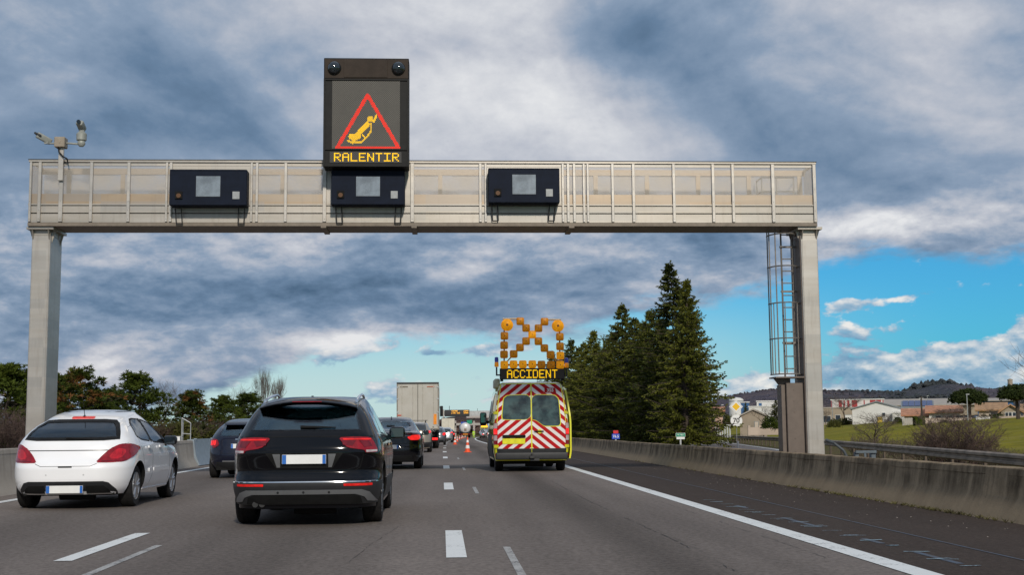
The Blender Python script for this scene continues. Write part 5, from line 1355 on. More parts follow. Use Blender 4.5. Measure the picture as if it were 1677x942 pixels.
# a road worker in high-visibility clothing
def make_person(label, loc, rz):
    J = [(0, 0, .96), (0, 0, 1.12), (0, .01, 1.34), (0, .0, 1.46), (0, -.01, 1.56), (0, -.02, 1.68),
         (.10, 0, .90), (.12, .03, .50), (.12, .0, .09), (.13, -.12, .045), (-.10, 0, .90), (-.13, -.04, .50), (-.14, .06, .09), (-.15, -.06, .045),
         (.19, 0, 1.40), (.25, .03, 1.13), (.24, -.10, .90), (-.19, 0, 1.40), (-.27, .02, 1.14), (-.26, -.08, .90)]
    E_ = [(0, 1), (1, 2), (2, 3), (3, 4), (4, 5), (0, 6), (6, 7), (7, 8), (8, 9), (0, 10), (10, 11), (11, 12), (12, 13), (2, 14), (14, 15), (15, 16), (2, 17), (17, 18), (18, 19)]
    Rr = [.16, .15, .17, .075, .085, .075, .10, .065, .045, .04, .10, .065, .045, .04, .075, .05, .032, .075, .05, .032]
    # five fingers on each hand
    for w in (16, 19):
        bx_, by_, bz_ = J[w]; k = len(J); J.append((bx_, by_ - .03, bz_ - .08)); E_.append((w, k)); Rr.append(.030)
        for f in range(4): J.append((bx_ - .025 + .017 * f, by_ - .05, bz_ - .165 - .01 * (1 - abs(f - 1.5)))); E_.append((k, len(J) - 1)); Rr.append(.008)
        J.append((bx_ - math.copysign(.045, bx_), by_ - .05, bz_ - .10)); E_.append((w, len(J) - 1)); Rr.append(.009)
    me = bpy.data.meshes.new('person'); me.from_pydata(J, E_, [])
    o = link('person', me); o.location = loc; o.rotation_euler = (0, 0, rz)
    md = o.modifiers.new('skin', 'SKIN'); sv = me.skin_vertices[0].data
    for v_, r in zip(sv, Rr): v_.radius = (r, r)
    sv[0].use_root = True
    sb = o.modifiers.new('sub', 'SUBSURF'); sb.levels = 2; sb.render_levels = 2
    bpy.context.view_layer.update()
    m2 = bpy.data.meshes.new_from_object(o.evaluated_get(bpy.context.evaluated_depsgraph_get())); o.modifiers.clear(); o.data = m2; m2.name = 'person'
    M, nt, b = nodemat('worker clothing'); v, x, y, z = coords(nt)
    n = noise(v, 8, 3, .6); hv = mixc(smooth(n, .3, .7), (.42, .72, .02), (.52, .80, .03)); band = smooth(V.m('ABSOLUTE', z - 1.15), .035, .03) + smooth(V.m('ABSOLUTE', z - .55), .035, .03)
    c = mixc(V.m('MINIMUM', band, 1.0), hv, (.6, .6, .6)); c = mixc(V.m('GREATER_THAN', z, 1.50), c, (.42, .26, .19)); c = mixc(V.m('LESS_THAN', z, .10), c, (.02, .02, .02))
    sk = smooth(z, .875, .865) * smooth(V.m('ABSOLUTE', x), .19, .20); c = mixc(sk, c, (.42, .26, .19))
    nt.links.new(c.k, b.inputs['Base Color']); b.inputs['Roughness'].default_value = .8
    m2.materials.clear(); m2.materials.append(M); m2.polygons.foreach_set('use_smooth', [True] * len(m2.polygons))
    q = MB(); q.lathe([(.115, 1.66), (.112, 1.70), (.085, 1.765), (.04, 1.79), (.005, 1.795)], (0, -.015, 0), 'Z', 18); q.done('hair', mat('dark hair', (.02, .015, .012), .8), o)
    q = MB(); q.box((0, -.115, 1.60), (.03, .03, .045), .01); q.done('nose', mat('skin', (.42, .26, .19), .6), o)
    return tag(o, label, 'person')
p = at(775.8, 712, 268)
make_person('worker in bright yellow-green high-visibility clothing walking beside the tipped silver car', (p.x, 268, zr(268)), R_(20))

# ------------------------------------------------------------------ far message sign and gantry
def box_from_px(x0, y0, x1, y1, Y): a, b_ = at(x0, y1, Y), at(x1, y0, Y); return a.x, b_.x, a.z, b_.z
x0, x1, z0, z1 = box_from_px(728.3, 671.5, 768.8, 682.7, 350)
t = thing('message_sign', 'wide dark overhead message sign with amber text far ahead', 'road sign', ((x0 + x1) / 2, 350, zr(350)))
w = (x1 - x0) / 2; a, b_ = z0 - zr(350), z1 - zr(350)
q = MB(); q.bx(-w, w, 0, .8, a, b_, .03); q.done('housing', mat('sign anthracite', (.022, .022, .024), .6), t)
q = MB()
for row, (l, r_) in enumerate((('VIENNE', '22MN'), ('LYON SUD', '30MN'))):
    z = b_ - .52 - row * .56
    dot_text(q, l, -w * .46, z, .050, .056, -.02, (.048, .054)); dot_text(q, r_, w * .52, z, .056, .056, -.02, (.054, .054))
q.done('lit_lettering', mat('far amber lit', (1.0, .42, .02), .5, emit=1.3), t, 0, False)
q = MB(); q.bx(-w - .5, -w - .1, .1, .5, 0, b_ + .1, .02); q.done('post', M_ALUB, t)
q = MB(); q.bx(-w - .09, w + 6, .82, 1.5, a + .25, b_ - .3, .02); q.done('arm', M_GALV, t)
q = MB(); q.cyl((-w * .62, .4, b_ + .002), (-w * .62, .4, b_ + 1.1), .07, n=8); q.done('aerial', M_DKM, t)

t = thing('sign_gantry', 'far grey gantry carrying a blue and a green direction sign', 'gantry', (0, 400, zr(400)))
for xx in (at(746, 700, 400).x, at(796, 700, 400).x):
    q = MB(); q.bx(xx - .25, xx + .25, 0, .5, 0, 5.2, .02); q.done('column', M_ALUB, t)
xa, xb = at(745, 700, 400).x, at(797, 700, 400).x
za = at(760, 697, 400).z - zr(400)
q = MB(); q.bx(xa, xb, 0, .6, za, za + .7, .02); q.done('beam', M_ALUB, t)
M_SBLUE = mat('sign blue', (.01, .08, .48), .4); M_SGREEN = mat('sign green', (.005, .27, .15), .4); M_SWHITE = mat('sign white', (.8, .8, .78), .4, 0, .03); M_SRED = mat('sign red', (.62, .02, .03), .4); M_SYEL = mat('sign yellow', (.85, .50, .01), .4, 0, .03)
for nm, mm, a, b_, c, d_ in (('blue_sign', M_SBLUE, 755, 763.5, 691.5, 695.5), ('green_sign', M_SGREEN, 764.5, 773, 688.5, 694.5)):
    x0, x1, z0, z1 = box_from_px(a, c, b_, d_, 400); q = MB(); q.bx(x0, x1, -.15, -.02, z0 - zr(400), z1 - zr(400), .02); q.done(nm, mm, t)
# overpass beyond
t = thing('overpass', 'pale concrete road bridge with railing crossing far beyond the message sign', 'bridge', (0, 520, zr(420)))
xa, xb = at(764, 700, 520).x, at(905, 700, 520).x; zt = at(790, 681, 520).z - zr(420)
q = MB(); q.bx(xa, xb, 0, 9, zt - 1.0, zt, .03).bx(at(775, 700, 520).x, at(778, 700, 520).x, 2, 7, -1, zt - 1).bx(at(812, 700, 520).x, at(815, 700, 520).x, 2, 7, -1, zt - 1); q.done('deck', mat('bridge concrete', (.42, .38, .36), .8), t)
q = MB()
x = xa
while x < xb: q.bx(x - .05, x + .05, .1, .2, zt + .001, zt + 1.6); x += 1.1
q.bx(xa, xb, .08, .22, zt + 1.601, zt + 1.7).bx(xa, xb, .08, .099, zt + .8, zt + .86); q.done('railing', M_GALV, t)
for px in (782, 803):
    q = MB(); pp = at(px, 690, 523); q.cyl((pp.x, 3, zt), (pp.x, 3, zt + 3.0), .08, n=6); q.done('lamp_post', M_DKM, t)
# ------------------------------------------------------------------ vegetation
def leaf_mat(name, dark, light, scale=1.2, odd=None, oddthr=0.62):
    M, nt, b = nodemat(name); v, x, y, z = coords(nt)
    n = noise(v, scale, 3, .6); n2 = noise(v, scale * 9, 2, .7)
    oi = nt.nodes.new('ShaderNodeObjectInfo'); rn = V(oi.outputs['Random'])
    c = mixc(smooth(n * .5 + n2 * .6 + (rn - .5) * .12, .40, .68), dark, light)
    if odd: c = mixc(smooth(noise(v, .55, 2, .5), oddthr, oddthr + .08) * .9, c, odd)
    nt.links.new(c.k, b.inputs['Base Color']); b.inputs['Roughness'].default_value = .75; b.inputs['Specular IOR Level'].default_value = .2
    tl = nt.nodes.new('ShaderNodeBsdfTranslucent'); nt.links.new(c.k, tl.inputs[0]); mx = nt.nodes.new('ShaderNodeMixShader'); mx.inputs[0].default_value = .18
    nt.links.new(b.outputs[0], mx.inputs[1]); nt.links.new(tl.outputs[0], mx.inputs[2]); nt.links.new(mx.outputs[0], nt.nodes['Material Output'].inputs[0])
    return M
M_CON = leaf_mat('conifer foliage', (.012, .024, .005), (.155, .16, .022), .9)
M_PINE = leaf_mat('pine foliage', (.008, .020, .003), (.090, .118, .014), .8)
M_PINEB = leaf_mat('pine foliage with brown patches', (.008, .020, .003), (.085, .110, .014), .8, (.20, .085, .028), .53)
M_BUSH = leaf_mat('olive bush foliage', (.035, .042, .012), (.10, .10, .025), 1.5)
M_BARK = mat('bark', (.060, .045, .034), .9, 0, .35, 6, bump=.6, bscale=25)
M_TWIG = mat('bare twigs', (.105, .078, .058), .9, 0, .3, 2)
M_TWIGR = mat('reddish bare twigs', (.085, .055, .045), .9, 0, .3, 2)

def tri_leaf(vs, fs, p, d, l, w, rng):
    """narrow pointed leaf spray along d"""
    d = d.normalized(); s = d.cross(Vector((rng.uniform(-1, 1), rng.uniform(-1, 1), rng.uniform(-.4, 1))))
    if s.length < 1e-3: s = Vector((1, 0, 0))
    s = s.normalized() * w; n = len(vs)
    m_ = p + d * l * .45
    vs += [tuple(p), tuple(m_ + s), tuple(p + d * l), tuple(m_ - s)]; fs.append((n, n + 1, n + 2, n + 3))

def conifer(H, R, seed, lean=0.0, nb=250, bare=.04):
    rng = random.Random(seed); vs, fs = [], []; limbs = MB()
    top = Vector((lean, rng.uniform(-.3, .3), H))
    def axis(z): f = z / H; return Vector((lean * f * f + .12 * math.sin(f * 9 + seed), .1 * math.cos(f * 7 + seed), z))
    lobes = [(rng.uniform(0, 2 * PI), rng.uniform(.15, .9), rng.uniform(.6, 1.35)) for _ in range(14)]
    for i in range(nb):
        f = (i + rng.random()) / nb; z = H * (bare + (1 - bare) * f ** 1.12)
        zf = z / H; env = (1 - zf) ** (.64 + .16 * zf) * (.76 + .28 * min(1, zf / .25)) + .010
        a = rng.uniform(0, 2 * PI); k = 1.0
        for la, lf, lk in lobes:
            d_ = abs((a - la + PI) % (2 * PI) - PI)
            if d_ < .8 and abs(f - lf) < .12: k *= 1 + (lk - 1) * (1 - d_ / .8)
        L = R * env * rng.uniform(.55, 1.12) * k
        if rng.random() < .11: L *= 1.38
        L = max(L, .22)
        o = axis(z); hd = Vector((math.cos(a), math.sin(a), 0))
        rise = rng.uniform(-.10, .22) + .5 * max(0, z / H - .8); droop = rng.uniform(.10, .32); curl = rng.uniform(.05, .30)
        n = max(4, int(L / .17)); prev = o
        for j in range(1, n + 1):
            t_ = j / n; p = o + hd * L * t_ + Vector((0, 0, L * (rise * t_ - droop * t_ * t_ + curl * t_ ** 5 * .8)))
            p += Vector((rng.uniform(-.05, .05), rng.uniform(-.05, .05), rng.uniform(-.03, .03)))
            if j == n // 2 or j == n:
                limbs.cyl(prev if j == n else o, p, .02 + .010 * L * (1 - t_ * .6), .012, 4, False)
                prev = p
            if t_ < .18 and L > 1.2: continue
            dirb = hd * .8 + Vector((0, 0, rise - 2 * droop * t_ + 3 * curl * t_ ** 4))
            for q_ in range(5):
                sd = Vector((-hd.y, hd.x, 0)) * rng.uniform(-1, 1) * .9
                d = dirb * rng.uniform(.4, 1) + sd + Vector((0, 0, rng.uniform(-.55, .25)))
                ll = rng.uniform(.26, .52) * (1.05 - .35 * t_) ; tri_leaf(vs, fs, p + Vector((0, 0, rng.uniform(-.08, .05))), d, ll, ll * rng.uniform(.13, .22), rng)
    # leading shoot
    for i in range(26):
        p = axis(H * (1 - .03 * rng.random())) + Vector((0, 0, .25 * rng.random())); tri_leaf(vs, fs, p, Vector((rng.uniform(-1, 1), rng.uniform(-1, 1), rng.uniform(-.2, .9))), .32, .05, rng)
    tr = MB()
    for i in range(10): tr.cyl(axis(H * i / 10), axis(H * (i + 1) / 10), .26 * (1 - i / 10.5) * H / 14 + .015, .26 * (1 - (i + 1) / 10.5) * H / 14 + .012, 8, False)
    return vs, fs, tr, limbs

def make_tree_from(name, label, cat, parts, leafm, loc, rz=0, s=1.0, group=None):
    vs, fs, tr, limbs = parts
    t = thing(name, label, cat, loc, rz, group, s)
    tr.b.verts.ensure_lookup_table()
    tmp = bpy.data.meshes.new('l'); limbs.b.to_mesh(tmp); tr.b.from_mesh(tmp); limbs.b.free(); bpy.data.meshes.remove(tmp)
    tr.done('trunk', M_BARK, t, 60, False)
    if fs: pymesh('crown', vs, fs, leafm, t)
    return t

protos = [conifer(14, 4.9, s_, l_, n_) for s_, l_, n_ in ((1, .5, 420), (2, -.4, 420), (3, .2, 360), (4, -.1, 360))]
CON = []
spots = [ # px of the axis, Y, py of the tip, prototype, label
 (1127, 95, 457, 0, 'front conifer at the right end of the row, its tip leaning towards the gantry column'),
 (1098, 105, 430, 1, 'tallest dark conifer of the row with a ragged pointed top'),
 (1062, 116, 508, 2, 'shorter conifer squeezed left of the tallest conifer in the row'),
 (1040, 127, 520, 3, 'bushy conifer of the row behind the shorter one, above the green sign'),
 (1018, 138, 497, 1, 'slim pointed conifer rising in the middle of the row'),
 (992, 151, 557, 2, 'low conifer left of the slim pointed conifer in the row'),
 (966, 165, 541, 0, 'dark spiky conifer above the blue distance marker'),
 (947, 180, 568, 3, 'distant conifer between the spiky conifer and the van lamp board'),
 (929, 195, 556, 1, 'far conifer showing just right of the amber lamp board'),
 (1080, 122, 520, 3, 'conifer standing behind the gap between the tallest conifer and the shorter one on its left'),
 (1052, 134, 528, 0, 'full dark conifer in the second rank behind the bushy conifer'),
 (1004, 148, 545, 3, 'full conifer in the second rank behind the slim pointed conifer'),
 (980, 162, 562, 1, 'second rank conifer behind the low conifer and the spiky conifer'),
 (955, 176, 560, 2, 'second rank conifer right of the distant conifer near the lamp board'),
 (905, 215, 575, 2, 'farthest conifer of the row, mostly hidden behind the chevron van')]
src = {}
for i, (px, Y, py, k_, lb) in enumerate(spots):
    a = at(px, py, Y); g = gz(a.x, Y) - .05; h = a.z - g
    if k_ not in src:
        o = make_tree_from('conifer_tree', lb, 'tree', protos[k_], M_CON, (a.x, Y, g), (0, 1.3, 2.2, 4.0)[k_] * 0, 1.0, 'conifers in a row beyond the right barrier'); src[k_] = o
    else:
        o = copy_tree(src[k_]); o['label'] = lb; o.rotation_euler = (0, 0, 1.1 * i)
    lx = {0: .5, 1: -.4, 2: .2, 3: -.1}[k_]; s = h / 14.2
    o.location = (a.x - (lx * s if k_ in (0, 1) and i < 2 else 0), Y, g); o.scale = (s * (.80, .95)[i] if i < 2 else s * 1.08, s * .95, s)

def pine(H, R, seed, tall=.25, nclump=90, flat=1.0):
    rng = random.Random(seed); vs, fs = [], []; tr, limbs = MB(), MB()
    pts = [Vector((0, 0, 0))]
    for i in range(1, 7): pts.append(Vector((pts[-1].x + rng.uniform(-.15, .15), pts[-1].y + rng.uniform(-.15, .15), H * .92 * i / 6)))
    for i in range(6): tr.cyl(pts[i], pts[i + 1], .22 * (1 - i / 7), .22 * (1 - (i + 1) / 7), 7, False)
    for c in range(nclump):
        a = rng.uniform(0, 2 * PI); f = rng.random(); z = H * (tall + (1 - tall) * f)
        env = min(1, .45 + 2.2 * f) * (1 - f ** 1.5) ** .75 + .06 if flat == 1.0 else math.sin(PI * (.12 + .86 * f)) ** .4
        r = R * env * math.sqrt(rng.uniform(.10, 1)) * (rng.uniform(.65, 1.2) if c % 7 else rng.uniform(1.3, 1.6))
        p = Vector((math.cos(a) * r, math.sin(a) * r, z + rng.uniform(-.3, .3)))
        base = pts[min(6, max(1, int(z / H * 6)))] * 1.0; base = Vector((base.x, base.y, max(H * tall * .6, z - .25 * r)))
        if c % 11 == 0: p.z += rng.uniform(.5, 1.1) * (1 - .3 * f)
        if rng.random() < .6 or c % 7 == 0: limbs.cyl(base, p, .05, .018, 4, False)
        cr = rng.uniform(.40, .80) * (R / 3.0) ** .5
        nt_ = 9
        for t_ in range(nt_):
            u = Vector((rng.gauss(0, 1), rng.gauss(0, 1), rng.gauss(0, .42) + .12)).normalized() * cr * rng.uniform(.4, 1); tip = p + u
            out_ = (u + Vector((p.x, p.y, 0)).normalized() * .3 * cr + Vector((0, 0, .25 * cr))).normalized()
            for q_ in range(13):
                d = out_ * rng.uniform(.3, 1) + Vector((rng.uniform(-1, 1), rng.uniform(-1, 1), rng.uniform(-.6, 1))) * .75
                l = rng.uniform(.24, .48); tri_leaf(vs, fs, tip - out_ * .15, d, l, l * .11, rng)
    return vs, fs, tr, limbs
def bare(H, seed, spread=.55, up=.6, levels=5, r0=.14, kids=3, thin=1.0):
    rng = random.Random(seed); tr, limbs = MB(), MB()
    def grow(p, d, L, r, lv):
        n = 3; q_ = p
        for i in range(n):
            d = (d + Vector((rng.uniform(-1, 1), rng.uniform(-1, 1), rng.uniform(-.4, .9) * up)) * .18).normalized(); e = q_ + d * L / n
            limbs.cyl(q_, e, r * (1 - i * .14), r * (1 - (i + 1) * .14), 5 if r > .03 else 3, False); q_ = e
            if lv > 0 and i > 0:
                for k in range(kids - 1 if i == 1 else kids):
                    s_ = Vector((rng.uniform(-1, 1), rng.uniform(-1, 1), rng.uniform(-.3, 1) * up)).normalized()
                    grow(q_, (d * (1 - spread) + s_ * spread).normalized(), L * rng.uniform(.55, .8), max(r * .5, .007 * thin), lv - 1)
    grow(Vector((0, 0, 0)), Vector((0, 0, 1)), H * .42, r0, levels - 1)
    tr.cyl((0, 0, -.2), (0, 0, .02), r0 * 1.3, r0, 7, False)
    return [], [], tr, limbs
def bare_tree(label, parts, loc, s=1.0, m_=None, name='bare_tree', cat='tree', group=None):
    vs, fs, tr, limbs = parts
    t = thing(name, label, cat, loc, 0, group, s)
    tr.done('trunk', M_BARK, t, 60, False); limbs.done('branches', m_ or M_TWIG, t, 60, False); return t
def shrub(seed, H, W_, n=150):
    rng = random.Random(seed); b = MB()
    for i in range(n):
        a = rng.uniform(0, 2 * PI); r = rng.uniform(0, .35) * W_; p = Vector((math.cos(a) * r, math.sin(a) * r * .6, 0)); d = Vector((math.cos(a) * rng.uniform(.1, .8), math.sin(a) * .6 * rng.uniform(.1, .8), 1)).normalized()
        L = H * rng.uniform(.5, 1.0); k = 5; rr = rng.uniform(.008, .016)
        for j in range(k):
            d = (d + Vector((rng.uniform(-.3, .3), rng.uniform(-.3, .3), rng.uniform(-.2, .1)))).normalized(); e = p + d * L / k
            b.cyl(p, e, rr * (1 - j * .15), rr * (1 - (j + 1) * .15), 3, False)
            if j > 0:
                for q_ in range(3):
                    s_ = (d + Vector((rng.uniform(-1, 1), rng.uniform(-1, 1), rng.uniform(-.5, .7)))).normalized(); l = L * rng.uniform(.10, .3); m_ = e + s_ * l
                    b.cyl(e, m_, rr * .6, .004, 3, False)
                    for w_ in range(2): b.cyl(e + s_ * l * .6, e + s_ * l * .6 + (s_ + Vector((rng.uniform(-1, 1), rng.uniform(-1, 1), rng.uniform(-.5, .8)))).normalized() * l * .5, rr * .4, .003, 3, False)
            p = e
    return b

# pines and bare trees beyond the opposite carriageway
def spot(px, Y): a = at(px, 700, Y); return Vector((a.x, Y, gz(a.x, Y)))
def top_h(px, py, Y): return at(px, py, Y).z - gz(at(px, py, Y).x, Y)
pp = {'a': pine(7, 3.4, 21, .06, 170), 'b': pine(7, 3.0, 22, .06, 150), 'c': pine(7, 3.6, 23, .06, 175)}
PS = {}
for key, px, py, Y, m_, wf, lb in (
    ('a', 12, 600, 95, M_PINE, 1.15, 'dark bushy pine at the left edge behind the gantry column'),
    ('b', 62, 600, 104, M_PINEB, 1.0, 'pine partly hidden behind the left gantry column'),
    ('c', 128, 605, 112, M_PINEB, 1.0, 'pine with rusty brown needles behind the white hatchback'),
    ('a', 178, 640, 122, M_PINE, 1.0, 'low green pine between the brown pine and the broad dark pine'),
    ('c', 224, 612, 132, M_PINE, 1.0, 'broad dark green pine right of the rusty brown one'),
    ('b', 312, 640, 155, M_PINEB, .95, 'small pointed pine standing among bare trees above the median wall'),
    ('a', 365, 650, 185, M_PINE, 1.05, 'rounded bright green pine left of the black SUV'),
    ('c', 402, 645, 205, M_PINE, 1.1, 'rounded green pine directly behind the roof of the black SUV'),
    ('b', 437, 662, 240, M_PINE, 1.1, 'farthest green pine peeping past the black SUV roof rail')):
    g = spot(px, Y); h = top_h(px, py, Y); k2 = (key, m_.name)
    if k2 not in PS:
        P = pp[key] if (key, 'used') not in PS else pine(7, {'a': 3.4, 'b': 3.0, 'c': 3.7}[key], 31 + len(PS), .06, 165)
        PS[(key, 'used')] = 1; PS[k2] = o = make_tree_from('pine_tree', lb, 'tree', P, m_, g, 0, 1, 'pines beyond the opposite carriageway')
    else: o = copy_tree(PS[k2]); o['label'] = lb; o.rotation_euler = (0, 0, px * .37)
    o.location = g; s = h / 7.3; o.scale = (s * wf * 1.25, s * wf * 1.25, s)
bs = {}
def place_bare(key, maker, label, px, py, Y, m_=None, rot=0, wf=1.0):
    g = spot(px, Y); h = top_h(px, py, Y)
    if key not in bs:
        o = bare_tree(label, maker(), g, 1.0, m_); hh = max(v.co.z for v in [c for c in KIDS(o) if c.name.startswith('branches')][0].data.vertices); bs[key] = (o, hh)
    else: o = copy_tree(bs[key][0]); o['label'] = label
    s = h / bs[key][1]; o.location = g; o.scale = (s * wf, s * wf, s); o.rotation_euler = (0, 0, rot); return o
place_bare('b1', lambda: bare(8, 41, .5, .8, 5, .12), 'slender bare tree between the dark pine and the small pointed pine', 268, 618, 150, None, 0)
place_bare('b1', None, 'second slender bare tree left of the small pointed pine', 292, 632, 162, None, 2.0)
place_bare('b1', None, 'bare tree crown rising above the rounded green pine', 385, 628, 225, None, 1.0, 1.2)
place_bare('pop', lambda: bare(10, 44, .30, 1.6, 5, .12, 4), 'tall upright bare poplar left of the black SUV roof', 437, 599, 235, M_TWIG, 0, .5)
place_bare('pop', None, 'shorter bare poplar beside the tall poplar', 450, 612, 242, M_TWIG, 2.4, .5)
# undergrowth on the left verge
sh = shrub(61, 2.6, 2.6, 130)
S0 = sh.done('bare_shrub', M_TWIGR, None, 0, False)
first = True
for px, Y, s, lb in ((8, 82, 1.15, 'reddish bare bush at the left edge of the picture behind the median wall'), (40, 90, .9, 'reddish bare bush left of the gantry column foot'), (300, 128, .9, 'bare bush above the median wall beside the white frame'), (335, 150, 1.1, 'purple brown bare bush left of the dark blue hatchback'), (262, 125, .9, 'bare bush behind the mirror of the white hatchback'), (110, 98, 1.0, 'bare bush behind the roof of the white hatchback'), (180, 108, 1.0, 'bare bush behind the aerial of the white hatchback'), (370, 175, 1.2, 'bare bush behind the roof of the dark blue hatchback'), (415, 190, 1.2, 'bare bush hidden behind the black SUV')):
    o = S0 if first else S0.copy()
    if not first: COL.objects.link(o)
    first = False
    tag(o, lb, 'bush', 'bare bushes beyond the opposite carriageway'); o.location = spot(px, Y); o.scale = (s * 1.5, s * 1.2, s); o.rotation_euler = (0, 0, px)
def leafy(seed, n=900, R=1.0, H=1.0, ls=.16):
    rng = random.Random(seed); vs, fs = [], []
    for i in range(n):
        u = Vector((rng.gauss(0, 1), rng.gauss(0, 1), abs(rng.gauss(0, 1)))).normalized(); k = rng.uniform(.55, 1.0) * (1 + .18 * math.sin(u.x * 5 + seed) * math.cos(u.y * 6)); p = Vector((u.x * R * k, u.y * R * k, u.z * H * k))
        for q_ in range(3): tri_leaf(vs, fs, p, u + Vector((rng.uniform(-1, 1), rng.uniform(-1, 1), rng.uniform(-1, 1))) * .9, ls * rng.uniform(.7, 1.3), ls * .3, rng)
    return vs, fs
bv = leafy(5); B0 = pymesh('olive_bush', *bv, M_BUSH)
for i, (px, Y, s, lb) in enumerate(((288, 126, 2.1, 'olive green bush behind the white hatchback mirror'), (205, 112, 2.4, 'green bush at the foot of the broad dark pine'), (82, 95, 2.2, 'green bush right of the left gantry column'), (330, 145, 2.0, 'olive bush beneath the small pointed pine'), (150, 102, 2.3, 'green bush below the rusty brown pine'))):
    o = B0 if i == 0 else B0.copy()
    if i: COL.objects.link(o)
    tag(o, lb, 'bush', 'leafy bushes beyond the opposite carriageway'); o.location = spot(px, Y) - Vector((0, 0, .1)); o.scale = (s * 1.2, s, s * 1.15); o.rotation_euler = (0, 0, i * 1.3)
# white steel frame and small cabinet on the left verge
g = at(297.5, 715, 70); q = MB(); zb_ = 0
for a, b_ in (((0, 0, -.9), (0, 0, 1.0)), ((.48, 0, -.9), (.48, 0, .72)), ((0, 0, 1.0), (.48, 0, .72)), ((0, .3, -.9), (0, .3, .9)), ((0, 0, 1.0), (0, .3, .9)), ((0, 0, .15), (.48, 0, .12))): q.cyl(a, b_, .028, n=6)
o = q.done('gate_frame', M_GALV); o.location = (g.x, 70, .9); tag(o, 'thin galvanised steel frame rising behind the median wall beside the bare bushes', 'frame')
g = at(292.5, 719, 70); q = MB(); q.bx(-.09, .09, -.1, .1, 0, g.z + .1, .01).bx(-.11, .11, -.12, .12, g.z + .101, g.z + .13); o = q.done('cabinet', M_PLATE); o.location = (g.x, 70, 0); tag(o, 'small white roadside cabinet beside the steel frame behind the median wall', 'cabinet')

# vegetation right: bare shrubs and trees between crash barrier and field
R0 = shrub(71, 2.3, 3.0, 130).done('bare_shrub', M_TWIGR, None, 0, False); R1 = shrub(72, 1.9, 2.6, 75).done('bare_shrub', M_TWIG, None, 0, False)
used = set()
for kx, px, Y, s, lb in ((0, 1560, 52, .95, 'large dense brown bare bush in the middle of the verge beyond the guardrail'), (0, 1530, 55, .62, 'brown bare bush just left of the largest one beyond the guardrail'), (0, 1595, 53, .6, 'brown bare bush around the foot of the small bare tree'), (1, 1440, 62, .75, 'thin bare bush beyond the guardrail in front of the striped factory'), (1, 1405, 66, .62, 'leftmost thin bare bush right of the gantry column'), (1, 1475, 60, .55, 'sparse bare bush between the thin bush and the dense bush'), (1, 1640, 47, .42, 'low brown bare bush near the right edge beyond the guardrail'), (1, 1670, 46, .42, 'low bare bush at the right edge beyond the guardrail'), (1, 1620, 50, .42, 'low bare bush between the small bare tree and the right edge')):
    srcO = (R0, R1)[kx]; o = srcO if kx not in used else srcO.copy()
    if kx in used: COL.objects.link(o)
    used.add(kx); tag(o, lb, 'bush', 'bare bushes beyond the guardrail'); g = spot(px, Y); o.location = g; o.scale = (s * 1.25, s, s * .95); o.rotation_euler = (0, 0, px * 1.7)
place_bare('small', lambda: bare(5, 52, .62, .55, 5, .09), 'small bare tree with a crooked trunk among the brown bushes beyond the guardrail', 1585, 668, 55, M_TWIG, 0, 1.35)
place_bare('small', None, 'low spreading bare tree beyond the guardrail in front of the striped factory', 1432, 672, 62, M_TWIG, 1.7, 1.3)
o = place_bare('b1', None, 'bare tree whose thin branch tips reach in at the right edge', 1738, 540, 44, None, 2.6, 1.1)

# ------------------------------------------------------------------ road signs on the right
a = at(1205.5, 677, 134); g = Vector((a.x, 134, gz(a.x, 134))); SCALE = 134 / FPX
t = thing('priority_sign', 'yellow and white diamond sign above a round end-of-70 sign on a post', 'road sign', g)
zz = lambda py: at(1205.5, py, 134).z - g.z
q = MB(); q.cyl((0, 0, -.2), (0, 0, zz(668)), .04, n=8); q.done('post', M_GALV, t)
h = 11.5 * SCALE; zc = zz(666.5)
q = MB(); q.prism([(-h, zc), (0, zc - h), (h, zc), (0, zc + h)], 'Y', -.06, -.045); dd = q.done('diamond', M_SWHITE, t)
for k_, (nm, mm) in ((.90, ('border', mat('sign grey border', (.30, .31, .33), .5))), (.84, ('diamond_field', M_SWHITE)), (.58, ('diamond_centre', M_SYEL))):
    q = MB(); e = -.0605 - .002 * (1 - k_) * 10; q.prism([(-h * k_, zc), (0, zc - h * k_), (h * k_, zc), (0, zc + h * k_)], 'Y', e - .003, e); q.done(nm, mm, dd)
zc2 = zz(689.5); r = 9.8 * SCALE
q = MB(); q.lathe([(r, -.06), (r, -.045)], (0, 0, zc2), 'Y', 40); rd = q.done('round_disc', M_SWHITE, t)
textmesh('number', '70', r * 1.12, M_BLACK, rd, loc=(-.02, -.068, zc2), depth=.002)
for sg in (-1, 1):
    q = MB(); q.box((sg * r * .62, -.0635, zc2 + sg * r * .60), (r * .50, .004, .13), 0, Matrix.Rotation(R_(-44), 3, 'Y')); q.done('end_bar', M_BLACK, rd)
# kilometre marker and stream sign
a = at(1008.5, 715, 54.5); t = thing('distance_marker', 'small blue 76.5 kilometre marker with a red plate on top', 'sign', (a.x, 54.5, 0)); z = lambda py: at(1008.5, py, 54.5).z
q = MB(); q.bx(-.03, .03, .005, .05, -.1, z(712)); q.done('post', M_GALV, t)
q = MB(); q.bx(-.17, .17, -.012, 0, z(719.8), z(711), .003); bl = q.done('number_plate', mat('marker blue', (.01, .06, .50), .4), t)
q = MB(); q.bx(-.11, .11, -.010, 0, z(710.6), z(705.5), .003); q.done('red_plate', M_SRED, t)
textmesh('number', '76.5', .155, M_SWHITE, bl, loc=(0, -.015, (z(719.8) + z(711)) / 2), depth=.001)
a = at(1114.5, 715, 40.5); t = thing('route_sign', 'small green and white road name sign standing behind the right barrier', 'sign', (a.x, 40.5, 0)); z = lambda py: at(1114.5, py, 40.5).z
q = MB(); q.bx(-.025, .025, .004, .04, -.1, z(713)); q.done('post', M_GALV, t)
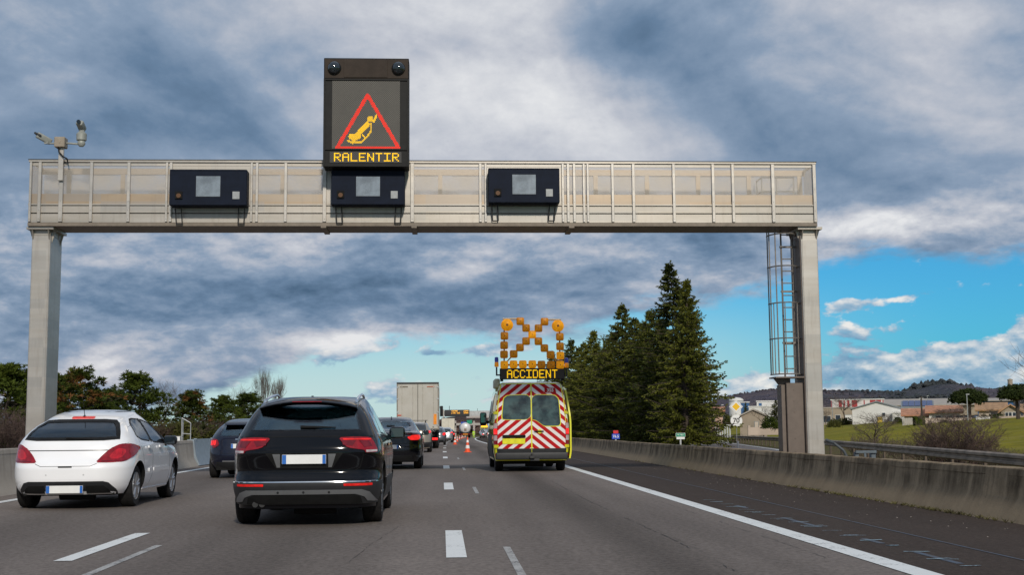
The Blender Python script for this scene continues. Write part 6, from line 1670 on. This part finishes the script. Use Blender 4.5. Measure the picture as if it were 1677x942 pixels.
q = MB(); q.bx(-.155, .155, -.012, 0, z(716), z(709.8), .003); q.done('white_border', M_SWHITE, t)
q = MB(); q.bx(-.145, .145, -.015, -.0125, z(715.6), z(710.3)); gp = q.done('green_plate', M_SGREEN, t)
textmesh('lettering', 'M1 7601', .058, M_SWHITE, gp, loc=(0, -.017, (z(715.6) + z(710.3)) / 2), depth=.0008)
q = MB(); q.bx(-.135, .135, -.012, 0, z(720), z(716.2), .003); wp = q.done('white_plate', M_SWHITE, t)
# small things between barrier and slip road
g = spot(1209, 75); q = MB(); q.bx(-.06, .06, -.05, .05, -.1, .52, .02); o = q.done('marker_post', mat('post grey', (.12, .13, .15), .6)); o.location = at(1209, 738, 75) * 1.0; o.location.z = -.22; tag(o, 'short dark marker post at the edge of the slip road', 'post')
a = at(1419, 745, 31.5); t = thing('steel_trestle', 'low blue-grey steel bracket standing behind the right barrier', 'bracket', (a.x, 31.5, gz(a.x, 31.5))); hz = at(1419, 738.5, 31.5).z - gz(a.x, 31.5)
q = MB(); q.bx(-.27, .27, 0, .05, hz - .07, hz, .01).bx(.14, .27, .06, .22, 0, hz - .02, .02).bx(-.27, -.17, .06, .18, 0, hz - .03, .01).bx(-.05, 0, .01, .04, 0, hz - .071); q.done('frame', mat('dark blue grey steel', (.10, .125, .145), .6), t)
# pale railing left of the signs
a, b_ = at(1170, 703, 150), at(1197, 703, 150); t = thing('pale_railing', 'pale grey panel railing at the edge of the field left of the diamond sign', 'railing', (a.x, 150, gz(a.x, 150)))
w = b_.x - a.x; hz = at(1183, 696, 150).z - gz(a.x, 150)
q = MB(); q.bx(0, w, 0, .04, hz - .12, hz); x = 0
while x < w: q.bx(x, x + .18, .005, .035, 0, hz - .13); x += .3
q.done('panel', mat('railing pale', (.42, .44, .42), .6), t)

# ------------------------------------------------------------------ buildings
M_WHITEW = mat('white wall', (.66, .65, .62), .8, 0, .06, .3); M_CREAM = mat('cream wall', (.55, .47, .38), .85, 0, .08, .4); M_TILE = mat('terracotta tiles', (.42, .20, .115), .85, 0, .25, 1.5, stretch=(1, 1, .3)); M_TILE2 = mat('ochre tiles', (.36, .215, .115), .85, 0, .25, 1.5)
M_GREYR = mat('grey roof', (.20, .225, .235), .6, 0, .08, .4); M_BEIGER = mat('beige roof', (.37, .33, .28), .7, 0, .08, .4); M_PINK = mat('pink wall', (.55, .36, .27), .85, 0, .08, .4); M_BLUEB = mat('blue cladding', (.03, .11, .26), .5, 0, .1, .3)
M_WIN = mat('window dark', (.03, .04, .055), .15, 0, .2, 2); M_SOLAR = mat('solar panel', (.018, .034, .14), .2, 0, .15, .6); M_TANW = mat('tan wall', (.34, .28, .21), .85, 0, .1, .3); M_STONE = mat('garden wall', (.47, .38, .31), .9, 0, .12, .5)
def stripes_mat():
    M, nt, b = nodemat('red and white cladding'); v, x, y, z = coords(nt)
    n = V.nt.nodes.new('ShaderNodeTexNoise'); n.noise_dimensions = '1D'; V.nt.links.new((x * 1.0).k, n.inputs['W']); n.inputs['Scale'].default_value = .62; n.inputs['Detail'].default_value = 2
    k = V.m('GREATER_THAN', V(n.outputs['Fac']), .5)
    c = mixc(k, (.36, .035, .04), (.66, .62, .60)); nt.links.new(c.k, b.inputs['Base Color']); b.inputs['Roughness'].default_value = .6; return M
def building(name, label, px0, px1, py_eave, py_base, Y, wall, roof, depth=12, kind='flat', py_ridge=None, windows=(), over=.35, yaw_=0, base_extra=1.5, ridge='x'):
    a, b_ = at(px0, py_base, Y), at(px1, py_base, Y); zb_ = a.z; w = b_.x - a.x; ze = at((px0 + px1) / 2, py_eave, Y).z - zb_
    zr_ = (at((px0 + px1) / 2, py_ridge, Y).z - zb_) if py_ridge is not None else ze + .25
    th_ = -math.atan2(a.x + w / 2, Y); w = w * math.cos(th_)
    t = thing(name, label, 'building', ((a.x + b_.x) / 2, Y, zb_), th_)
    q = MB()
    if kind == 'gable' and ridge == 'y': q.prism([(-w / 2, -base_extra), (w / 2, -base_extra), (w / 2, ze), (0, zr_ - .05), (-w / 2, ze)], 'Y', 0, depth)
    elif kind == 'gable': q.prism([(0, -base_extra), (depth, -base_extra), (depth, ze), (depth / 2, zr_ - .05), (0, ze)], 'X', -w / 2, w / 2)
    else: q.bx(-w / 2, w / 2, 0, depth, -base_extra, ze)
    q.done('wall', wall, t, 0)
    q = MB(); o_ = over
    if kind == 'gable' and ridge == 'y':
        k = (zr_ - ze) / (w / 2); q.prism([(-w / 2 - o_, ze - k * o_), (0, zr_), (w / 2 + o_, ze - k * o_), (w / 2 + o_, ze - k * o_ + .22), (0, zr_ + .24), (-w / 2 - o_, ze - k * o_ + .22)], 'Y', -o_, depth + o_)
    elif kind == 'gable':
        k = (zr_ - ze) / (depth / 2); q.prism([(-o_, ze - k * o_), (depth / 2, zr_), (depth + o_, ze - k * o_), (depth + o_, ze - k * o_ + .22), (depth / 2, zr_ + .24), (-o_, ze - k * o_ + .22)], 'X', -w / 2 - o_, w / 2 + o_)
    else: q.bx(-w / 2 - .15, w / 2 + .15, -.15, depth + .15, ze + .003, ze + .25)
    q.done('roof', roof, t, 0)
    for (f0, f1, z0, z1, m_) in windows:
        x0, x1 = -w / 2 + w * f0, -w / 2 + w * f1; za, zb2 = ze * z0, ze * z1
        q = MB(); q.bx(x0 - .08, x1 + .08, -.05, -.002, za - .08, zb2 + .08); fr = q.done('window' if zb2 < ze * .95 else 'opening', M_WHITEW if m_ is M_WIN else M_GREYR, t, 0)
        q = MB(); q.bx(x0, x1, -.062, -.052, za, zb2); q.done('pane', m_, fr, 0)
    return t
building('factory', 'red and white striped factory hall behind the low white works', 1361, 1448, 655.5, 672, 330, stripes_mat(), M_WHITEW, 30)
building('low_hall', 'low beige hall under the striped factory just right of the gantry column', 1345, 1398, 669, 698, 285, M_TANW, M_BEIGER, 10, windows=((.05, .3, .2, .55, M_WIN), (.45, .6, .0, .6, M_WIN), (.75, .95, .25, .6, M_WHITEW)))
building('warehouse', 'very long beige roofed warehouse in front of the wooded hill', 1440, 1600, 664, 674, 400, M_TANW, M_BEIGER, 40, 'gable', 652.5, over=1)
building('warehouse', 'grey roofed warehouse between the two round pines', 1595, 1660, 657, 676, 420, M_BLUEB, M_BEIGER, 30, 'gable', 652, over=1)
building('workshop', 'white workshop with a shallow grey gabled roof and small dark window', 1396, 1478, 670, 693, 240, M_WHITEW, M_GREYR, 22, 'gable', 659, windows=((.60, .66, .45, .7, M_WIN), (.50, .60, .0, .40, mat('yellow awning', (.60, .42, .05), .6)), (.84, .90, .0, .62, M_WIN), (.93, .98, .0, .55, M_WIN)), ridge='y')
building('white_shed', 'small white shed joined to the right end of the white workshop', 1462, 1500, 678, 693, 232, M_WHITEW, M_WHITEW, 8, windows=((.1, .3, .0, .6, M_WIN), (.5, .8, .0, .6, M_WIN)))
t = building('solar_hall', 'pale hall whose steep roof is covered with blue solar panels', 1477, 1530, 668, 692, 262, M_WHITEW, M_GREYR, 12, 'gable', 658, over=.1)
w = at(1530, 690, 262).x - at(1477, 690, 262).x
for i in range(5):
    zA, zB = at(1500, 668, 262).z - at(1500, 692, 262).z, at(1500, 658, 262).z - at(1500, 692, 262).z
    q = MB(); x0 = -w / 2 + .5 + i * (w - .8) / 5; x1 = x0 + (w - .8) / 5 - .12
    q.b.faces.new([q.b.verts.new(p) for p in ((x0, .25, zA + .36), (x1, .25, zA + .36), (x1, 5.9, zB + .30), (x0, 5.9, zB + .30))]); q.done('solar_panel', M_SOLAR, t, 0)
building('house', 'cream house with a low terracotta roof behind the pink garden wall', 1522, 1572, 676, 693, 190, M_WHITEW, M_TILE, 10, 'gable', 666, windows=((.22, .38, .05, .68, M_WIN), (.58, .75, .05, .68, M_WIN), (.88, .97, .2, .68, M_WIN)), over=.6)
building('house', 'small terracotta roofed house left of the utility pole', 1481, 1523, 681, 694, 195, M_CREAM, M_TILE, 9, 'gable', 671, windows=((.6, .75, .2, .8, M_WIN),), over=.5)
building('house', 'ochre roofed house with a glazed gable at the right edge', 1603, 1646, 672, 686, 205, M_CREAM, M_TILE2, 10, 'gable', 661, windows=((.45, .72, .2, .85, M_WIN),), over=.6)
building('house', 'glass fronted gabled house right of the ochre roofed one', 1640, 1672, 674, 688, 200, M_TANW, M_TILE2, 12, 'gable', 664, windows=((.22, .36, .1, .85, M_WIN), (.40, .54, .1, .85, M_WIN), (.60, .75, .1, .85, M_WIN), (.8, .92, .1, .85, M_WIN)), over=.5, ridge='y')
building('house', 'house with a terracotta roof cut by the right picture edge', 1676, 1730, 674, 688, 200, M_PINK, M_TILE2, 12, 'gable', 663, windows=((.03, .10, .1, .75, mat('green shutter', (.03, .12, .11), .6)),), over=.5)
building('white_works', 'large white works hall behind the bare tree left of the gantry column', 1240, 1302, 658, 692, 300, M_WHITEW, M_WHITEW, 30, windows=((.06, .13, .62, .92, M_BLUEB),))
building('white_works', 'lower white hall in front of the large white works', 1227, 1275, 667, 692, 290, M_WHITEW, M_WHITEW, 8)
building('blue_works', 'blue clad works building behind the yellow diamond sign', 1214, 1228, 660, 692, 310, M_BLUEB, M_WHITEW, 10)
building('tan_barn', 'tan gabled barn right of the round end-of-70 sign', 1212, 1256, 682, 701, 195, M_TANW, M_BEIGER, 12, 'gable', 672, windows=((.55, .68, .0, .5, M_CREAM),), ridge='y', over=.3)
building('house', 'orange house at the end of the conifer row', 1158, 1184, 674, 696, 230, M_PINK, M_TILE, 10, 'gable', 668, windows=((.3, .5, .3, .7, M_WIN),), over=.5)
a = at(1206, 668, 420); t = thing('storage_tank', 'white domed storage tank above the yellow diamond sign', 'tank', (a.x, 420, at(1206, 690, 420).z)); hz = at(1206, 656, 420).z - at(1206, 690, 420).z; r = 12 * 420 / FPX
q = MB(); q.lathe([(r, -1), (r, hz), (r * .97, hz + .3), (r * .6, hz + .8), (.1, hz + 1.0)], (0, 0, 0), 'Z', 32); q.done('shell', M_WHITEW, t)
q = MB(); q.lathe([(r + .03, hz - .5), (r + .03, hz - .2)], (0, 0, 0), 'Z', 32); q.done('rim_band', M_GREYR, t)
# garden walls and hedges
for px0, px1, pt_, pb, Y, m_, lb in ((1512, 1592, 686, 696, 178, M_STONE, 'pinkish garden wall in front of the cream house'), (1599, 1622, 684, 695, 172, M_WHITEW, 'white painted garden wall right of the small bare tree'), (1637, 1690, 683, 693, 168, M_STONE, 'beige garden wall in front of the glass fronted house')):
    a, b_ = at(px0, pb, Y), at(px1, pb, Y); h = at(px0, pt_, Y).z - a.z; q = MB(); q.bx(a.x, b_.x, Y, Y + .25, a.z - 1, a.z + h).bx(a.x - .04, b_.x + .04, Y - .04, Y + .29, a.z + h + .002, a.z + h + .08); tag(q.done('garden_wall', m_, None, 0), lb, 'wall')
# timber fence
a, b_ = at(1478, 695, 182), at(1500, 695, 182); q = MB(); x = a.x
while x < b_.x: q.bx(x, x + .2, 182, 182.05, a.z - .5, a.z + .9); x += .26
q.bx(a.x, b_.x, 182.051, 182.1, a.z + .5, a.z + .6); tag(q.done('garden_fence', mat('pale timber', (.40, .38, .34), .8)), 'pale slatted garden fence left of the clipped hedge', 'fence')
a, b_ = at(1225, 702, 185), at(1297, 702, 185); q = MB(); q.bx(a.x, b_.x, 185, 185.2, a.z - 1, a.z + .15)
x = a.x
while x < b_.x: q.bx(x, x + .35, 184.97, 185.23, a.z + .151, a.z + .40); x += 1.6
tag(q.done('low_wall', M_STONE), 'low stone wall along the far edge of the field left of the gantry column', 'wall')
def hedge_like(name, label, px, py_t, py_b, Y, wpx, m_, seed, cat='bush', box=False):
    a = at(px, py_b, Y); h = at(px, py_t, Y).z - a.z; r = wpx / 2 * Y / FPX
    vs, fs = leafy(seed, 700, 1, 1, .14)
    if box:
        rng = random.Random(seed); vs, fs = [], []
        for i in range(900):
            f = rng.randrange(3); u = [rng.uniform(-1, 1), rng.uniform(-1, 1), rng.uniform(0, 1)]
            if f == 0: u[0] = rng.choice((-1, 1))
            elif f == 1: u[1] = -1
            else: u[2] = 1
            for q_ in range(2): tri_leaf(vs, fs, Vector(u), Vector((rng.uniform(-1, 1), rng.uniform(-1, 1), rng.uniform(-1, 1))), .14, .06, rng)
        n = len(vs); vs += [(x, y, z) for x in (-.93, .93) for y in (-.93, .93) for z in (-.3, .95)]; fs += [(n + i_, n + j, n + k, n + l) for i_, j, k, l in ((0, 1, 3, 2), (4, 5, 7, 6), (0, 1, 5, 4), (2, 3, 7, 6), (1, 3, 7, 5))]
    o = pymesh(name, vs, fs, m_); o.location = a; o.scale = (r, r * .8, h); return tag(o, label, cat)
hedge_like('hedge', 'dark clipped box hedge at the foot of the left utility pole', 1505, 683.5, 697, 172, 16, M_PINE, 8, 'hedge', True)
hedge_like('hedge', 'dark garden hedge between the two garden walls on the right', 1632, 680, 694, 176, 18, M_PINE, 9, 'hedge', True)
hedge_like('evergreen_bush', 'rounded dark green bush in front of the tan barn', 1262, 683, 702, 172, 32, M_PINE, 10)
hedge_like('evergreen_bush', 'olive bush behind the round end-of-70 sign', 1192, 680, 701, 200, 18, M_BUSH, 11)
hedge_like('evergreen_bush', 'dark bush beside the low beige hall', 1385, 685, 699, 250, 30, M_BUSH, 12)
hedge_like('evergreen_bush', 'dark bush between the white workshop and the white shed', 1470, 683, 695, 210, 16, M_PINE, 13)
hedge_like('evergreen_bush', 'round dark bush in front of the ochre roofed house', 1612, 679, 690, 180, 14, M_PINE, 14)
hedge_like('evergreen_bush', 'olive bush at the foot of the slim lamp post left of the striped factory', 1366, 687, 700, 215, 24, M_BUSH, 15)
hedge_like('evergreen_bush', 'low olive bush against the middle of the pinkish garden wall', 1548, 688, 697, 172, 20, M_BUSH, 16)
# dark narrow conifer, umbrella pines
a = at(1272, 700, 185); s = (at(1272, 655, 185).z - a.z) / 14.2; o = copy_tree(src[3]); o['label'] = 'dark narrow conifer beside the left edge of the gantry column casing'; o['group'] = ''; del o['group']; o.location = a; o.scale = (s * 1.1, s * 1.1, s)
a = at(1222, 695, 260); s = (at(1222, 659, 260).z - a.z) / 14.2; o = copy_tree(src[2]); o['label'] = 'narrow dark cypress in front of the blue works'; del o['group']; o.location = a; o.scale = (s * .7, s * .7, s)
def umbrella(seed, R, H, n=190):
    rng = random.Random(seed); vs, fs = [], []; tr, limbs = MB(), MB(); zc_ = H * .66
    tr.cyl((0, 0, -.2), (.15, 0, zc_), .30, .20, 8, False)
    for i in range(n):
        a = rng.uniform(0, 2 * PI); r = R * math.sqrt(rng.random()); zt = zc_ + (H - zc_) * math.sqrt(max(0, 1 - (r / R) ** 2.4)) * rng.uniform(.15, 1)
        p = Vector((math.cos(a) * r, math.sin(a) * r, zt))
        if rng.random() < .25: limbs.cyl((.15, 0, zc_ - .4), p, .08, .03, 4, False)
        for t_ in range(9):
            u = Vector((rng.gauss(0, 1), rng.gauss(0, 1), rng.gauss(0, .7))).normalized() * rng.uniform(.2, .6); tip = p + u
            for q_ in range(8): tri_leaf(vs, fs, tip, Vector((rng.uniform(-1, 1), rng.uniform(-1, 1), rng.uniform(-.5, 1))), .34, .07, rng)
    return vs, fs, tr, limbs
M_UMB = leaf_mat('umbrella pine foliage', (.010, .022, .008), (.045, .062, .014), .8)
a = at(1588, 692, 185); h = at(1588, 641, 185).z - a.z
o1 = make_tree_from('umbrella_pine', 'round topped umbrella pine between the two terracotta roofed houses', 'tree', umbrella(3, 2.45, 4.7), M_UMB, a, 0, h / 4.7)
a = at(1668, 688, 150); h = at(1668, 633, 150).z - a.z
o2 = copy_tree(o1); o2['label'] = 'dark umbrella pine at the right edge in front of the glass fronted house'; o2.location = a; o2.scale = (h / 4.7 * .98,) * 3; o2.rotation_euler = (0, 0, 2)
place_bare('small', None, 'bare garden tree in front of the cream house', 1545, 667, 180, M_TWIG, .6, 1.5)
place_bare('b1', None, 'bare tree beside the tan barn left of the gantry column', 1250, 662, 190, None, .3, 1.5)
place_bare('small', None, 'bare brown tree in front of the striped factory', 1385, 645, 260, M_TWIGR, 2.2, 1.4)
place_bare('small', None, 'bare tree standing between the white workshop and the small terracotta roofed house', 1478, 672, 205, M_TWIGR, 3.2, 1.5)
place_bare('b1', None, 'bare tree at the left corner of the low beige hall beside the gantry column', 1352, 668, 230, None, 2.2, 1.4)
place_bare('small', None, 'bare shrubby tree in front of the white garden wall', 1608, 676, 150, M_TWIGR, 5.1, 1.6)
place_bare('small', None, 'bare tree in front of the ochre roofed house', 1625, 668, 160, M_TWIGR, 4.4, 1.3)
place_bare('small', None, 'low bare tree in front of the yellow awning of the workshop', 1450, 676, 190, M_TWIGR, 4.0, 1.7)
place_bare('small', None, 'bare brown tree in front of the umbrella pine', 1578, 660, 170, M_TWIGR, 1.2, 1.4)
# utility poles and lamp posts
for px, py, pb, Y, lb in ((1510.5, 650, 696, 176, 'thick wooden utility pole behind the clipped box hedge'), (1585.5, 647, 694, 168, 'slim grey pole in front of the umbrella pine'), (1364, 657, 699, 240, 'slim lamp post left of the striped factory'), (1183, 664, 700, 235, 'distant lamp post at the end of the conifer row'), (1519.5, 649, 672, 300, 'short white mast rising behind the long warehouse')):
    a = at(px, pb, Y); h = at(px, py, Y).z - a.z; k_ = .16 if 'wooden' in lb else .09
    t = thing('utility_pole', lb, 'pole', a); q = MB(); q.cyl((0, 0, -1), (0, 0, h), k_, k_ * .75, 8); q.done('shaft', M_BARK if 'wooden' in lb else M_GALV, t)
    q = MB(); q.bx(-.35 if 'wooden' in lb else -.1, .35, -.08, .08, h + .002 if 'wooden' not in lb else h - .3, h + .12 if 'wooden' not in lb else h - .2); q.done('head', M_GALV, t)

# ------------------------------------------------------------------ wooded hills
def hill(name, Y0, dep, pts, m_, extra=0.0, seed=1):
    """ridge whose crest follows heights (px, py) at distance Y0; a real slope with depth"""
    rng = random.Random(seed); P = [(at(px, py, Y0).x, at(px, py, Y0).z) for px, py in pts]
    vs, fs = [], []; n = 150; m2 = 9
    for i in range(n + 1):
        x = P[0][0] + (P[-1][0] - P[0][0]) * i / n; z = interp(P, x)
        for j in range(m2 + 1):
            f = j / m2; prof = math.sin(PI * .5 * min(1, f / .55)) ** .9 if f < .55 else math.cos(PI * .5 * (f - .55) / .45)
            wob = 0.05 * (z + 4) * math.sin(x * .021 + j * 1.3) * (1 if 0 < j < m2 and j != 5 else 0)
            vs.append((x, Y0 - dep * .55 + dep * f, -4 + (z + 4) * max(0, prof) + wob))
    for i in range(n):
        for j in range(m2): a = i * (m2 + 1) + j; fs.append((a, a + m2 + 1, a + m2 + 2, a + 1))
    return structure(pymesh(name, vs, fs, m_, smoothf=True)), P
def forest_mat(name, a_, b_, c_):
    M, nt, b = nodemat(name); v, x, y, z = coords(nt)
    n = noise(v, .03, 5, .7); n2 = noise(v, .004, 4, .6); n3 = noise(v, .11, 3, .7)
    c = mixc(smooth(n, .38, .62), a_, b_); c = mixc(smooth(n2, .48, .6) * .7, c, c_); c = mixc(smooth(n3, .45, .65) * .5, c, tuple(q * .45 for q in a_))
    nt.links.new(c.k, b.inputs['Base Color']); b.inputs['Roughness'].default_value = .95; b.inputs['Specular IOR Level'].default_value = .05
    bn = nt.nodes.new('ShaderNodeBump'); bn.inputs['Strength'].default_value = 1.0; bn.inputs['Distance'].default_value = 9.0; nt.links.new((n + n3).k, bn.inputs['Height']); nt.links.new(bn.outputs[0], b.inputs['Normal'])
    return M
M_HILL = forest_mat('winter woodland', (.095, .088, .115), (.135, .112, .122), (.060, .075, .085))  # woodland tones with a slight blue distance haze put into the colour
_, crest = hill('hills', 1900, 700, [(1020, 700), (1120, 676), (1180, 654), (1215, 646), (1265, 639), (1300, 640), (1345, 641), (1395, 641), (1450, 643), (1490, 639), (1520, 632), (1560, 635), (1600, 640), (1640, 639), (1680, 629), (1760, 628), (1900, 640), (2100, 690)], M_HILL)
_, crest2 = hill('hills', 1350, 500, [(1100, 706), (1180, 690), (1240, 670), (1290, 662), (1350, 656), (1420, 655), (1480, 652), (1540, 650), (1610, 655), (1680, 652), (1800, 660), (2000, 700)], forest_mat('nearer winter woodland', (.075, .070, .088), (.110, .092, .094), (.048, .062, .064)), seed=3)  # nearer ridge, less of the haze tint in its colours
# woods on the slopes, far too many trunks to count
rng = random.Random(17); vs, fs = [], []
def blob_tree(x, y, z, w, h, kind):
    n = len(vs); k = 6
    prof = ((0.0, .0), (.55, .12), (.5, .45), (.28, .75), (0.0, 1.0)) if kind else ((0.0, .0), (.35, .2), (.55, .5), (.45, .8), (0.0, 1.0))
    rows = []
    for r, f in prof[1:-1]:
        rows.append(len(vs))
        for i in range(k): a = 2 * PI * i / k + f * 3; q_ = rng.uniform(.7, 1.3); vs.append((x + math.cos(a) * r * w * q_, y + math.sin(a) * r * w * q_, z + h * (f + rng.uniform(-.06, .06))))
    tp = len(vs); vs.append((x, y, z + h * rng.uniform(.9, 1.1)))
    for a, b_ in zip(rows[:-1], rows[1:]):
        for i in range(k): fs.append((a + i, a + (i + 1) % k, b_ + (i + 1) % k, b_ + i))
    for i in range(k): fs.append((rows[-1] + i, rows[-1] + (i + 1) % k, tp))
for cr, Y0, dep, N in ((crest, 1900, 700, 2200), (crest2, 1350, 500, 1500)):
    for i in range(N):
        x = rng.uniform(cr[0][0], cr[-1][0]); z = interp(cr, x); f = rng.uniform(.05, .58) if i % 3 else rng.uniform(.50, .57); prof = math.sin(PI * .5 * min(1, f / .55)) ** .9
        blob_tree(x, Y0 - dep * .55 + dep * f, -4 + (z + 4) * prof - 1.5, rng.uniform(3, 6), rng.uniform(2.0, 4.5), rng.random() < .3)
# dark group on the hilltop
for px in list(range(1490, 1592, 5)):
    for q_ in range(2):
        a = at(px + rng.uniform(-3, 3), 700, 1890); blob_tree(a.x, 1885 + rng.uniform(-20, 20), interp(crest, a.x) - 4, rng.uniform(6, 12), rng.uniform(6, 15), rng.random() < .6)
o = pymesh('distant_woods', vs, fs, forest_mat('woodland crowns', (.075, .076, .095), (.125, .104, .110), (.048, .066, .066))); structure(o, 'stuff'); tag(o, 'winter woods covering the distant hills on the right', 'woods')  # crown colours carry the same bluish haze tint as the slopes
a = at(1655, 640, 1895); q = MB(); q.lathe([(4, -4), (3.6, 12), (4, 12.2), (4, 13.5), (.5, 15)], (0, 0, 0), 'Z', 12); o = q.done('hilltop_tower', M_TANW); o.location = (a.x, 1895, interp(crest, a.x)); tag(o, 'tiny stone tower on the hilltop near the right edge', 'tower')
# brown wooded bank closing the view along the road, and low hills left
hill('hills', 900, 300, [(560, 712), (640, 704), (700, 694), (740, 683), (790, 681), (840, 686), (900, 690), (1000, 697), (1100, 705)], forest_mat('brown wooded bank', (.075, .052, .050), (.11, .078, .07), (.05, .048, .04)), seed=5)
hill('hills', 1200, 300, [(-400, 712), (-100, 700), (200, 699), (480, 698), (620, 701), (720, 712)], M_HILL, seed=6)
rng = random.Random(23); vs, fs = [], []
for i in range(120):
    px = rng.uniform(690, 850); Y = rng.uniform(560, 820); a = at(px, 700, Y); blob_tree(a.x, Y, zr(420) - .5, rng.uniform(4, 8), rng.uniform(5, 9), rng.random() < .2)
o = pymesh('far_bank_trees', vs, fs, forest_mat('brown crowns', (.085, .055, .05), (.13, .085, .075), (.05, .05, .04))); structure(o, 'stuff'); tag(o, 'bare brown trees crowding the bank beyond the overpass', 'woods')
